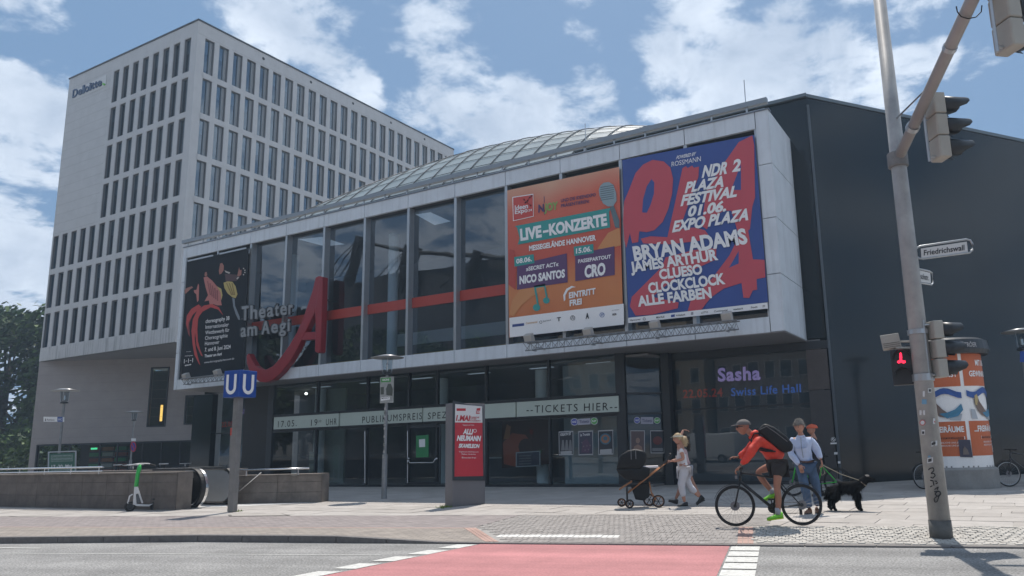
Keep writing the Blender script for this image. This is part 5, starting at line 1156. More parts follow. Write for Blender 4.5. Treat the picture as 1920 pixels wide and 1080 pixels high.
tt2('Klagesmarkt, DGB Hannover', 610, 702, 734, 703, 8, WHITE, 0); tt2('Maifeier, Kinderfest', 626, 717, 716, 718, 8, WHITE, 0); tt2('Eintritt frei', 628, 740, 716, 741, 10, WHITE, 0)
# ---- street lamps
LG = glass('lamp_glass', (.75, .8, .82), 1.5)
def lamp(base, label, ht=4.46, dtop=0.):
    r = root('street_lamp', label, 'street lamp', base, 'street lamps with flat disc shades'); x, y, z = base; lx = dtop
    P_ = lambda h: (x+lx*h/ht, y, z+h)
    obj('post', MB().tube([P_(0), P_(ht*.30)], .085, 10).tube([P_(ht*.30), P_(ht-.62)], .05, 10), mat('lamp_post', (.26, .27, .28), .45, .5, var=.2, vs=5), r, smooth=False)
    obj('collar', MB().lathe([(.05, 0), (.15, .02), (.15, .06), (.09, .10)], P_(ht-.66), seg=12), DARKM, r)
    obj('lantern_glass', MB().lathe([(.13, 0), (.17, .42)], P_(ht-.55), seg=12), LG, r)
    obj('light_source', MB().lathe([(.0, 0), (.05, .02), (.05, .2), (0, .26)], P_(ht-.52), seg=8), mat('lamp_mirror', (.7, .7, .7), .2, .8), r)
    for a in range(4):
        t = pi/4+a*pi/2; p = V3(P_(ht-.56)); obj('cage_bar', MB().tube([p+V3((cos(t)*.14, sin(t)*.14, 0)), p+V3((cos(t)*.18, sin(t)*.18, .46))], .010, 4), ALU, r)
    obj('shade', MB().lathe([(0, .10), (.16, .09), (.52, .0), (.50, -.012), (.15, .03), (0, .03)], P_(ht-.10), seg=24), mat('shade_glass', (.36, .36, .36), .3, .2), r, smooth=True)
    return r
lb_ = gz(720, 935); lp1 = lamp(lb_, 'street lamp with a small campaign placard in front of the foyer', 4.46, tp.pt(0, 0).x*0+ (gy(726, 692, lb_.y).x-lb_.x)*1.1)
lamp(V3((-35.04, 17.45, 0)), 'street lamp carrying a wayfinding plate at the far left'); lamp(V3((-49.5, 28.9, 0)), 'street lamp above the no stopping sign before the stone tower'); lamp(V3((.66, 25.4, 0)), 'street lamp at the right edge before the dark wall')
# stickers up the lamp post
g = MB()
for i in range(26):
    z = 1.1+random.random()*1.75; a = random.uniform(-.09, .05); p = V3((lb_.x+(gy(726, 692, lb_.y).x-lb_.x)*1.1*z/4.46, lb_.y-.055 if z > 1.34 else lb_.y-.088, z)); w_ = random.uniform(.015, .04); g.quad(p+V3((-w_, 0, 0)), p+V3((w_, 0, 0)), p+V3((w_, 0, w_*1.6)), p+V3((-w_, 0, w_*1.6)))
obj('sticker_patches', g, mat('old_sticker', (.42, .41, .40), .7), lp1, kind='stuff', fix=False)
# campaign placard on it
PP = PL(lb_+V3((0, -.09, 0)), (0.2, -1, 0)); r = root('campaign_placard', 'small campaign placard with a green heading hung on the street lamp post', 'placard', PP.pt(726, 757))
def c6p(*a): return [c6(*q) for q in a]
poly('board', c6p((112, 226), (198, 222), (194, 388), (108, 392)), PP, mat('placard_grey', (.30, .31, .30), .6, var=.3, vs=9), r, 0, .01); poly('heading', c6p((116, 232), (178, 229), (178, 256), (116, 260)), PP, mat('placard_green', (.05, .25, .06), .6), r, .004); txt('lettering', 'GRÜNE', c6(124, 250), c6(168, 248), c6(124, 238), PP, WHITE, r, .008, .02)
poly('print_figure', c6p((150, 340), (148, 300), (160, 270), (178, 268), (190, 300), (188, 345)), PP, mat('placard_dark', (.06, .07, .06), .6), r, .005); poly('print_figure', c6p((114, 290), (134, 288), (134, 335), (114, 337)), PP, mat('placard_dark', (.06, .07, .06)), r, .005); poly('caption', c6p((116, 354), (172, 350), (172, 368), (116, 376)), PP, WHITE, r, .006); txt('lettering', 'MENSCH', c6(120, 366), c6(168, 362), c6(120, 356), PP, INK, r, .009, .01)
# wayfinding plate
WP = PL((-35.0, 17.34, 0), (0, -1, 0)); r = root('wayfinding_plate', 'white wayfinding plate with a blue end on the far left street lamp', 'sign', WP.pt(100, 785)); poly('plate', [(81.5, 781.3), (119, 781.8), (119, 791.2), (81.5, 790.6)], WP, WHITE, r, 0, .03); poly('blue_field', [(107.5, 781.6), (117.5, 781.8), (117.5, 791), (107.5, 790.8)], WP, UB, r, .005); poly('pictogram', [(84, 789), (85, 783.5), (86.5, 789)], WP, INK, r, .006); txt('lettering', 'Rathaus', (88, 788.6), (102, 788.8), (88, 785), WP, INK, r, .006, 0); txt('lettering', 'WC', (109, 788.6), (116, 788.7), (109, 784.4), WP, WHITE, r, .009, .01)
# no stopping sign
PN = PL((-49.5, 28.75, 0), (0.4, -1, 0)); r = root('no_stopping_sign', 'round red and blue no stopping sign with a small plate above it', 'sign', PN.pt(250, 847)); cx, cy = 249.8, 837.5
poly('disc', disc(cx, cy, 5.4, 18, 10), PN, mat('sign_red', (.45, .02, .04), .5), r, 0, .02); poly('field', disc(cx, cy, 4.1, 18, 7.8), PN, mat('sign_blue_dark', (.05, .05, .28), .5), r, .006)
poly('bar', [(cx-3.2, cy-5), (cx-1.8, cy-6.2), (cx+3.2, cy+5), (cx+1.8, cy+6.2)], PN, mat('sign_red', (.45, .02, .04)), r, .010); poly('upper_plate', [(246, 822), (254.5, 822), (254.5, 827), (246, 827)], PN, WHITE, r, .0, .01)
# garden festival board
q = gz(118, 880, .9); GP = PL((-33.5, 16.2, 0), (.47, -.88, 0)); r = root('festival_board', 'green and white garden festival board in a metal frame behind the granite wall', 'sign', GP.pt(115, 896))
def c3(u, v): return (u/3.376, 640+v/3.376)
def gp(*a): return [c3(*q) for q in a]
poly('board', gp((312, 712), (470, 706), (468, 900), (308, 905)), GP, mat('gf_green', (.06, .16, .12), .6), r, 0, .03)
for (y0, y1, c) in ((722, 764, (.25, .32, .29)), (812, 832, (.25, .32, .29))): poly('field', gp((322, y0), (460, y0-5), (460, y1-5), (322, y1)), GP, mat('gf_pale', c, .6), r, .005)
for s_, y, h in (('Gartenfestival', 742, 17), ('Herrenhausen', 761, 14), ('17.-20. Mai', 803, 20), ('Herrenhäuser', 829, 12)): txt('lettering', s_, c3(326, y), c3(454, y-5), c3(326, y-h), GP, WHITE if h == 20 else mat('gf_green', (.06, .16, .12)), r, .01, .02)
obj('frame', MB().tube([GP.pt(*c3(306, 905)), GP.pt(*c3(309, 702)), GP.pt(*c3(480, 696)), GP.pt(*c3(476, 905))], .035, 6), ALU, r)
g = MB()
for a in ((306, 905), (476, 905)): p = GP.pt(*c3(*a)); g.box((p.x-.03, p.y-.03, 0), (p.x+.03, p.y+.03, p.z))
obj('foot', g, ALU, r, kind='stuff')
# ---- advertising column
ctr = V3((-1.28, 23.55, 0)); RC = .86
ac = root('advertising_column', 'round advertising column wrapped in orange posters with a dark cap', 'advertising column', ctr)
obj('base', MB().lathe([(0, 0), (.96, 0), (.96, .50), (RC, .56), (RC, .6)], ctr, seg=40), CONC, ac, smooth=False)
ORA = mat('poster_orange', (.50, .125, .045), .6, var=.05, vs=2); obj('drum', MB().lathe([(RC, .56), (RC, 3.62), (0, 3.62)], ctr, seg=48), WHITE, ac, smooth=False)
obj('cap', MB().lathe([(0, 3.60), (1.05, 3.60), (1.10, 3.72), (1.06, 3.98), (.9, 4.05), (0, 4.12)], ctr, seg=40), DARKM, ac)
vdir = math.atan2(CAM.y-ctr.y, CAM.x-ctr.x)
def cyl(x, y, l=0.):   # pixel -> point on the drum
    d = ray(x, y); o = CAM-ctr; a = d.x**2+d.y**2; b = 2*(o.x*d.x+o.y*d.y); c = o.x**2+o.y**2-(RC+l)**2; disc_ = b*b-4*a*c
    if disc_ < 0: t = -b/(2*a)
    else: t = (-b-math.sqrt(disc_))/(2*a)
    return CAM+d*t
def ang(th_, z, l): return V3((ctr.x+cos(th_)*(RC+l), ctr.y+sin(th_)*(RC+l), z))
def patch(name, t0, t1, z0, z1, m, l, n=10):
    g = MB()
    for i in range(n): a, b = t0+(t1-t0)*i/n, t0+(t1-t0)*(i+1)/n; g.quad(ang(a, z0, l), ang(b, z0, l), ang(b, z1, l), ang(a, z1, l))
    return obj(name, g, m, ac, fix=False)
def cpoly(name, pts, m, l):   # pts in (deg from the viewer line, z)
    g = MB(); g.quad(*[ang(vdir+rad(a), z, l) for a, z in pts]); return obj(name, g, m, ac, fix=False)
def ctext(s, a0, a1, z, h, m, l=.012, bold=.03):
    v, f = text_mesh(s, bold, 0, 0, 1.); x0 = min(q[0] for q in v); x1 = max(q[0] for q in v); g = MB()
    for q in v: g.v.append(tuple(ang(vdir+rad(a0+(a1-a0)*(q[0]-x0)/(x1-x0)), z+h*q[1]/CAP, l)))
    g.f = list(f); obj('lettering', g, m, ac, fix=False)
BLW = mat('art_blue', (.03, .09, .30), .6); BLW2 = mat('art_sky', (.05, .20, .33), .6); BRW = mat('art_brown', (.17, .12, .10), .6); SND = mat('art_sand', (.42, .33, .16), .6); GRY = mat('art_grey', (.38, .42, .46), .6)
for k, a in enumerate((-128, -52, 24, 100)):   # left edge of each sheet; each sheet spans 72 degrees
    c0, c1 = a, a+70
    patch('orange_field', vdir+rad(c0), vdir+rad(c1), 2.72, 3.60, ORA, .005); patch('orange_field', vdir+rad(c0), vdir+rad(c1), .86, 1.78, ORA, .005)
    M = lambda u, z: (c0+(c1-c0)*u, z)
    cpoly('art_ribbon', [M(u, 2.62-.07*sin(u*8)-(0 if i == 0 else .16)) for i in (0, 1) for u in ([.02+.96*j/10 for j in range(11)] if i == 0 else [.98-.96*j/10 for j in range(11)])], BLW, .03)
    cpoly('art_figure', [M(.22, 2.45), M(.30, 2.5), M(.36, 2.3), M(.50, 2.12), M(.66, 1.98), M(.60, 1.88), M(.42, 1.92), M(.28, 2.05), M(.2, 2.25)], BRW, .032); cpoly('art_figure', [M(.22, 2.45), M(.30, 2.5), M(.33, 2.38), M(.27, 2.2), M(.22, 2.2)], SND, .036)
    cpoly('art_figure', [M(.42, 2.0), M(.6, 2.02), M(.8, 2.1), M(.95, 2.25), M(.98, 2.08), M(.85, 1.92), M(.6, 1.86)], BLW2, .034); cpoly('art_figure', [M(.08, 2.1), M(.2, 2.08), M(.25, 1.82), M(.1, 1.84)], GRY, .028); cpoly('art_figure', [M(.62, 1.95), M(.95, 1.98), M(.9, 1.8), M(.66, 1.82)], GRY, .026)
    e0 = lambda u: c0+(c1-c0)*u
    ctext('MIT UNS', e0(.40), e0(.92), 3.28, .15, WHITE); ctext('GEWINNST', e0(.16), e0(.94), 2.98, .15, WHITE); ctext('...FREIRÄUME', e0(.12), e0(.95), 1.50, .15, WHITE)
    cpoly('caption_strip', [M(.3, 1.30), M(.95, 1.30), M(.95, 1.38), M(.3, 1.38)], WHITE, .012); ctext('MEHR RAUM FÜR MÖGLICHKEITEN', e0(.32), e0(.93), 1.315, .05, INK, .02, .01)
    for i in range(2): ctext('BESUCHE UNS JETZT', e0(.36), e0(.9), 1.20-.08*i, .04, WHITE, .012, 0)
    cpoly('logo_disc', [M(.84+.05*cos(t), 1.02+.10*sin(t)) for t in [2*pi*i/12 for i in range(12)]], WHITE, .012); cpoly('logo_disc', [M(.84+.02*cos(t), 1.03+.04*sin(t)) for t in [2*pi*i/10 for i in range(10)]], ORA, .018)
cpoly('small_poster', [(3, .84), (23, .82), (22, 1.28), (3, 1.30)], mat('small_dark', (.05, .05, .08), .6), .03); cpoly('small_poster_figure', [(8, .90), (18, .90), (16, 1.02), (12, 1.12), (9, 1.05)], mat('small_fig', (.16, .13, .12), .6), .036)
for i in range(4): cpoly('rivet', [(-22+i*8+1.0*cos(t), 3.82+.03*sin(t)) for t in [2*pi*j/8 for j in range(8)]], mat('rivet', (.3, .3, .3), .5), .26)
v, f = text_mesh('STRÖER', .03, 0, 0, 1.); x0 = min(q[0] for q in v); x1 = max(q[0] for q in v); g = MB()
for q in v: t = vdir+rad(22+22*(q[0]-x0)/(x1-x0)); g.v.append((ctr.x+cos(t)*1.11, ctr.y+sin(t)*1.11, 3.76+.12*q[1]/CAP))
g.f = list(f); obj('cap_lettering', g, mat('rivet2', (.32, .32, .33), .5), ac, fix=False)
# ================================================================== traffic light pole
pb0 = gz(1765, 1004, -.03); PY = pb0.y; PPl = PL((0, PY, 0), (0, -1, 0)); ptp = PPl.pt(1647, -20)
tl = root('traffic_pole', 'thick pale leaning traffic signal pole with graffiti, stickers and a dark foot', 'traffic light pole', pb0)
POLE = mat('pole_grey', (.36, .36, .355), .5, .1, var=.16, vs=2.5, bump=.05, bs=20, streak=.25, col2=(.25, .25, .25))
def pl_(u): return pb0.lerp(ptp, u)
def pole_r(u): return .155-.055*u
k0 = (PPl.pt(1760, 975).z-pb0.z)/(ptp.z-pb0.z)
def seg(u0, u1, ex=0., n=8): return MB().tube([pl_(u0), pl_(u1)], 0, 16, rs=[pole_r(u0)+ex, pole_r(u1)+ex])
obj('dark_foot', seg(-.01, k0, .008), mat('foot_grey', (.11, .11, .105), .8, var=.3, vs=8), tl, smooth=True); 
obj('shaft', seg(k0, 1.02), POLE, tl, smooth=True)
uc = (PPl.pt(1730, 708).z-pb0.z)/(ptp.z-pb0.z); obj('clamp', seg(uc-.006, uc+.006, .02), ALU, tl); obj('clamp', seg(uc+.075, uc+.083, .02), ALU, tl)
# wrapped writing and stickers on the pole
def on_pole(x, y, l=.004):
    dv = ray(x, y); u = (PPl.pt(x, y).z-pb0.z)/(ptp.z-pb0.z); c = pl_(u); a = V3((dv.x, dv.y, 0)).normalized(); r = pole_r(u)+l
    rel = c-CAM; side = V3((-a.y, a.x, 0)); off = rel.dot(side); off = max(-r*.98, min(r*.98, off)); tca = V3((rel.x, rel.y, 0)).dot(a); thc = math.sqrt(max(0, r*r-off*off)); tt = tca-thc
    return V3((a.x*tt, a.y*tt, CAM.z+dv.z*tt/math.hypot(dv.x, dv.y)))
def ppatch(nm, pts, m, l=.004): g = MB(); g.quad(*[on_pole(x, y, l) for x, y in pts]); obj(nm, g, m, tl, fix=False)
def c4p(u, v): return (1620+u/2.453, 600+v/2.453)
def stroke(pts, w, m, l=.006, nm='graffiti'):
    g = MB(); n = 4
    for (a, b) in zip(pts, pts[1:]):
        A, B = c4p(*a), c4p(*b); dx_, dy_ = B[0]-A[0], B[1]-A[1]; L = math.hypot(dx_, dy_) or 1; nx_, ny_ = -dy_/L*w/2, dx_/L*w/2
        g.quad(on_pole(A[0]+nx_, A[1]+ny_, l), on_pole(B[0]+nx_, B[1]+ny_, l), on_pole(B[0]-nx_, B[1]-ny_, l), on_pole(A[0]-nx_, A[1]-ny_, l))
    obj(nm, g, m, tl, fix=False)
GI = mat('graffiti_black', (.012, .012, .014), .6)
stroke([(296, 690), (304, 682), (318, 680), (322, 692), (308, 706), (322, 706), (328, 716), (316, 728), (306, 722)], 2.0, GI); stroke([(304, 738), (336, 742)], 2., GI); stroke([(304, 768), (340, 748)], 2., GI); stroke([(318, 742), (322, 762)], 2, GI)
stroke([(324, 780), (342, 768), (336, 782)], 2, GI); stroke([(322, 790), (348, 788), (354, 800), (338, 812), (326, 800), (336, 790)], 2.2, GI); stroke([(322, 822), (326, 838), (336, 836), (344, 812), (352, 800)], 2, GI); stroke([(322, 822), (334, 812)], 1.8, GI)
STW = mat('stk_white', (.6, .6, .6), .6); STB = mat('stk_blue', (.16, .32, .45), .6); STR = mat('stk_red', (.5, .06, .06), .6); STK = mat('stk_black', (.04, .04, .04), .6)
def stk_(x, y, w, h, m, sl=0): ppatch('sticker', [c4p(x-w/2, y-h/2+sl), c4p(x+w/2, y-h/2-sl), c4p(x+w/2, y+h/2-sl), c4p(x-w/2, y+h/2+sl)], m)
stk_(302, 324, 16, 20, STW); stk_(303, 324, 10, 12, STK); stk_(275, 340, 9, 26, STW); stk_(277, 376, 22, 22, STB); stk_(268, 426, 26, 22, STW); stk_(322, 465, 10, 26, STW); stk_(325, 468, 4, 7, STR); stk_(272, 516, 16, 22, STW); stk_(272, 518, 10, 12, STK); stk_(323, 568, 28, 22, STW, 3); stk_(320, 568, 18, 12, STK, 3); stk_(304, 645, 26, 24, STW, 2); stk_(303, 645, 16, 14, STK, 2); stk_(300, 628, 12, 8, STB)
ring_pts = disc(*c4p(269, 472), 5.4, 14); g = MB(); g.quad(*[on_pole(x, y, .004) for x, y in ring_pts]); obj('sticker', g, STR, tl, fix=False); g = MB(); g.quad(*[on_pole(x, y, .007) for x, y in disc(*c4p(269, 472), 4.0, 14)]); obj('sticker', g, STW, tl, fix=False); stk_(269, 472, 6, 9, STK)
# mast arm, reaching out over the road
j0 = PPl.pt(1683, 300); ARM = mat('arm_grey', (.33, .31, .30), .5, .1, var=.1, vs=3)
AP = PL(j0, V3((-.25, -1, 0))); a1 = None
dq = ray(1832, -20); a1 = CAM+dq*((j0-CAM).length*.86/ dq.length)
dq = ray(1900, -150); a2 = CAM+dq*((j0-CAM).length*.74/dq.length)
obj('mast_arm', MB().tube([j0, a1, a1+(a1-j0)*.35], 0, 14, rs=[.085, .088, .09]), ARM, tl, smooth=True)
obj('arm_socket', MB().tube([j0-V3((0, 0, .13)), j0+V3((0, 0, .12))], .165, 10), mat('socket', (.18, .18, .18), .7, var=.3, vs=6), tl, bev=.02)
st0 = PPl.pt(1677, 226); st0 = V3((st0.x, PY, st0.z)); fA = (V3(st0)-j0); at = lambda x, y: None
def on_arm(x, y):
    d = ray(x, y).normalized(); u = (a1-j0).normalized(); w0 = CAM-j0; b = d.dot(u); d0 = d.dot(w0); e0 = u.dot(w0); den = 1-b*b; tA = (e0-b*d0)/den; return j0+u*tA
pA = on_arm(1748, 150)
obj('stay_rod', MB().tube([st0, pA], .014, 6), STEEL, tl); obj('arm_collar', MB().tube([on_arm(1712, 243), on_arm(1715, 236)], .105, 12), ALU, tl); obj('arm_collar', MB().tube([on_arm(1779, 93), on_arm(1783, 86)], .10, 12), ALU, tl)
g = MB(); c = on_arm(1820, 18); lp = [c+V3((.16*cos(t)*.9, 0, -.16+.20*sin(t))) for t in [pi*.95+1.15*pi*i/12 for i in range(13)]]; 
lq = [(1793, 12), (1795, 22), (1802, 31), (1815, 35), (1830, 32), (1840, 22), (1841, 10)]; obj('cable_loop', MB().tube([(CAM+ray(*q)*((c-CAM).dot(FW))) for q in lq], .008, 6), BLK, tl)
# signal heads, seen from behind and the side
HOUS = mat('signal_housing', (.36, .34, .30), .55, var=.08, vs=3, bump=.03, bs=6); VIS = mat('visor', (.025, .03, .035), .45, .1)
def signal(label, c, L, ax, sz=1.0, lens=3, hx=.16):
    """c: centre, L: unit height of one lens box, ax: direction the lenses face"""
    r = root('traffic_light', label, 'traffic light', c-V3((0, 0, L*lens/2)), 'three lamp traffic lights'); ax = ax.normalized(); sd_ = V3((ax.y, -ax.x, 0)); w_ = L*.46
    for i in range(lens):
        cc = c+V3((0, 0, L*(1-i))) if lens == 3 else c+V3((0, 0, L*(.5-i)))
        b = MB().obox(cc, ax*(w_*.58), sd_*w_*.9, V3((0, 0, L/2-.006))); obj('lamp_box', b, HOUS, r, bev=L*.06)
        v = MB(); n0 = 0; R_ = w_*.90
        for k in range(13):
            t = rad(-50)+rad(280)*k/12; z_ = sin(t); fwd_ = 1.12*L*(1 if z_ > .1 else (.85 if z_ > -.25 else .45))
            p = cc+ax*(w_*.58)+sd_*cos(t)*R_+V3((0, 0, sin(t)*R_)); v.v += [tuple(p), tuple(p+ax*fwd_-V3((0, 0, .04*L)))]
        for k in range(12): v.f.append((k*2, k*2+2, k*2+3, k*2+1))
        vo = obj('visor', v, VIS, r, fix=False, smooth=True); so_ = vo.modifiers.new('t', 'SOLIDIFY'); so_.thickness = .008
        obj('lens', MB().lathe([(0, .0), (R_*.85, 0)], cc+ax*(w_*.58+.004), ax, 16), mat('lens_dark', (.03, .03, .03), .15), r, fix=False)
        obj('latch', MB().obox(cc-ax*.0+ax*w_*.2-sd_*w_*1.0+V3((0, 0, L*.3)), ax*.02, sd_*.012, V3((0, 0, .018))), BLK, r)
        obj('latch', MB().obox(cc+ax*w_*.2-sd_*w_*1.0-V3((0, 0, L*.3)), ax*.02, sd_*.012, V3((0, 0, .018))), BLK, r)
    zb_, zt_ = -L*lens/2, L*lens/2
    tp_ = c-ax*(w_*.58+.10); 
    obj('side_pipe', MB().tube([tp_+V3((0, 0, zb_-.02)), tp_+V3((0, 0, zt_+.02))], .022, 8), ALU, r); obj('tie', MB().tube([tp_+V3((0, 0, zb_+.05)), c-ax*w_*.3+V3((0, 0, zb_+.05))], .018, 6).tube([tp_+V3((0, 0, zt_-.06)), c-ax*w_*.3+V3((0, 0, zt_-.06))], .018, 6), ALU, r, kind='stuff')
    return r
faceR = (RT*.99+FW*.10); faceR.z = 0
d1 = ray(1758, 239).normalized(); arm1 = on_arm(1725, 215); h1 = CAM+d1*((arm1-CAM).length*1.0); L1 = .365*(h1-CAM).length/11.0*.99
Lh = (CAM+ray(1758, 166).normalized()*(h1-CAM).length).z-(CAM+ray(1758, 308).normalized()*(h1-CAM).length).z
signal('pale traffic light hanging below the mast arm, seen from behind against the dark roof', h1, Lh/3, faceR)
h2d = ((on_arm(1832, -15)-CAM).length); h2 = CAM+ray(1884, 18).normalized()*h2d; signal('large pale traffic light cut off by the top right corner', h2, Lh/3*1.12, faceR+FW*.15)
h3 = CAM+ray(1757, 655).normalized()*((PPl.pt(1730, 655)-CAM).length); Lh3 = (CAM+ray(1757, 600).normalized()*(h3-CAM).length).z-(CAM+ray(1757, 709).normalized()*(h3-CAM).length).z
signal('pale traffic light clamped to the right of the pole at head height above the graffiti', h3, Lh3/3, faceR, hx=.1)
# pedestrian signal with red figure, camera box over it
ps = PPl.pt(1693, 688); dpt = (ps-CAM).length; toC = (CAM-ps); toC.z = 0; toC.normalize(); sdp = V3((-toC.y, toC.x, 0)); sdp = sdp if sdp.dot(RT) > 0 else -sdp
fp = root('pedestrian_signal', 'black pedestrian signal showing a red standing figure on the left of the pole', 'pedestrian light', ps)
PPS = PL(ps, toC); hzp = PPS.pt(1693, 655).z-PPS.pt(1693, 722).z
obj('case', MB().obox(ps-toC*.09, sdp*.165, toC*.09, V3((0, 0, hzp/2))), mat('signal_black', (.02, .022, .025), .5), fp, bev=.015); obj('case_back', MB().obox(ps-toC*.2, sdp*.13, toC*.03, V3((0, 0, hzp/2*.9))), HOUS, fp)
LDR = mat('lit_red', (.6, .02, .03), emit=(1, .02, .06), es=1.7)
def cpr(u, v): return (1620+u/3.6, 400+v/3.6)
poly('figure_head', [cpr(*q) for q in ((240, 945), (247, 938), (254, 945), (258, 975), (254, 986), (243, 986), (239, 975))], PPS, LDR, fp, .012)
poly('figure_body', [cpr(*q) for q in ((243, 984), (254, 984), (262, 994), (280, 994), (281, 1006), (270, 1013), (256, 1010), (250, 1000), (246, 1010), (232, 1013), (224, 1006), (226, 996), (238, 992))], PPS, LDR, fp, .014)
g = MB()
for zo in (hzp*.25, -hzp*.25):
    n0 = len(g.v)
    for k in range(13): t = rad(-10)+rad(200)*k/12; p = ps+V3((0, 0, zo-.01))+sdp*cos(t)*.13+V3((0, 0, sin(t)*.13)); g.v += [tuple(p), tuple(p+toC*(.05+.08*max(0, sin(t))))]
    for k in range(12): g.f.append((n0+k*2, n0+k*2+2, n0+k*2+3, n0+k*2+1))
obj('hood', g, VIS, fp, fix=False, kind='stuff')
db = PPl.pt(1670, 640); dbx = root('detector_box', 'beige ribbed detector box on an arm above the red pedestrian light', 'detector', db)
tlt = V3((0, 0, 1))*.985+sdp*(-.12); obj('housing', MB().obox(db-toC*.1, (sdp*.14+V3((0, 0, .012))), toC*.12, tlt*.115), HOUS, dbx, bev=.01)
for k in range(3): obj('rib', MB().obox(db+toC*.022+tlt*(-.03-.03*k), sdp*.125+V3((0, 0, .01)), toC*.004, tlt*.006), mat('rib_dark', (.16, .15, .13), .6), dbx)
obj('arm', MB().tube([db-toC*.1, PPl.pt(1712, 640)], .02, 6).tube([PPl.pt(1680, 653), PPl.pt(1712, 652)], .022, 6), HOUS, dbx, kind='stuff')
# street name signs
SNP = PL(PPl.pt(1717, 475), (toC+RT*.18)); sgn = root('street_sign', 'white street name plate Friedrichswall in a rounded tube frame on the pole', 'street sign', SNP.pt(1717, 475))
def c3g(u, v): return (1620+u/3.6, 400+v/3.6)
loop = [(345, 255), (356, 234), (380, 222), (690, 175), (718, 182), (732, 205), (732, 245), (716, 264), (400, 306), (370, 304), (354, 290), (345, 268), (345, 255)]
obj('tube_frame', MB().tube([SNP.pt(*c3g(*q)) for q in loop], .016, 8), ALU, sgn, smooth=True)
poly('plate', [c3g(*q) for q in ((384, 238), (694, 191), (702, 260), (388, 304))], SNP, mat('plate_white', (.62, .62, .61), .5), sgn, .0, .012); poly('backing', [c3g(*q) for q in ((368, 236), (712, 184), (718, 260), (372, 306))], SNP, mat('plate_back', (.06, .08, .10), .5), sgn, -.015)
txt('lettering', 'Friedrichswall', c3g(404, 284), c3g(678, 247), c3g(404, 248), SNP, INK, sgn, .006, .015)
SN2 = PL(PPl.pt(1717, 515)-toC*.1, (toC*.7+RT*.75)); s2 = root('street_sign', 'smaller white street name plate Maschstr. angled behind the pole', 'street sign', SN2.pt(1720, 515))
poly('plate', [c3g(*q) for q in ((340, 375), (447, 402), (452, 472), (345, 455))], SN2, mat('plate_white', (.62, .62, .61)), s2, 0, .012); obj('tube_frame', MB().tube([SN2.pt(*c3g(*q)) for q in ((330, 366), (440, 390), (460, 402), (466, 470), (455, 482), (330, 460))], .014, 8), ALU, s2, smooth=True)
txt('lettering', 'Maschstr.', c3g(356, 436), c3g(438, 452), c3g(356, 398), SN2, INK, s2, .008, .01)
# blue sign at the right edge
PRE = PL((.66, 25.3, 0), (0, -1, 0)); poly('blue_plate', [(1912.5, 659), (1926, 658), (1926, 679), (1912.5, 679)], PRE, UB, root('wayfinding_plate', 'blue and white plate on the street lamp at the right edge', 'sign', PRE.pt(1915, 679)), .0, .03)

# access covers let into the paving
for q, lb in (([(1897, 958.5), (1935, 958.5), (1935, 962), (1895, 962)], 'a'), ([(428, 965), (530, 963), (545, 966.5), (430, 968)], 'b')):
    p = [gz(*c_, .004) for c_ in q]; fr_ = obj('access_cover', MB().quad(*p), mat('cover_dark', (.12, .11, .10), .7), pave, fix=False); c0_ = sum(p, V3((0, 0, 0)))/4; obj('cover_plate', MB().quad(*[c0_+(x-c0_)*.9+V3((0, 0, .003)) for x in p]), SLAB[1], fr_, fix=False)
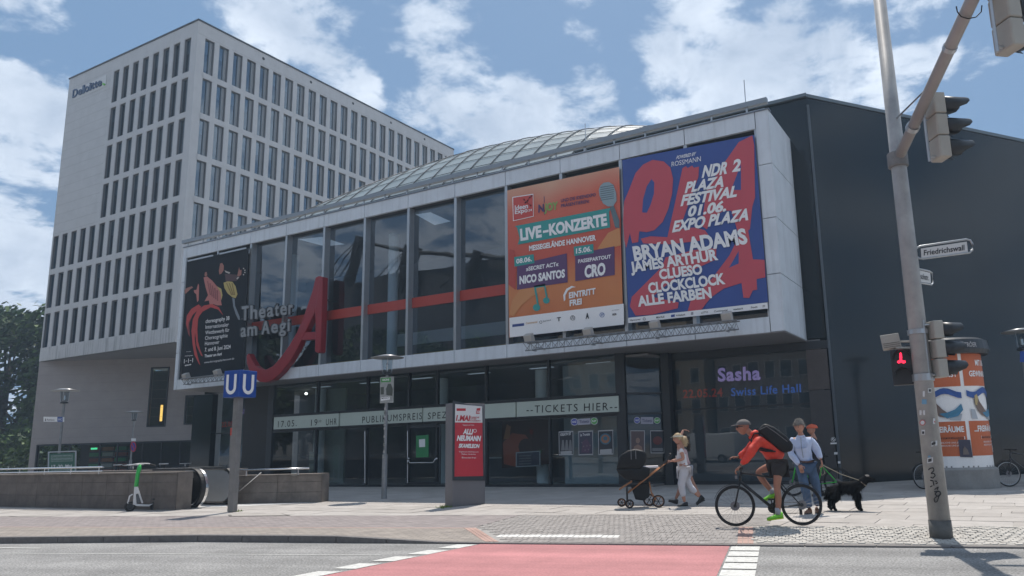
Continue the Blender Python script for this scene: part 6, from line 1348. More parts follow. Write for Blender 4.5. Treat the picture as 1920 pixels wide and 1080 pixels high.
# ================================================================== bicycles, people, dog, stroller, scooter
RUB = mat('rubber', (.018, .018, .019), .75); CHR = mat('bike_metal', (.16, .16, .17), .55, .3); 
def frame_of(a, b):
    """root placement for a thing whose local x runs from ground point a to b"""
    d = V3(b)-V3(a); return V3(a), math.atan2(d.y, d.x)
def bicycle(label, fcol, guards=True, racy=True, rootname='bicycle', group=None):
    r = root(rootname, label, 'bicycle', (0, 0, 0), group, rz=.0); ORG[r.name] = None
    FR = mat('bike_frame_%d' % int(sum(fcol)*1000), fcol, .4, .2); R = .345; L = 1.12
    for x, nm in ((0, 'rear'), (L, 'front')):
        w = obj('wheel', MB().torus((x, 0, R), (0, 1, 0), R-.018, .018, 44, 8), RUB, r, smooth=True)
        obj('rim', MB().torus((x, 0, R), (0, 1, 0), R-.042, .011, 40, 6), BLK if racy else ALU, w, smooth=True)
        sp = MB()
        for i in range(28):
            t = 2*pi*i/28; t2 = t+(.5 if i % 2 else -.5); yy = .03 if i % 4 < 2 else -.03
            sp.tube([(x+cos(t2)*.025, yy, R+sin(t2)*.025), (x+cos(t)*(R-.05), 0, R+sin(t)*(R-.05))], .0016, 3, False)
        obj('spokes', sp, CHR, w, fix=False, kind='stuff'); obj('hub', MB().lathe([(0, -.05), (.03, -.05), (.018, -.02), (.018, .02), (.03, .05), (0, .05)], (x, 0, R), (0, 1, 0), 12), DARKM, w)
        obj('brake_disc', MB().lathe([(.03, .045), (.08, .045), (.08, .048), (.03, .048)], (x, 0, R), (0, 1, 0), 16), CHR, w)
        if guards:
            g = MB(); a0, a1 = (.55, 2.6) if x == 0 else (.35, 1.85)
            arc = [a0+(a1-a0)*i/16 for i in range(17)]
            for a, b in zip(arc, arc[1:]): g.quad(*[(x+cos(q)*(R+.022), yy, R+sin(q)*(R+.022)) for q, yy in ((a, -.022), (a, .022), (b, .022), (b, -.022))])
            o = obj('mudguard', g, BLK, r, fix=False); o.modifiers.new('t', 'SOLIDIFY').thickness = .006
    BB, ST, HT, HB = (.48, 0, .29), (.33, 0, .83), (.985, 0, .90), (1.01, 0, .76)
    obj('frame', MB().tube([BB, ST], .017, 8).tube([(.35, 0, .79), HT], .017, 8).tube([HB, BB], .028, 10).tube([HT, HB], .024, 10).tube([(.02, .06, R), BB], .011, 6).tube([(.02, -.06, R), BB], .011, 6).tube([(.02, .06, R), (.36, .02, .76)], .010, 6).tube([(.02, -.06, R), (.36, -.02, .76)], .010, 6), FR, r, smooth=True)
    obj('fork', MB().tube([HB, (1.02, .05, .70), (L, .055, R)], .014, 8).tube([HB, (1.02, -.05, .70), (L, -.055, R)], .014, 8), FR, r, smooth=True)
    obj('seat_post', MB().tube([ST, (.295, 0, .97)], .013, 8), BLK, r)
    sd = MB().prism([(.16, -.07, .97), (.16, .07, .97), (.30, .05, .985), (.44, .015, .975), (.44, -.015, .975), (.30, -.05, .985)], (0, 0, .035)); obj('saddle', sd, BLK, r, bev=.015)
    obj('stem', MB().tube([(.985, 0, .90), (.975, 0, .96), (1.03, 0, .985)], .015, 8), BLK, r)
    obj('handlebar', MB().tube([(.97, -.31, .985), (1.02, -.18, .985), (1.03, 0, .985), (1.02, .18, .985), (.97, .31, .985)], .013, 8), BLK, r, smooth=True)
    for s_ in (-1, 1): obj('grip', MB().tube([(.965, s_*.31, .985), (.995, s_*.22, .985)], .019, 8), RUB, r)
    obj('crankset', MB().lathe([(0, .055), (.085, .055), (.085, .06), (0, .06)], BB, (0, -1, 0), 20).tube([(BB[0], -.075, BB[2]), (.45, -.075, .13)], .011, 6).tube([(BB[0], .075, BB[2]), (.51, .075, .455)], .011, 6), BLK, r)
    obj('pedal', MB().box((.40, -.17, .115), (.50, -.08, .14)), BLK, r); obj('pedal', MB().box((.46, .08, .44), (.56, .17, .465)), BLK, r)
    obj('chain', MB().tube([(.48, -.058, .375), (.0, -.05, .385)], .005, 4).tube([(.48, -.058, .205), (.02, -.05, .20), (0, -.05, .3)], .005, 4), BLK, r); obj('derailleur', MB().box((-.01, -.07, .17), (.04, -.055, .30)).lathe([(0, -.04), (.05, -.04), (.03, -.055), (0, -.055)], (0, 0, R), (0, 1, 0), 14), BLK, r)
    if racy: obj('front_light', MB().box((1.05, -.02, .80), (1.09, .02, .85)), CHR, r)
    return r
def place(r, a, b):
    p, t = frame_of(a, b); r.location = p; r.rotation_euler = (0, 0, t); return r
gr_, gf_ = gz(1506, 985.5, 0), gz(1384, 987, 0)
bk = bicycle('black hybrid bicycle ridden past the crossing by the rider in the red jacket', (.02, .024, .028)); place(bk, gr_, gf_)
# --- skin and cloth
SKM = mat('skin', (.42, .21, .145), .55, var=.08, vs=12); SKT = mat('skin_tanned', (.33, .155, .10), .5, var=.08, vs=12)
JAC = mat('jacket_red', (.62, .045, .022), .65, var=.14, vs=9, bump=.8, bs=9); SHO = mat('shorts_black', (.022, .024, .027), .8, bump=.2, bs=16); HAIRD = mat('hair_dark', (.03, .02, .015), .8)
def head(r, c, rad_, face, skin_m, hair_m=None, hair='short', parent=None):
    """face: unit direction the face looks; builds skull with brow, nose, mouth, chin, ears, eyes; hair as a shell"""
    c = V3(c); f = V3(face).normalized(); z = V3((0, 0, 1)); s = f.cross(z).normalized(); z = s.cross(f).normalized(); R = rad_
    def P(a, b, h): return c + s*a*R + f*b*R + z*h*R
    g = MB(); n, m_ = 20, 14
    for i in range(m_+1):
        ph = pi*i/m_
        for k in range(n):
            t = 2*pi*k/n; x, y, h = sin(ph)*cos(t)*.74, sin(ph)*sin(t)*.92, cos(ph)*1.12
            if h < 0: x *= 1+.30*h; y = y*(1+.16*h)+(.10*-h)
            if y > .5 and abs(x) < .2 and -.35 < h < .15: y += .20*(1-abs(x)/.2)*(1-(abs(h+.12)/.3)) if abs(h+.12) < .3 else 0
            if y > .5 and abs(x) < .6 and .15 < h < .3: y += .05
            g.v.append(tuple(P(x, y, h)))
    for i in range(m_):
        for k in range(n): k2 = (k+1) % n; g.f.append((i*n+k, i*n+k2, (i+1)*n+k2, (i+1)*n+k))
    hd = obj('head', g, skin_m, r, smooth=True, local=True)
    g = MB()
    for q in (-1, 1): ball(g, P(.74*q, -.02, -.08), (R*.10, R*.16, R*.22), 8, 6)
    obj('ears', g, skin_m, hd, smooth=True, local=True, kind='stuff')
    g = MB()
    for q in (-1, 1): ball(g, P(.27*q, .80, .10), R*.085, 8, 6)
    obj('eyes', g, mat('eye', (.03, .025, .02), .3), hd, smooth=True, local=True, kind='stuff')
    g = MB(); g.obox(P(0, .87, -.48), s*R*.24, f*R*.03, z*R*.035); obj('mouth', g, mat('lips', (.30, .10, .08), .5), hd, local=True)
    g = MB(); ball(g, P(0, .98, -.16), (R*.10, R*.10, R*.16), 8, 6); obj('nose', g, skin_m, hd, smooth=True, local=True)
    if hair_m:
        g = MB(); 
        for i in range(10):
            ph = pi*.56*i/9
            for k in range(n):
                t = 2*pi*k/n; lim = 1.0; x, y, h = sin(ph)*cos(t)*.79, sin(ph)*sin(t)*.97-.04, cos(ph)*1.17
                if y > .1: h = max(h, .42+.0*y); 
                if y > .1 and h <= .43: y *= .96
                g.v.append(tuple(P(x+random.uniform(-.02, .02), y+random.uniform(-.02, .02), h)))
        for i in range(9):
            for k in range(n): k2 = (k+1) % n; g.f.append((i*n+k, i*n+k2, (i+1)*n+k2, (i+1)*n+k))
        obj('hair', g, hair_m, hd, smooth=True, local=True)
    return P, hd
def hand(r, w, d, up, skin_m, L=.175, curl=.6, side=1):
    """wrist w, pointing d, palm normal -up; five fingers curled round what they hold"""
    w, d, up = V3(w), V3(d).normalized(), V3(up).normalized(); s = d.cross(up).normalized()*side
    g = MB(); p = w+d*L*.28; g.obox(p, d*L*.28, s*L*.22, up*L*.075)
    for i, (o, l) in enumerate(((-.17, .40), (-.06, .46), (.06, .43), (.17, .34))):
        a = w+d*L*.54+s*L*o; pts = [a]; ang_ = 0
        for k in range(3): ang_ += curl*(.5+.35*k); a = a+(d*cos(ang_)-up*sin(ang_))*L*l*(.45, .32, .23)[k]; pts.append(a)
        g.tube(pts, 0, 6, rs=[L*.052, L*.05, L*.045, L*.035])
    a = w+d*L*.15-s*L*.18; g.tube([a, a+(d*.6-s*.8).normalized()*L*.22, a+(d*.8-s*.45-up*.5*curl).normalized()*L*.40], 0, 6, rs=[L*.065, L*.055, L*.04])
    return obj('hand', g, skin_m, r, smooth=True, local=True, bev=0)
def shoe(r, ankle, d, m, L=.27, sole=None, tilt=0., name='shoe'):
    a = V3(ankle); d = V3((d[0], d[1], 0)).normalized(); s = V3((-d.y, d.x, 0)); u = V3((0, 0, 1))
    d2 = (d*cos(tilt)-u*sin(tilt)); u2 = (u*cos(tilt)+d*sin(tilt)); b = a-u2*.075
    g = MB(); st = [(-.30, .034, .085), (-.2, .040, .10), (0, .040, .085), (.2, .043, .062), (.4, .046, .048), (.56, .038, .038), (.66, .018, .026)]; n0 = 0
    for (x, w_, h) in st:
        for k in range(8): t = pi*k/7; g.v.append(tuple(b+d2*x*L+s*cos(t)*w_+u2*(sin(t)**.7*h)))
    for i in range(len(st)-1):
        for k in range(7): g.f.append((i*8+k, i*8+k+1, (i+1)*8+k+1, (i+1)*8+k))
        g.f.append((i*8+7, i*8, (i+1)*8, (i+1)*8+7))
    g.f.append(tuple(range(8))); g.f.append(tuple((len(st)-1)*8+k for k in range(8)))
    o = obj(name, g, m, r, smooth=True, local=True)
    q = []
    for (x, w_, h) in st: q.append(b+d2*x*L+s*w_*1.04)
    for (x, w_, h) in reversed(st): q.append(b+d2*x*L-s*w_*1.04)
    obj('sole', MB().prism(q, -u2*.018), sole or m, o, local=True); return o
# --- cyclist, in the bicycle's own frame (x forward, z up, y to his left = towards us)
cy_ = root('person', 'cyclist in a bright red jacket, grey cap and black shorts with a big black backpack', 'person', (0, 0, 0), None, rz=0.); ORG[cy_.name] = None; place(cy_, gr_, gf_)
# local +y is left of travel; the camera sees the rider's left side
nr = -1 if True else 1
# which local y side faces the camera?
dloc = Matrix.Rotation(-cy_.rotation_euler.z, 4, 'Z') @ (CAM-V3(gr_)); NS = 1 if dloc.y > 0 else -1
def Y_(v): return v*NS
J = dict(pel=(.30, 0, 1.06), wai=(.40, 0, 1.20), che=(.60, 0, 1.40), nk=(.74, 0, 1.53), nk2=(.80, 0, 1.60), hd=(.86, 0, 1.66),
 sn=(.66, Y_(.18), 1.46), en=(.81, Y_(.26), 1.22), wn=(.99, Y_(.27), 1.035), sf=(.66, Y_(-.18), 1.46), ef=(.86, Y_(-.26), 1.24), wf=(1.0, Y_(-.25), 1.16),
 hn=(.33, Y_(.10), 1.04), kn=(.40, Y_(.12), .66), an=(.41, Y_(.12), .20), hf=(.33, Y_(-.10), 1.04), kf=(.70, Y_(-.13), .90), af=(.46, Y_(-.13), .55))
E = [('pel', 'wai'), ('wai', 'che'), ('che', 'nk'), ('nk', 'nk2'), ('nk2', 'hd'), ('che', 'sn'), ('sn', 'en'), ('en', 'wn'), ('che', 'sf'), ('sf', 'ef'), ('ef', 'wf'), ('pel', 'hn'), ('hn', 'kn'), ('kn', 'an'), ('pel', 'hf'), ('hf', 'kf'), ('kf', 'af')]
R = dict(pel=.13, wai=.12, che=.14, nk=.06, nk2=.055, hd=.06, sn=.06, en=.045, wn=.032, sf=.06, ef=.045, wf=.032, hn=.095, kn=.062, an=.040, hf=.095, kf=.062, af=.040)
# calves get their own bulge
J['cn'] = (.385, Y_(.12), .48); J['cf'] = (.60, Y_(-.13), .74); R['cn'] = .060; R['cf'] = .058
E = [e for e in E if e not in (('kn', 'an'), ('kf', 'af'))]+[('kn', 'cn'), ('cn', 'an'), ('kf', 'cf'), ('cf', 'af')]
body = skin('body', J, E, R, SKT, cy_, 'pel')
def sub(J, ks): return {k: J[k] for k in ks}
Jj = dict(J); Jj['wai'] = (.38, 0, 1.17); Jj['belly'] = (.50, 0, 1.22); Jj['nkc'] = (.755, 0, 1.56); Jj['pelj'] = (.28, 0, 1.08)
Rj = dict(R, pelj=.175, wai=.185, che=.20, nk=.11, nkc=.085, sn=.10, en=.080, wn=.052, sf=.10, ef=.080, wf=.052)
Ej = [('pelj', 'wai'), ('wai', 'che'), ('che', 'nk'), ('nk', 'nkc'), ('che', 'sn'), ('sn', 'en'), ('en', 'wn'), ('che', 'sf'), ('sf', 'ef'), ('ef', 'wf')]
ks = ['pelj', 'wai', 'che', 'nk', 'nkc', 'sn', 'en', 'wn', 'sf', 'ef', 'wf']
folds(skin('jacket', sub(Jj, ks), Ej, sub(Rj, ks), JAC, cy_, 'pelj', 3), .05)
Jh = {'p': (.30, 0, 1.04), 'h': (.33, Y_(.10), .99), 'k': (.385, Y_(.115), .80), 'h2': (.36, Y_(-.10), 1.0), 'k2': (.56, Y_(-.12), .95)}
_sh = skin('shorts', Jh, [('p', 'h'), ('h', 'k'), ('p', 'h2'), ('h2', 'k2')], {'p': .17, 'h': .135, 'k': .115, 'h2': .13, 'k2': .108}, SHO, cy_, 'p', 3); folds(_sh, .035)
P, hd = head(cy_, (.90, 0, 1.685), .118, (1, 0, -.12), SKT)
CAPM = mat('cap_grey', (.12, .11, .105), .8, bump=.2, bs=30)
g = MB(); cc = V3((.885, 0, 1.72))
for i in range(8):
    ph = pi*.5*i/7
    for k in range(18): t = 2*pi*k/18; g.v.append((cc.x+sin(ph)*cos(t)*.128, cc.y+sin(ph)*sin(t)*.105, cc.z+cos(ph)*.10))
for i in range(7):
    for k in range(18): k2 = (k+1) % 18; g.f.append((i*18+k, i*18+k2, (i+1)*18+k2, (i+1)*18+k))
cpo = obj('cap', g, CAPM, cy_, smooth=True, local=True)
g = MB(); bp_ = [(.97, -.085, 1.722), (1.05, -.07, 1.715), (1.10, -.03, 1.708), (1.10, .03, 1.708), (1.05, .07, 1.715), (.97, .085, 1.722)]; g.prism(bp_, (0, 0, .010)); obj('brim', g, mat('brim_grey', (.2, .19, .18), .7), cpo, local=True, bev=.004)
g = MB(); g.obox((1.0, 0, 1.69), (.012, 0, 0), (0, .075, 0), (0, 0, .018)); [g.obox((.95, q*.085, 1.694), (.055, 0, 0), (0, .004, 0), (0, 0, .006)) for q in (-1, 1)]; obj('sunglasses', g, BLK, cy_, local=True)
skin('hood', {'a': (.70, Y_(.10), 1.56), 'b': (.66, 0, 1.60), 'c': (.70, Y_(-.10), 1.56), 'd': (.80, Y_(-.09), 1.55), 'e': (.80, Y_(.09), 1.55)}, [('a', 'b'), ('b', 'c'), ('c', 'd'), ('a', 'e')], dict(a=.06, b=.065, c=.06, d=.045, e=.045), JAC, cy_, 'b', 1)
hand(cy_, (.99, Y_(.27), 1.025), (.6, 0, -.5), (0.55, 0, .8), SKT, .19, .9, NS); hand(cy_, (1.0, Y_(-.25), 1.16), (1, 0, .05), (0, 0, 1), SKT, .19, .7, -NS)
obj('watch', MB().lathe([(.038, -.014), (.043, -.014), (.043, .014), (.038, .014)], (1.0, Y_(-.25), 1.16), (1, 0, 0), 12), BLK, cy_, local=True)
GRN = mat('shoe_green', (.20, .62, .04), .5); GRS = mat('shoe_lime', (.45, .62, .03), .5)
shoe(cy_, (.42, Y_(.12), .215), (1, 0), GRN, .29, GRS, .12); shoe(cy_, (.47, Y_(-.13), .54), (1, 0), GRN, .29, GRS, .3)
obj('sock', MB().tube([(.41, Y_(.12), .20), (.41, Y_(.12), .31)], 0, 12, rs=[.050, .047]), mat('sock_grey', (.35, .37, .40), .9), cy_, smooth=True, local=True); obj('sock', MB().tube([(.46, Y_(-.13), .53), (.49, Y_(-.13), .61)], 0, 10, rs=[.048, .046]), mat('sock_grey', (.35, .37, .40)), cy_, smooth=True, local=True)
# backpack
bpk = root('backpack', 'large black backpack worn by the cyclist in the red jacket', 'backpack', (0, 0, 0), None, rz=0.); ORG[bpk.name] = None; place(bpk, gr_, gf_)
BPM = mat('backpack_black', (.012, .013, .015), .6, 0, .3, bump=.1, bs=20); bq = [(.66, 1.60), (.53, 1.74), (.36, 1.66), (.17, 1.50), (.07, 1.36), (.09, 1.25), (.24, 1.22), (.43, 1.36), (.58, 1.53)]
obj('sack', MB().prism([(x, -.16, z) for x, z in bq], (0, .32, 0)), BPM, bpk, local=True, bev=.045, smooth=True)
obj('side_seam', MB().tube([(x, Y_(.162), z) for x, z in [(.62, 1.63), (.50, 1.68), (.34, 1.56), (.17, 1.41)]], .008, 6), mat('seam_grey', (.12, .12, .12), .5), bpk, local=True)
for q in (-1, 1): obj('strap', MB().tube([(.60, q*.13, 1.57), (.72, q*.13, 1.56), (.78, q*.14, 1.46), (.70, q*.17, 1.33), (.42, q*.17, 1.26)], .018, 6), BPM, bpk, local=True, smooth=True)
obj('chest_strap', MB().tube([(.70, Y_(.16), 1.30), (.55, Y_(.19), 1.26), (.38, Y_(.17), 1.25)], .014, 6), BPM, bpk, local=True)
# --- generic local frame: x to the right in the picture, y away from the viewer
def stand(name, label, px, py, cat='person', group=None):
    b = gz(px, py); r = root(name, label, cat, (0, 0, 0), group, rz=0.); ORG[r.name] = None; r.location = b
    v = V3((b.x, b.y, 0)).normalized(); r.rotation_euler = (0, 0, math.atan2(v.y, v.x)-pi/2); return r
# --- man with the dog
mn = stand('person', 'grey haired man in a pale blue shirt and jeans holding a dog lead', 1523, 963)
k = 1.0
J = dict(pel=(-.05, .02, .95), wai=(-.08, .02, 1.10), che=(-.10, .0, 1.34), nk=(-.10, -.01, 1.52), hd=(-.105, -.02, 1.62), sl=(-.27, .0, 1.44), el=(-.33, -.02, 1.17), wl=(-.17, -.17, .95), sr=(.08, .02, 1.44), er=(.19, .04, 1.22), wr=(.25, -.05, 1.03),
 hl=(-.15, .0, .90), kl=(-.10, -.06, .50), cl=(-.08, -.03, .34), al=(-.06, -.02, .10), hr=(.03, .03, .90), kr=(.13, .05, .52), cr=(.12, .10, .36), ar=(.10, .12, .12))
E = [('pel', 'wai'), ('wai', 'che'), ('che', 'nk'), ('nk', 'hd'), ('che', 'sl'), ('sl', 'el'), ('el', 'wl'), ('che', 'sr'), ('sr', 'er'), ('er', 'wr'), ('pel', 'hl'), ('hl', 'kl'), ('kl', 'cl'), ('cl', 'al'), ('pel', 'hr'), ('hr', 'kr'), ('kr', 'cr'), ('cr', 'ar')]
R = dict(pel=.13, wai=.13, che=.135, nk=.06, hd=.06, sl=.06, el=.045, wl=.032, sr=.06, er=.045, wr=.032, hl=.085, kl=.06, cl=.055, al=.04, hr=.085, kr=.06, cr=.055, ar=.04)
skin('body', J, E, R, SKM, mn, 'pel')
SHT = mat('shirt_blue', (.46, .53, .70), .75, var=.08, vs=10, bump=.8, bs=9); JEA = mat('jeans', (.055, .10, .18), .85, var=.3, vs=8, bump=.7, bs=9)
Js = dict(J); Js['bot'] = (-.055, .02, 1.0); Js['col'] = (-.10, -.01, 1.49); ks = ['bot', 'wai', 'che', 'col', 'sl', 'el', 'wl', 'sr', 'er', 'wr']
_st = skin('shirt', sub(Js, ks), [('bot', 'wai'), ('wai', 'che'), ('che', 'col'), ('che', 'sl'), ('sl', 'el'), ('el', 'wl'), ('che', 'sr'), ('sr', 'er'), ('er', 'wr')], dict(bot=.178, wai=.180, che=.19, col=.095, sl=.108, el=.074, wl=.05, sr=.108, er=.074, wr=.05), SHT, mn, 'wai', 3)
folds(_st, .045)
obj('collar', MB().lathe([(.075, 0), (.082, .01), (.068, .032), (.062, .03)], (-.10, -.01, 1.49), (0, -.15, 1), 14), SHT, mn, local=True)
obj('placket', MB().tube([(-.10, -.165, 1.47), (-.105, -.172, 1.3), (-.085, -.17, 1.08)], .006, 5), mat('placket_dark', (.16, .18, .22), .8), mn, local=True)
folds(skin('jeans', sub(J, ['pel', 'hl', 'kl', 'cl', 'al', 'hr', 'kr', 'cr', 'ar']), [e for e in E if e[0] in ('pel', 'hl', 'kl', 'cl', 'hr', 'kr', 'cr') and e[1] != 'wai'], dict(pel=.155, hl=.118, kl=.09, cl=.085, al=.078, hr=.118, kr=.09, cr=.085, ar=.078), JEA, mn, 'pel', 3), .04)
obj('belt', MB().torus((-.06, .02, 1.0), (0, 0, 1), .155, .018, 24, 6), mat('belt_brown', (.10, .045, .025), .5), mn, local=True, smooth=True)
Pm, hm = head(mn, (-.115, -.03, 1.70), .130, (-.45, -.85, -.30), SKM, mat('hair_grey', (.24, .22, .195), .8, var=.4, vs=30)); hh = [o for o in hm.children if o.name.startswith('hair')][0]; strands(hh, 900, .035, mat('hair_grey', (.24, .22, .195)), hm, .45)
hand(mn, (-.16, -.18, .94), (.25, -.2, -1), (0, -1, .1), SKM, .18, .5, 1); hand(mn, (.255, -.06, 1.02), (.1, -.2, -1), (1, -.1, 0), SKM, .18, 1.0, 1)
BRS = mat('shoe_brown', (.16, .07, .035), .5); shoe(mn, (-.06, -.02, .095), (-.35, -.9), BRS, .28, BLK); shoe(mn, (.10, .12, .095), (.15, -.9), BRS, .28, BLK)
# --- dog
dg_ = stand('dog', 'shaggy black dog with greying face standing on a lead beside the man', 1592, 958, 'dog'); DB = mat('dog_black', (.007, .007, .008), .95, 0, .15, var=.4, vs=14, bump=.7, bs=22)
z0 = .0
J = dict(rump=(-.24, .02, .46), back=(-.02, .02, .465), ch=(.20, .02, .44), nk=(.31, .01, .54), hd=(.38, .0, .635), mz=(.49, -.01, .60), ns=(.545, -.01, .59), ta=(-.33, .03, .46), tb=(-.385, .04, .36), tc=(-.40, .05, .24),
 ha=(-.24, -.06, .36), hb=(-.18, -.07, .26), hc=(-.30, -.07, .17), hd_=(-.27, -.07, .03), he=(-.22, -.07, .015), ia=(-.26, .10, .36), ib=(-.24, .11, .26), ic=(-.37, .11, .17), id_=(-.36, .11, .03), ie=(-.31, .11, .015),
 fa=(.20, -.06, .34), fb=(.19, -.07, .20), fc=(.22, -.07, .03), fd=(.27, -.07, .015), ga=(.20, .09, .34), gb=(.17, .10, .20), gc=(.18, .10, .03), gd=(.23, .10, .015))
E = [('rump', 'back'), ('back', 'ch'), ('ch', 'nk'), ('nk', 'hd'), ('hd', 'mz'), ('mz', 'ns'), ('rump', 'ta'), ('ta', 'tb'), ('tb', 'tc'), ('rump', 'ha'), ('ha', 'hb'), ('hb', 'hc'), ('hc', 'hd_'), ('hd_', 'he'), ('rump', 'ia'), ('ia', 'ib'), ('ib', 'ic'), ('ic', 'id_'), ('id_', 'ie'), ('ch', 'fa'), ('fa', 'fb'), ('fb', 'fc'), ('fc', 'fd'), ('ch', 'ga'), ('ga', 'gb'), ('gb', 'gc'), ('gc', 'gd')]
R = dict(rump=.135, back=.14, ch=.155, nk=.12, hd=.088, mz=.042, ns=.030, ta=.065, tb=.075, tc=.05, ha=.105, hb=.075, hc=.042, hd_=.032, he=.03, ia=.10, ib=.07, ic=.042, id_=.032, ie=.03, fa=.08, fb=.052, fc=.034, fd=.032, ga=.08, gb=.052, gc=.034, gd=.032)
dbd = skin('body', J, E, R, DB, dg_, 'back')
fur = MB(); me = dbd.data; random.seed(3)
for i in range(7000):
    p_ = random.choice(me.polygons); c = me.vertices[random.choice(p_.vertices)].co.lerp(p_.center, random.random()); n_ = p_.normal
    if c.z < .05: continue
    ln_ = .022 if c.x > .33 else (.03 if c.z < .24 else .085 if c.z < .42 else .045); dn = (n_*.75+V3((-.5, 0, -.75))*.75).normalized(); s_ = n_.cross(dn)
    if s_.length < .01: continue
    s_ = s_.normalized()*.0055; fur.quad(c-s_, c+s_, c+dn*ln_)
obj('fur', fur, DB, dg_, fix=False, local=True, kind='stuff')
g = MB()
for q in (-.055, .05): g.prism([(.35, q, .69), (.39, q, .70), (.375, q*1.25, .60), (.345, q*1.3, .615)], (0, .012, 0))
obj('ears', g, DB, dg_, local=True, kind='stuff', bev=.004); obj('grey_blaze', ball(MB(), (.40, -.045, .685), (.045, .018, .020)), mat('dog_grey', (.28, .26, .24), .8), dg_, smooth=True, local=True)
obj('collar', MB().torus((.30, .01, .545), (.75, 0, .8), .085, .012, 20, 6), mat('collar_tan', (.30, .24, .18), .6), dg_, local=True, smooth=True)
bl_k = MB(); ball(bl_k, (.445, -.04, .645), .008); ball(bl_k, (.445, .025, .645), .008); obj('eyes', bl_k, mat('dog_eye', (.08, .05, .03), .2), dg_, local=True, kind='stuff')
bpy.context.view_layer.update()
h_ = mn.matrix_world @ V3((.27, -.08, .93)); c_ = dg_.matrix_world @ V3((.24, -.05, .60))
obj('lead', MB().tube([h_, h_.lerp(c_, .5)-V3((0, 0, .03)), c_], .007, 6).tube([h_+V3((0, 0, .05)), h_+V3((-.06, 0, -.06)), h_+V3((-.03, 0, -.20)), h_+V3((.03, 0, -.16)), h_], .009, 6), mat('lead_tan', (.34, .30, .22), .7), None, label='tan dog lead running from the man\'s hand down to the black dog', cat='dog lead')
# --- second cyclist in dark clothes astride a green bicycle behind the man
bk2 = bicycle('bright green bicycle half hidden behind the man with the dog', (.05, .55, .06)); q = gz(1546, 930); vv_ = V3((q.x, q.y, 0)).normalized(); sR = V3((vv_.y, -vv_.x, 0)); place(bk2, q+sR*.35, q-sR*.75+vv_*.1)
c2_ = root('person', 'person in dark clothes with an orange helmet standing astride the green bicycle', 'person', (0, 0, 0), None, rz=0.); ORG[c2_.name] = None; place(c2_, q+sR*.35, q-sR*.75+vv_*.1)
J = dict(pel=(.42, 0, 1.0), che=(.46, 0, 1.34), nk=(.50, 0, 1.50), hd=(.52, 0, 1.6), sl=(.48, .17, 1.42), el=(.62, .26, 1.20), wl=(.90, .24, 1.04), sr=(.48, -.17, 1.42), er=(.62, -.26, 1.20), wr=(.90, -.24, 1.04), hl=(.42, .11, .94), kl=(.50, .18, .52), al=(.46, .20, .10), hr=(.42, -.11, .94), kr=(.50, -.18, .52), ar=(.46, -.20, .10))
E = [('pel', 'che'), ('che', 'nk'), ('nk', 'hd'), ('che', 'sl'), ('sl', 'el'), ('el', 'wl'), ('che', 'sr'), ('sr', 'er'), ('er', 'wr'), ('pel', 'hl'), ('hl', 'kl'), ('kl', 'al'), ('pel', 'hr'), ('hr', 'kr'), ('kr', 'ar')]
R = dict(pel=.13, che=.14, nk=.06, hd=.06, sl=.06, el=.045, wl=.032, sr=.06, er=.045, wr=.032, hl=.09, kl=.06, al=.042, hr=.09, kr=.06, ar=.042)
skin('body', J, E, R, SKM, c2_, 'pel'); DKC = mat('dark_clothes', (.018, .02, .026), .8, bump=.2, bs=16)
skin('dark_jacket', sub(J, ['pel', 'che', 'nk', 'sl', 'el', 'wl', 'sr', 'er', 'wr']), E[:2]+E[3:9], dict(pel=.16, che=.17, nk=.08, sl=.085, el=.065, wl=.045, sr=.085, er=.065, wr=.045), DKC, c2_, 'pel')
skin('dark_trousers', sub(J, ['pel', 'hl', 'kl', 'al', 'hr', 'kr', 'ar']), E[9:], dict(pel=.15, hl=.11, kl=.08, al=.06, hr=.11, kr=.08, ar=.06), DKC, c2_, 'pel')
head(c2_, (.54, 0, 1.66), .115, (.8, .6*NS, -.1), SKM); g = MB()
for i in range(8):
    ph = pi*.5*i/7
    for kk in range(16): t = 2*pi*kk/16; g.v.append((.52+sin(ph)*cos(t)*.15, sin(ph)*sin(t)*.12, 1.70+cos(ph)*.12))
for i in range(7):
    for kk in range(16): k2 = (kk+1) % 16; g.f.append((i*16+kk, i*16+k2, (i+1)*16+k2, (i+1)*16+kk))
ho = obj('helmet', g, mat('helmet_orange', (.55, .09, .03), .4), c2_, local=True, smooth=True)
for q_ in (-.05, 0, .05): obj('vent', MB().tube([(.40, q_, 1.79), (.52, q_, 1.825), (.63, q_, 1.775)], .008, 5), BLK, ho, local=True)
shoe(c2_, (.46, .20, .095), (1, .1), BLK); shoe(c2_, (.46, -.20, .095), (1, -.1), BLK); hand(c2_, (.90, .24, 1.03), (.8, 0, -.4), (0, 0, 1), SKM, .18, .9); hand(c2_, (.90, -.24, 1.03), (.8, 0, -.4), (0, 0, 1), SKM, .18, .9, -1)
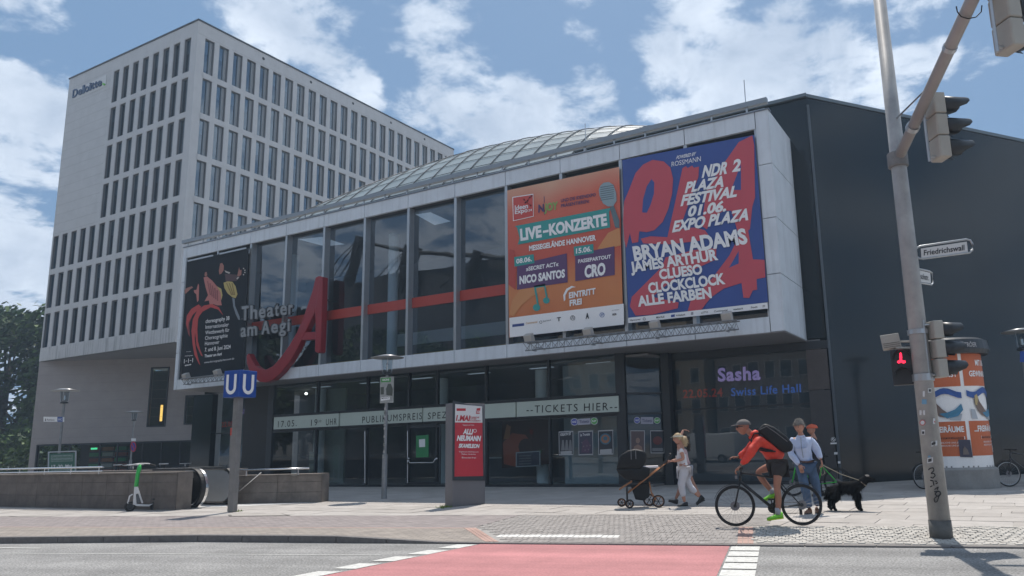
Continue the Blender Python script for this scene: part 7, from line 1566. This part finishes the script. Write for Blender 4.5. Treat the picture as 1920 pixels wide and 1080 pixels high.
# --- woman pushing the stroller
w1 = stand('person', 'blonde woman in a white T-shirt, visor and pale trousers pushing the black stroller', 1279, 950)
J = dict(pel=(.07, 0, .85), wai=(.04, 0, 1.02), che=(.02, 0, 1.20), nk=(.0, 0, 1.36), hd=(-.01, 0, 1.43), sn=(.03, -.15, 1.29), en=(.09, -.17, 1.07), wn=(-.16, -.15, 1.02), sf=(.01, .15, 1.29), ef=(.02, .17, 1.06), wf=(-.20, .10, 1.03),
 hn=(.08, -.08, .80), kn=(.0, -.09, .47), cn=(.03, -.09, .32), an=(.06, -.09, .10), hf=(.07, .08, .80), kf=(.17, .08, .47), cf=(.28, .08, .34), af=(.41, .08, .20))
E = [('pel', 'wai'), ('wai', 'che'), ('che', 'nk'), ('nk', 'hd'), ('che', 'sn'), ('sn', 'en'), ('en', 'wn'), ('che', 'sf'), ('sf', 'ef'), ('ef', 'wf'), ('pel', 'hn'), ('hn', 'kn'), ('kn', 'cn'), ('cn', 'an'), ('pel', 'hf'), ('hf', 'kf'), ('kf', 'cf'), ('cf', 'af')]
R = dict(pel=.135, wai=.105, che=.12, nk=.05, hd=.055, sn=.052, en=.042, wn=.028, sf=.052, ef=.042, wf=.028, hn=.095, kn=.062, cn=.055, an=.035, hf=.095, kf=.062, cf=.055, af=.035)
skin('body', J, E, R, SKM, w1, 'pel'); WT = mat('tshirt_white', (.62, .61, .62), .8, bump=.8, bs=10); PT = mat('trousers_pale', (.46, .46, .50), .8, bump=.8, bs=10)
Jt = dict(J, b=(.06, 0, .90), n2=(.0, 0, 1.32), s1=(.06, -.165, 1.18), s2=(.02, .165, 1.18)); _ts = skin('tshirt', sub(Jt, ['b', 'wai', 'che', 'n2', 'sn', 's1', 'sf', 's2']), [('b', 'wai'), ('wai', 'che'), ('che', 'n2'), ('che', 'sn'), ('sn', 's1'), ('che', 'sf'), ('sf', 's2')], dict(b=.155, wai=.14, che=.155, n2=.07, sn=.08, s1=.072, sf=.08, s2=.072), WT, w1, 'wai', 3); folds(_ts, .035)
folds(skin('trousers', dict(sub(J, ['pel', 'hn', 'kn', 'hf', 'kf']), cn=(.045, -.09, .20), cf=(.34, .08, .27)), [('pel', 'hn'), ('hn', 'kn'), ('kn', 'cn'), ('pel', 'hf'), ('hf', 'kf'), ('kf', 'cf')], dict(pel=.16, hn=.125, kn=.09, cn=.075, hf=.125, kf=.09, cf=.075), PT, w1, 'pel', 3), .04)
BLD = mat('hair_blonde', (.55, .42, .25), .7); P, hd = head(w1, (-.02, 0, 1.535), .112, (-1, -.12, -.1), SKM, BLD); hh = [o for o in hd.children if o.name.startswith('hair')][0]; strands(hh, 900, .05, BLD, hd, .6)
obj('ponytail', ball(ball(MB(), (.12, .0, 1.53), (.07, .05, .06)), (.145, 0, 1.47), (.05, .04, .08)), BLD, w1, smooth=True, local=True); strands(bpy.data.objects['ponytail'], 700, .07, BLD, w1, .7); g = MB(); g.lathe([(.10, -.012), (.118, -.015), (.118, .02), (.10, .02)], (-.01, 0, 1.585), (.12, 0, 1), 18); g.prism([(-.11, -.07, 1.585), (-.19, -.04, 1.555), (-.19, .04, 1.555), (-.11, .07, 1.585)], (0, 0, .008)); obj('visor', g, mat('visor_cream', (.62, .60, .50), .7), w1, local=True)
hand(w1, (-.16, -.15, 1.02), (-1, .1, .1), (0, 0, 1), SKM, .16, .9); hand(w1, (-.20, .10, 1.03), (-1, .0, .1), (0, 0, 1), SKM, .16, .9, -1); shoe(w1, (.06, -.09, .09), (-1, -.1), BLK, .25, mat('sole_white', (.4, .4, .4), .7)); shoe(w1, (.41, .08, .19), (-.9, 0), BLK, .25, None, .7)
# --- second woman behind her, shading her eyes
w2 = stand('person', 'dark haired woman in grey shorts raising an arm over her head behind the blonde woman', 1286, 944)
J = dict(pel=(.04, 0, .86), wai=(.0, 0, 1.02), che=(-.03, 0, 1.22), nk=(-.02, 0, 1.37), hd=(.0, 0, 1.45), sn=(-.02, .14, 1.30), en=(.02, .16, 1.08), wn=(-.03, .10, .9), sf=(-.07, -.14, 1.31), ef=(-.06, -.16, 1.56), wf=(.03, -.06, 1.74),
 hn=(.04, -.08, .80), kn=(-.09, -.08, .47), cn=(-.13, -.08, .32), an=(-.24, -.08, .11), hf=(.05, .08, .80), kf=(.17, .08, .49), cf=(.25, .08, .34), af=(.36, .08, .13))
R = dict(R); skin('body', J, E, R, SKM, w2, 'pel'); TOPP = mat('top_pink', (.52, .36, .36), .8); SHG = mat('shorts_grey', (.40, .42, .47), .8)
skin('top', dict(b=(.02, 0, .94), wai=J['wai'], che=J['che'], n2=(-.02, 0, 1.31)), [('b', 'wai'), ('wai', 'che'), ('che', 'n2')], dict(b=.145, wai=.13, che=.15, n2=.09), TOPP, w2, 'wai')
skin('shorts', dict(p=(.04, 0, .86), a=(.04, -.08, .80), b=(-.04, -.08, .60), c=(.05, .08, .80), d=(.13, .08, .60)), [('p', 'a'), ('a', 'b'), ('p', 'c'), ('c', 'd')], dict(p=.155, a=.12, b=.10, c=.12, d=.10), SHG, w2, 'p')
head(w2, (.02, 0, 1.55), .112, (.3, -.95, -.05), SKM, HAIRD); obj('long_hair', ball(ball(MB(), (.10, .03, 1.46), (.07, .07, .12)), (.13, .02, 1.36), (.05, .05, .10)), HAIRD, w2, smooth=True, local=True); strands(bpy.data.objects['long_hair'], 700, .07, HAIRD, w2, .7)
hand(w2, (.03, -.06, 1.74), (1, 0, -.1), (0, 0, 1), SKM, .16, .6); hand(w2, (-.03, .10, .9), (-.2, 0, -1), (1, 0, 0), SKM, .16, .5); SND_ = mat('sandal', (.03, .025, .02), .6); shoe(w2, (-.24, -.08, .10), (-1, 0), SND_, .24, None, -.3, 'sandal'); shoe(w2, (.36, .08, .11), (-.9, 0), SND_, .24, None, .4, 'sandal')
# --- stroller
sr_ = stand('stroller', 'black pram with copper coloured frame and spoked wheels pushed by the blonde woman', 1203, 951, 'stroller'); COP = mat('copper_frame', (.34, .16, .08), .35, .8); FAB = mat('pram_fabric', (.008, .009, .011), .6, 0, .3, bump=.3, bs=12)
def sx2(u): return (u-690)/282.
def sz2(v): return (1050-v)/282.
def side(pts, y): return [(sx2(u), y, sz2(v)) for u, v in pts]
obj('carrycot', MB().prism(side([(545, 810), (560, 845), (600, 880), (690, 892), (740, 880), (750, 812), (700, 800), (690, 818)], -.19), (0, .38, 0)), FAB, sr_, local=True, bev=.04, smooth=True)
obj('hood', MB().prism(side([(548, 815), (570, 735), (620, 705), (665, 698), (715, 708), (735, 730), (722, 790), (692, 822)], -.20), (0, .40, 0)), FAB, sr_, local=True, bev=.05, smooth=True)
for a in (((572, 742), (640, 700)), ((556, 790), (585, 730))): pass
for k_, (u, v) in enumerate(((640, 700), (668, 698))): obj('hood_bow', MB().tube([(sx2(u), -.205, sz2(v+60)), (sx2(u), -.20, sz2(v+2)), (sx2(u), .20, sz2(v+2)), (sx2(u), .205, sz2(v+60))], .008, 6), mat('pram_grey', (.16, .16, .17), .5), sr_, local=True)
obj('blanket', MB().box((sx2(698), -.17, sz2(815)), (sx2(800), .17, sz2(803))), mat('blanket_white', (.6, .58, .6), .8), sr_, local=True, bev=.01)
for q_ in (-.22, .22): 
    obj('frame_tube', MB().tube([(sx2(612), q_, sz2(960)), (sx2(720), q_, sz2(880)), (sx2(846), q_, sz2(788))], .014, 8), COP, sr_, local=True, smooth=True)
    obj('handle_arm', MB().tube([(sx2(800), q_, sz2(822)), (sx2(850), q_, sz2(775)), (sx2(872), q_, sz2(738))], .012, 8), BLK, sr_, local=True)
    obj('rear_tube', MB().tube([(sx2(742), q_, sz2(900)), (sx2(752), q_, sz2(965)), (sx2(778), q_, sz2(1008))], .013, 8), COP, sr_, local=True); obj('front_tube', MB().tube([(sx2(640), q_*.9, sz2(892)), (sx2(560), q_*.9, sz2(940))], .012, 8), COP, sr_, local=True)
    obj('front_leg', MB().tube([(sx2(606), q_, sz2(930)), (sx2(606), q_, sz2(1015))], .016, 8), BLK, sr_, local=True)
obj('handle_bar', MB().tube([(sx2(872), -.22, sz2(738)), (sx2(876), -.15, sz2(732)), (sx2(876), .15, sz2(732)), (sx2(872), .22, sz2(738))], .016, 8), BLK, sr_, local=True)
obj('basket', MB().prism(side([(630, 915), (742, 905), (740, 985), (705, 1008), (655, 1000)], -.19), (0, .38, 0)), FAB, sr_, local=True, bev=.02)
for (u, rr, yy) in ((620, .095, -.22), (570, .095, .24), (790, .135, -.24), (738, .135, .24)):
    w = obj('wheel', MB().torus((sx2(u), yy, rr), (0, 1, 0), rr-.014, .014, 24, 6), RUB, sr_, local=True, smooth=True); obj('copper_rim', MB().torus((sx2(u), yy, rr), (0, 1, 0), rr-.034, .007, 20, 5), COP, w, local=True)
    g = MB()
    for i in range(6): t = 2*pi*i/6; g.tube([(sx2(u), yy, rr), (sx2(u)+cos(t)*(rr-.03), yy, rr+sin(t)*(rr-.03))], .008, 5)
    obj('wheel_spokes', g, BLK, w, local=True, kind='stuff')
sr_.scale = (1.09, 1.05, 1.06)
# --- parked bicycles
def bike_at(label, q, d, racy=False, col=(.05, .05, .055)):
    b = bicycle(label, col, racy=racy, group='parked bicycles'); place(b, q, V3(q)+V3(d)); return b
q = gz(1722, 918); pb1 = bike_at('dark city bicycle parked behind the traffic pole, its front wheel showing on the left', q+V3((.9, 1.0, 0)), V3((-.75, -.8, 0)))
b = copy_tree(pb1, 'city bicycle leaning at the right edge of the picture before the dark wall'); place(b, gz(1912, 912)+V3((.75, .4, 0)), gz(1912, 912)); b['group'] = 'parked bicycles'
for (px, lb) in ((205, 'bicycle with a pale saddle parked behind the granite wall, leftmost of three'), (240, 'bicycle with curved handlebars parked behind the granite wall, left of the scooter'), (290, 'bicycle with silver handlebars parked behind the granite wall, right of the scooter')):
    d = ray(px, 878); t = (1.0-H_)/d.z if abs(d.z) > 1e-6 else 30
    pz_ = V3((0, 0, 0)); Yb = 17.0; p = gy(px, 878, Yb); b = copy_tree(pb1, lb); b.scale = (1.2, 1.2, 1.22); [(setattr(o_, 'data', o_.data.copy()), o_.data.materials.clear(), o_.data.materials.append(mat('pale_bars', (.5, .5, .5), .35, .3))) for o_ in list(b.children) if o_.name.split('.')[0] in ('handlebar', 'stem', 'saddle')]; place(b, V3((p.x, Yb, 0)), V3((p.x+.95, Yb+.4*(1 if px != 240 else -1), 0)))
# --- e-scooter
sc_ = stand('electric_scooter', 'white and green rental scooter standing before the granite wall', 266, 957, 'scooter'); SW_ = mat('scooter_white', (.62, .62, .62), .4); SG_ = mat('scooter_green', (.03, .42, .08), .4)
k_ = 1.28/85.*1.0
def ss_(u, v, y=0): return ((u-265)*k_, y, (957-v)*k_)
def uv(u, v): return (220+u/9.6, 860+v/9.6)
def q_(u, v, y=0): a, b = uv(u, v); return ss_(a, b, y)
for (u, v) in ((245, 850), (645, 870)): w = obj('wheel', MB().torus(q_(u, v), (.15, 1, 0), .115, .028, 24, 8), RUB, sc_, local=True, smooth=True); obj('hub', MB().lathe([(0, -.03), (.08, -.02), (.08, .02), (0, .03)], q_(u, v), (.15, 1, 0), 14), DARKM, w, local=True)
obj('deck', MB().prism([q_(290, 815, -.08), q_(350, 850, -.08), q_(540, 868, -.08), (q_(600, 820, -.08)), q_(540, 838, -.08), q_(350, 815, -.08)], (0, .16, 0)), SW_, sc_, local=True, bev=.012)
obj('stem_lower', MB().prism([q_(285, 510, -.05), q_(340, 510, -.05), q_(445, 800, -.05), q_(420, 812, -.05), q_(355, 630, -.05), q_(320, 640, -.05), q_(345, 830, -.05), q_(285, 820, -.05)], (0, .10, 0)), SW_, sc_, local=True, bev=.01)
obj('battery', MB().prism([q_(325, 640, -.045), q_(370, 650, -.045), (q_(400, 790, -.045)), q_(350, 805, -.045)], (0, .09, 0)), mat('battery_grey', (.08, .09, .10), .5), sc_, local=True, bev=.01)
obj('stem', MB().tube([q_(315, 510), q_(322, 300), q_(340, 190), q_(345, 120)], 0, 10, rs=[.055, .05, .055, .03]), SG_, sc_, local=True, smooth=True); obj('front_guard', MB().tube([q_(270, 640), q_(225, 670), q_(205, 800)], .022, 6), SW_, sc_, local=True)
obj('handlebar', MB().tube([q_(175, 125, -.2), q_(340, 105, 0), q_(480, 110, .15), q_(590, 150, .22)], .016, 8), SW_, sc_, local=True, smooth=True); obj('grip', MB().tube([q_(500, 120, .16), q_(590, 152, .22)], .022, 8), RUB, sc_, local=True); obj('rear_guard', MB().prism([q_(560, 740, -.04), q_(680, 720, -.04), q_(690, 840, -.04), q_(640, 840, -.04), q_(630, 770, -.04)], (0, .08, 0)), DARKM, sc_, local=True, bev=.01)
obj('plate', MB().box((q_(645, 830)[0], -.06, q_(0, 830)[2]), (q_(680, 0)[0], -.05, q_(0, 780)[2])), WHITE, sc_, local=True); obj('rear_light', MB().box((q_(650, 0)[0], -.06, q_(0, 760)[2]), (q_(680, 0)[0], -.045, q_(0, 735)[2])), mat('rear_red', (.5, .02, .02), .4), sc_, local=True)
# ================================================================== trees and the far side of the square (seen mirrored in the glass)
LEAF = [mat('leaf_%d' % i, c, .6, 0, .3, var=.35, vs=2) for i, c in enumerate(((.05, .09, .028), (.08, .14, .035), (.03, .055, .022)))]
for m_ in LEAF:
    b_ = m_.node_tree.nodes['Principled BSDF']; b_.inputs['Transmission Weight'].default_value = 0
BARK = mat('bark', (.07, .055, .045), .9, var=.3, vs=5)
def tree(label, base, ht, cr, clumps, nleaf, ls, lo=.28, seed=1, group=None, top_m=1):
    rnd = random.Random(seed); r = root('tree', label, 'tree', base, group); ORG[r.name] = None
    tr = MB(); tr.tube([(0, 0, 0), (.1, 0, ht*.25), (-.1, .1, ht*.5), (0, 0, ht*.8)], 0, 9, rs=[ht*.028, ht*.02, ht*.014, ht*.004]); 
    cl_ = []
    for i in range(clumps):
        t = rnd.random()*2*pi; z = lo+(1-lo)*rnd.random(); prof = math.sqrt(max(0.02, 1-((z-.58)/.48)**2)); R_ = cr*prof*math.sqrt(rnd.random())*.95
        c = (cos(t)*R_, sin(t)*R_, ht*z*.96); cl_.append((c, cr*rnd.uniform(.16, .32)))
        if i % 3 == 0: h0 = ht*rnd.uniform(.2, .5); tr.tube([(0, 0, h0), (c[0]*.5, c[1]*.5, (h0+c[2])/2+.3), c], 0, 5, rs=[ht*.009, ht*.006, ht*.0015], cap=False)
    obj('trunk', tr, BARK, r, local=True, smooth=True, fix=False)
    gs = [MB(), MB(), MB()]
    for i in range(nleaf):
        c, R_ = rnd.choice(cl_); u = rnd.random()**.45; a = rnd.random()*2*pi; b = math.acos(rnd.uniform(-1, 1)); p = V3((c[0]+R_*u*sin(b)*cos(a), c[1]+R_*u*sin(b)*sin(a), c[2]+R_*u*.8*cos(b)))
        n_ = V3((rnd.gauss(0, 1), rnd.gauss(0, 1), rnd.gauss(.5, 1))).normalized(); x = n_.orthogonal().normalized(); y = n_.cross(x); s = ls*rnd.uniform(.6, 1.3)
        gs[rnd.choice((0, 0, 1, 2)) if top_m else 0].quad(p-x*s, p-y*s*.6, p+x*s, p+y*s*.6)
    for g_, m_ in zip(gs, LEAF): obj('crown', g_, m_, r, local=True, fix=False, kind='stuff')
    return r
tA = tree('large dark leafy tree at the left edge, taller of the two', (-101, 44, 0), 18.6, 12, 62, 20000, .36, .15, 4)
tB = tree('lighter green tree between the left edge and the stone tower', (-96, 52, 0), 17.5, 9, 70, 16000, .34, .12, 9)
tree('far dark tree low behind the railing at the left edge', (-118, 62, 0), 13, 9, 50, 9000, .4, .1, 15)
tree('broad dark bush behind the railing at the far left edge', (-84, 40, 0), 4.2, 6.5, 46, 6000, .26, .04, 31); tree('dark bush beside the corner of the stone tower at the left', (-74.5, 37.5, 0), 3.4, 4.0, 36, 4000, .22, .04, 33)
t0 = tree('leafy street tree across the road behind the viewer', (-58, -16, 0), 15, 7, 60, 6500, .36, .22, 21, 'trees across the road')
for i, (x, y, s_, lb) in enumerate(((-98, -17, 1.1, 'second street tree across the road'), (-70, -13, 1.0, 'third street tree across the road'), (-62, -30, 1.1, 'fourth street tree across the road'), (-84, -15, 1.15, 'fifth street tree across the road'),  (22, -26, 1.0, 'street tree across the road towards the right'), (40, -34, 1.2, 'street tree across the road farthest to the right'))):
    c = copy_tree(t0, lb, (x, y, 0), i*1.3); c.scale = (s_, s_, s_)
def house(label, x0, x1, y0, y1, h, fl, col, cols, roofc=None):
    r = root('town_house', label, 'building', (x0, y1, 0), 'houses across the road'); M_ = mat('render_%d' % int(h*10+x0), col, .8, var=.08, vs=.3)
    w = MB().box((x0, y0, 0), (x1, y1, h)); obj('wall', w, M_, r); obj('roof', MB().prism([(x0-.3, y1+.4, h), (x1+.3, y1+.4, h), (x1+.3, (y0+y1)/2, h+3), (x0-.3, (y0+y1)/2, h+3)], (0, -.3, 0)), mat('roof_red', roofc or (.22, .07, .05), .8), r); obj('cornice', MB().box((x0-.2, y1, h-.5), (x1+.2, y1+.3, h)), M_, r)
    fh = h/fl; wm = None
    for k in range(fl):
        for c in range(cols):
            xc = x0+(x1-x0)*(c+.5)/cols; z = fh*k+fh*.3
            if wm is None:
                wm = obj('window', MB().box((xc-.6, y1+.02, z), (xc+.6, y1+.06, z+fh*.5)), mat('far_frame', (.5, .5, .48), .6), r); pn = obj('pane', MB().box((xc-.52, y1+.06, z+.08), (xc+.52, y1+.07, z+fh*.5-.08)), mat('far_pane', (.04, .05, .06), .1), wm); bx_, bz_ = xc, z
            else: w2_ = wm.copy(); COL.objects.link(w2_); w2_.location = V3(wm.location)+V3((xc-bx_, 0, z-bz_)); p2_ = pn.copy(); COL.objects.link(p2_); p2_.parent = w2_
    return r
house('sand coloured town house across the road', -45, -29, -44, -30, 17, 5, (.30, .24, .17), 7); house('grey brown office house across the road', -28.5, -14, -46, -32, 21, 6, (.20, .17, .15), 8, (.1, .1, .1))
house('pale grey house across the road farther left', -120, -92, -60, -46, 15, 4, (.35, .35, .33), 10); house('dark glass fronted block across the road', -90, -60, -64, -50, 12, 3, (.10, .11, .12), 12, (.08, .08, .08)); house('long low grey block across the road to the right', 6, 60, -60, -44, 11, 3, (.2, .2, .2), 18, (.1, .1, .1))
# hall with slanting masts and cables, mirrored in the upper glazing
def Vm(x, y, Yv): p = gy(x, y, Yv); return V3((p.x, 2*(YF+.32)-Yv, p.z))
mh = root('masted_hall', 'dark hall hung from slanting masts and cables across the road', 'building', Vm(700, 560, 75)); MSD = mat('mast_dark', (.05, .055, .06), .5, .3)
a_, b_ = Vm(600, 540, 75), Vm(960, 560, 75); obj('hall_body', MB().box((a_.x, a_.y-14, 0), (b_.x+5, a_.y, a_.z)), mat('hall_dark', (.06, .065, .07), .7), mh)
c4r = lambda u, v: (590+u/2.843, 340+v/2.843)
for (t_, bt) in (((220, 295), (150, 560)), ((545, 345), (480, 600)), ((865, 375), (785, 590))):
    T_, B_ = Vm(*c4r(*t_), 74), Vm(*c4r(*bt), 74); m0 = obj('mast', MB().tube([B_, T_], 0, 8, rs=[.55, .8]), MSD, mh)
    for dx_ in (-190, -150, -110): obj('cable', MB().tube([T_, Vm(*c4r(t_[0]+dx_, t_[1]+200+(dx_+150)*.4), 74)], .09, 4), MSD, m0)
    obj('hanger', MB().tube([T_, Vm(*c4r(t_[0]+20, 560), 74)], .06, 4), MSD, m0)
obj('ridge_beam', MB().tube([Vm(*c4r(*q), 74) for q in ((240, 335), (370, 345), (520, 370), (750, 385), (1020, 412), (1200, 430))], .28, 6), MSD, mh)
# cars parked across the road
def car(label, col, van=False):
    r = root('parked_van' if van else 'parked_car', label, 'van' if van else 'car', (0, 0, 0), 'vehicles across the road', rz=0.); ORG[r.name] = None; P_ = mat('paint_%d' % int(sum(col)*500), col, .25, .1, .6)
    side_ = [(-2.6, .35), (2.5, .35), (2.6, .9), (2.0, 1.2), (1.4, 1.95), (.8, 2.1), (-2.6, 2.1)] if van else [(-2.1, .3), (2.1, .3), (2.15, .65), (1.9, .85), (1.0, .95), (.35, 1.40), (-1.1, 1.42), (-1.8, 1.0), (-2.1, .9)]
    W_ = .95 if van else .88; obj('body', MB().prism([(x, -W_, z) for x, z in side_], (0, 2*W_, 0)), P_, r, local=True, bev=.10, smooth=True)
    gl_ = [(1.3, 1.25), (1.75, 1.25), (1.32, 1.85), (.9, 1.85)] if van else [(.85, .98), (.30, 1.33), (-1.05, 1.35), (-1.55, 1.0)]
    for s_ in (-1, 1): obj('side_window', MB().prism([(x, s_*(W_+.002), z) for x, z in gl_], (0, s_*.01, 0)), mat('car_glass', (.02, .025, .03), .08), r, local=True)
    for x in ((-1.6, 1.65) if van else (-1.3, 1.35)):
        for s_ in (-1, 1): w = obj('wheel', MB().lathe([(0, -.1), (.33, -.1), (.33, .1), (0, .1)], (x, s_*(W_-.08), .33), (0, 1, 0), 20), RUB, r, local=True); obj('rim', MB().lathe([(0, .0), (.2, .0)], (x, s_*(W_+.03), .33), (0, s_, 0), 14), ALU, w, local=True, fix=False)
    for s_ in (-1, 1): obj('headlight', MB().box((2.08 if not van else 2.5, s_*.75-.15, .62 if not van else .8), (2.16 if not van else 2.62, s_*.75+.15, .78 if not van else 1.0)), mat('lamp_clear', (.6, .6, .6), .1), r, local=True)
    return r
def put(r, x, y, a): r.location = (x, y, -.12); r.rotation_euler = (0, 0, a)
vn = car('white delivery van parked across the road', (.7, .7, .7), True); put(vn, -19, -2.6, rad(192)); c1_ = car('dark blue car parked across the road', (.02, .03, .06)); put(c1_, -42, -7, rad(192)); c2c = car('silver car parked across the road', (.35, .36, .37)); put(c2c, -49, -8.4, rad(12)); 
# small plants at the feet of the sign post and the poster pillar
GRS_ = mat('weed_green', (.14, .20, .03), .7)
for nm, px, py, n in (('sign', 444, 959, 60), ('pillar', 833, 951, 70), ('pillar', 828, 953, 30)):
    g = MB(); c = gz(px, py); rnd = random.Random(px)
    for i in range(n): p = c+V3((rnd.gauss(0, .09), rnd.gauss(0, .07), 0)); h = rnd.uniform(.02, .08); a = rnd.random()*6; g.quad(p, p+V3((cos(a)*.02, sin(a)*.02, 0)), p+V3((rnd.gauss(0, .02), rnd.gauss(0, .02), h)))
    obj('weeds', g, GRS_, None, fix=False, kind='stuff', label='small tuft of weeds at the foot of the %s' % ('underground sign post' if nm == 'sign' else 'poster pillar'), cat='weeds')
# ================================================================== thin blue air volume added to lift the dark tones, in place of lens veil
lift_mat = bpy.data.materials.new('shadow_lift_air'); lift_mat.use_nodes = True; t = lift_mat.node_tree; t.nodes.clear(); pv = t.nodes.new('ShaderNodeVolumePrincipled'); pv.inputs['Density'].default_value = .0010; pv.inputs['Color'].default_value = (.62, .80, 1, 1); pv.inputs['Anisotropy'].default_value = .25
t.links.new(pv.outputs[0], t.nodes.new('ShaderNodeOutputMaterial').inputs['Volume'])
obj('shadow_lift_box', MB().box((-170, -90, -1.4), (90, 120, 36)), lift_mat, None, kind='stuff', fix=False)
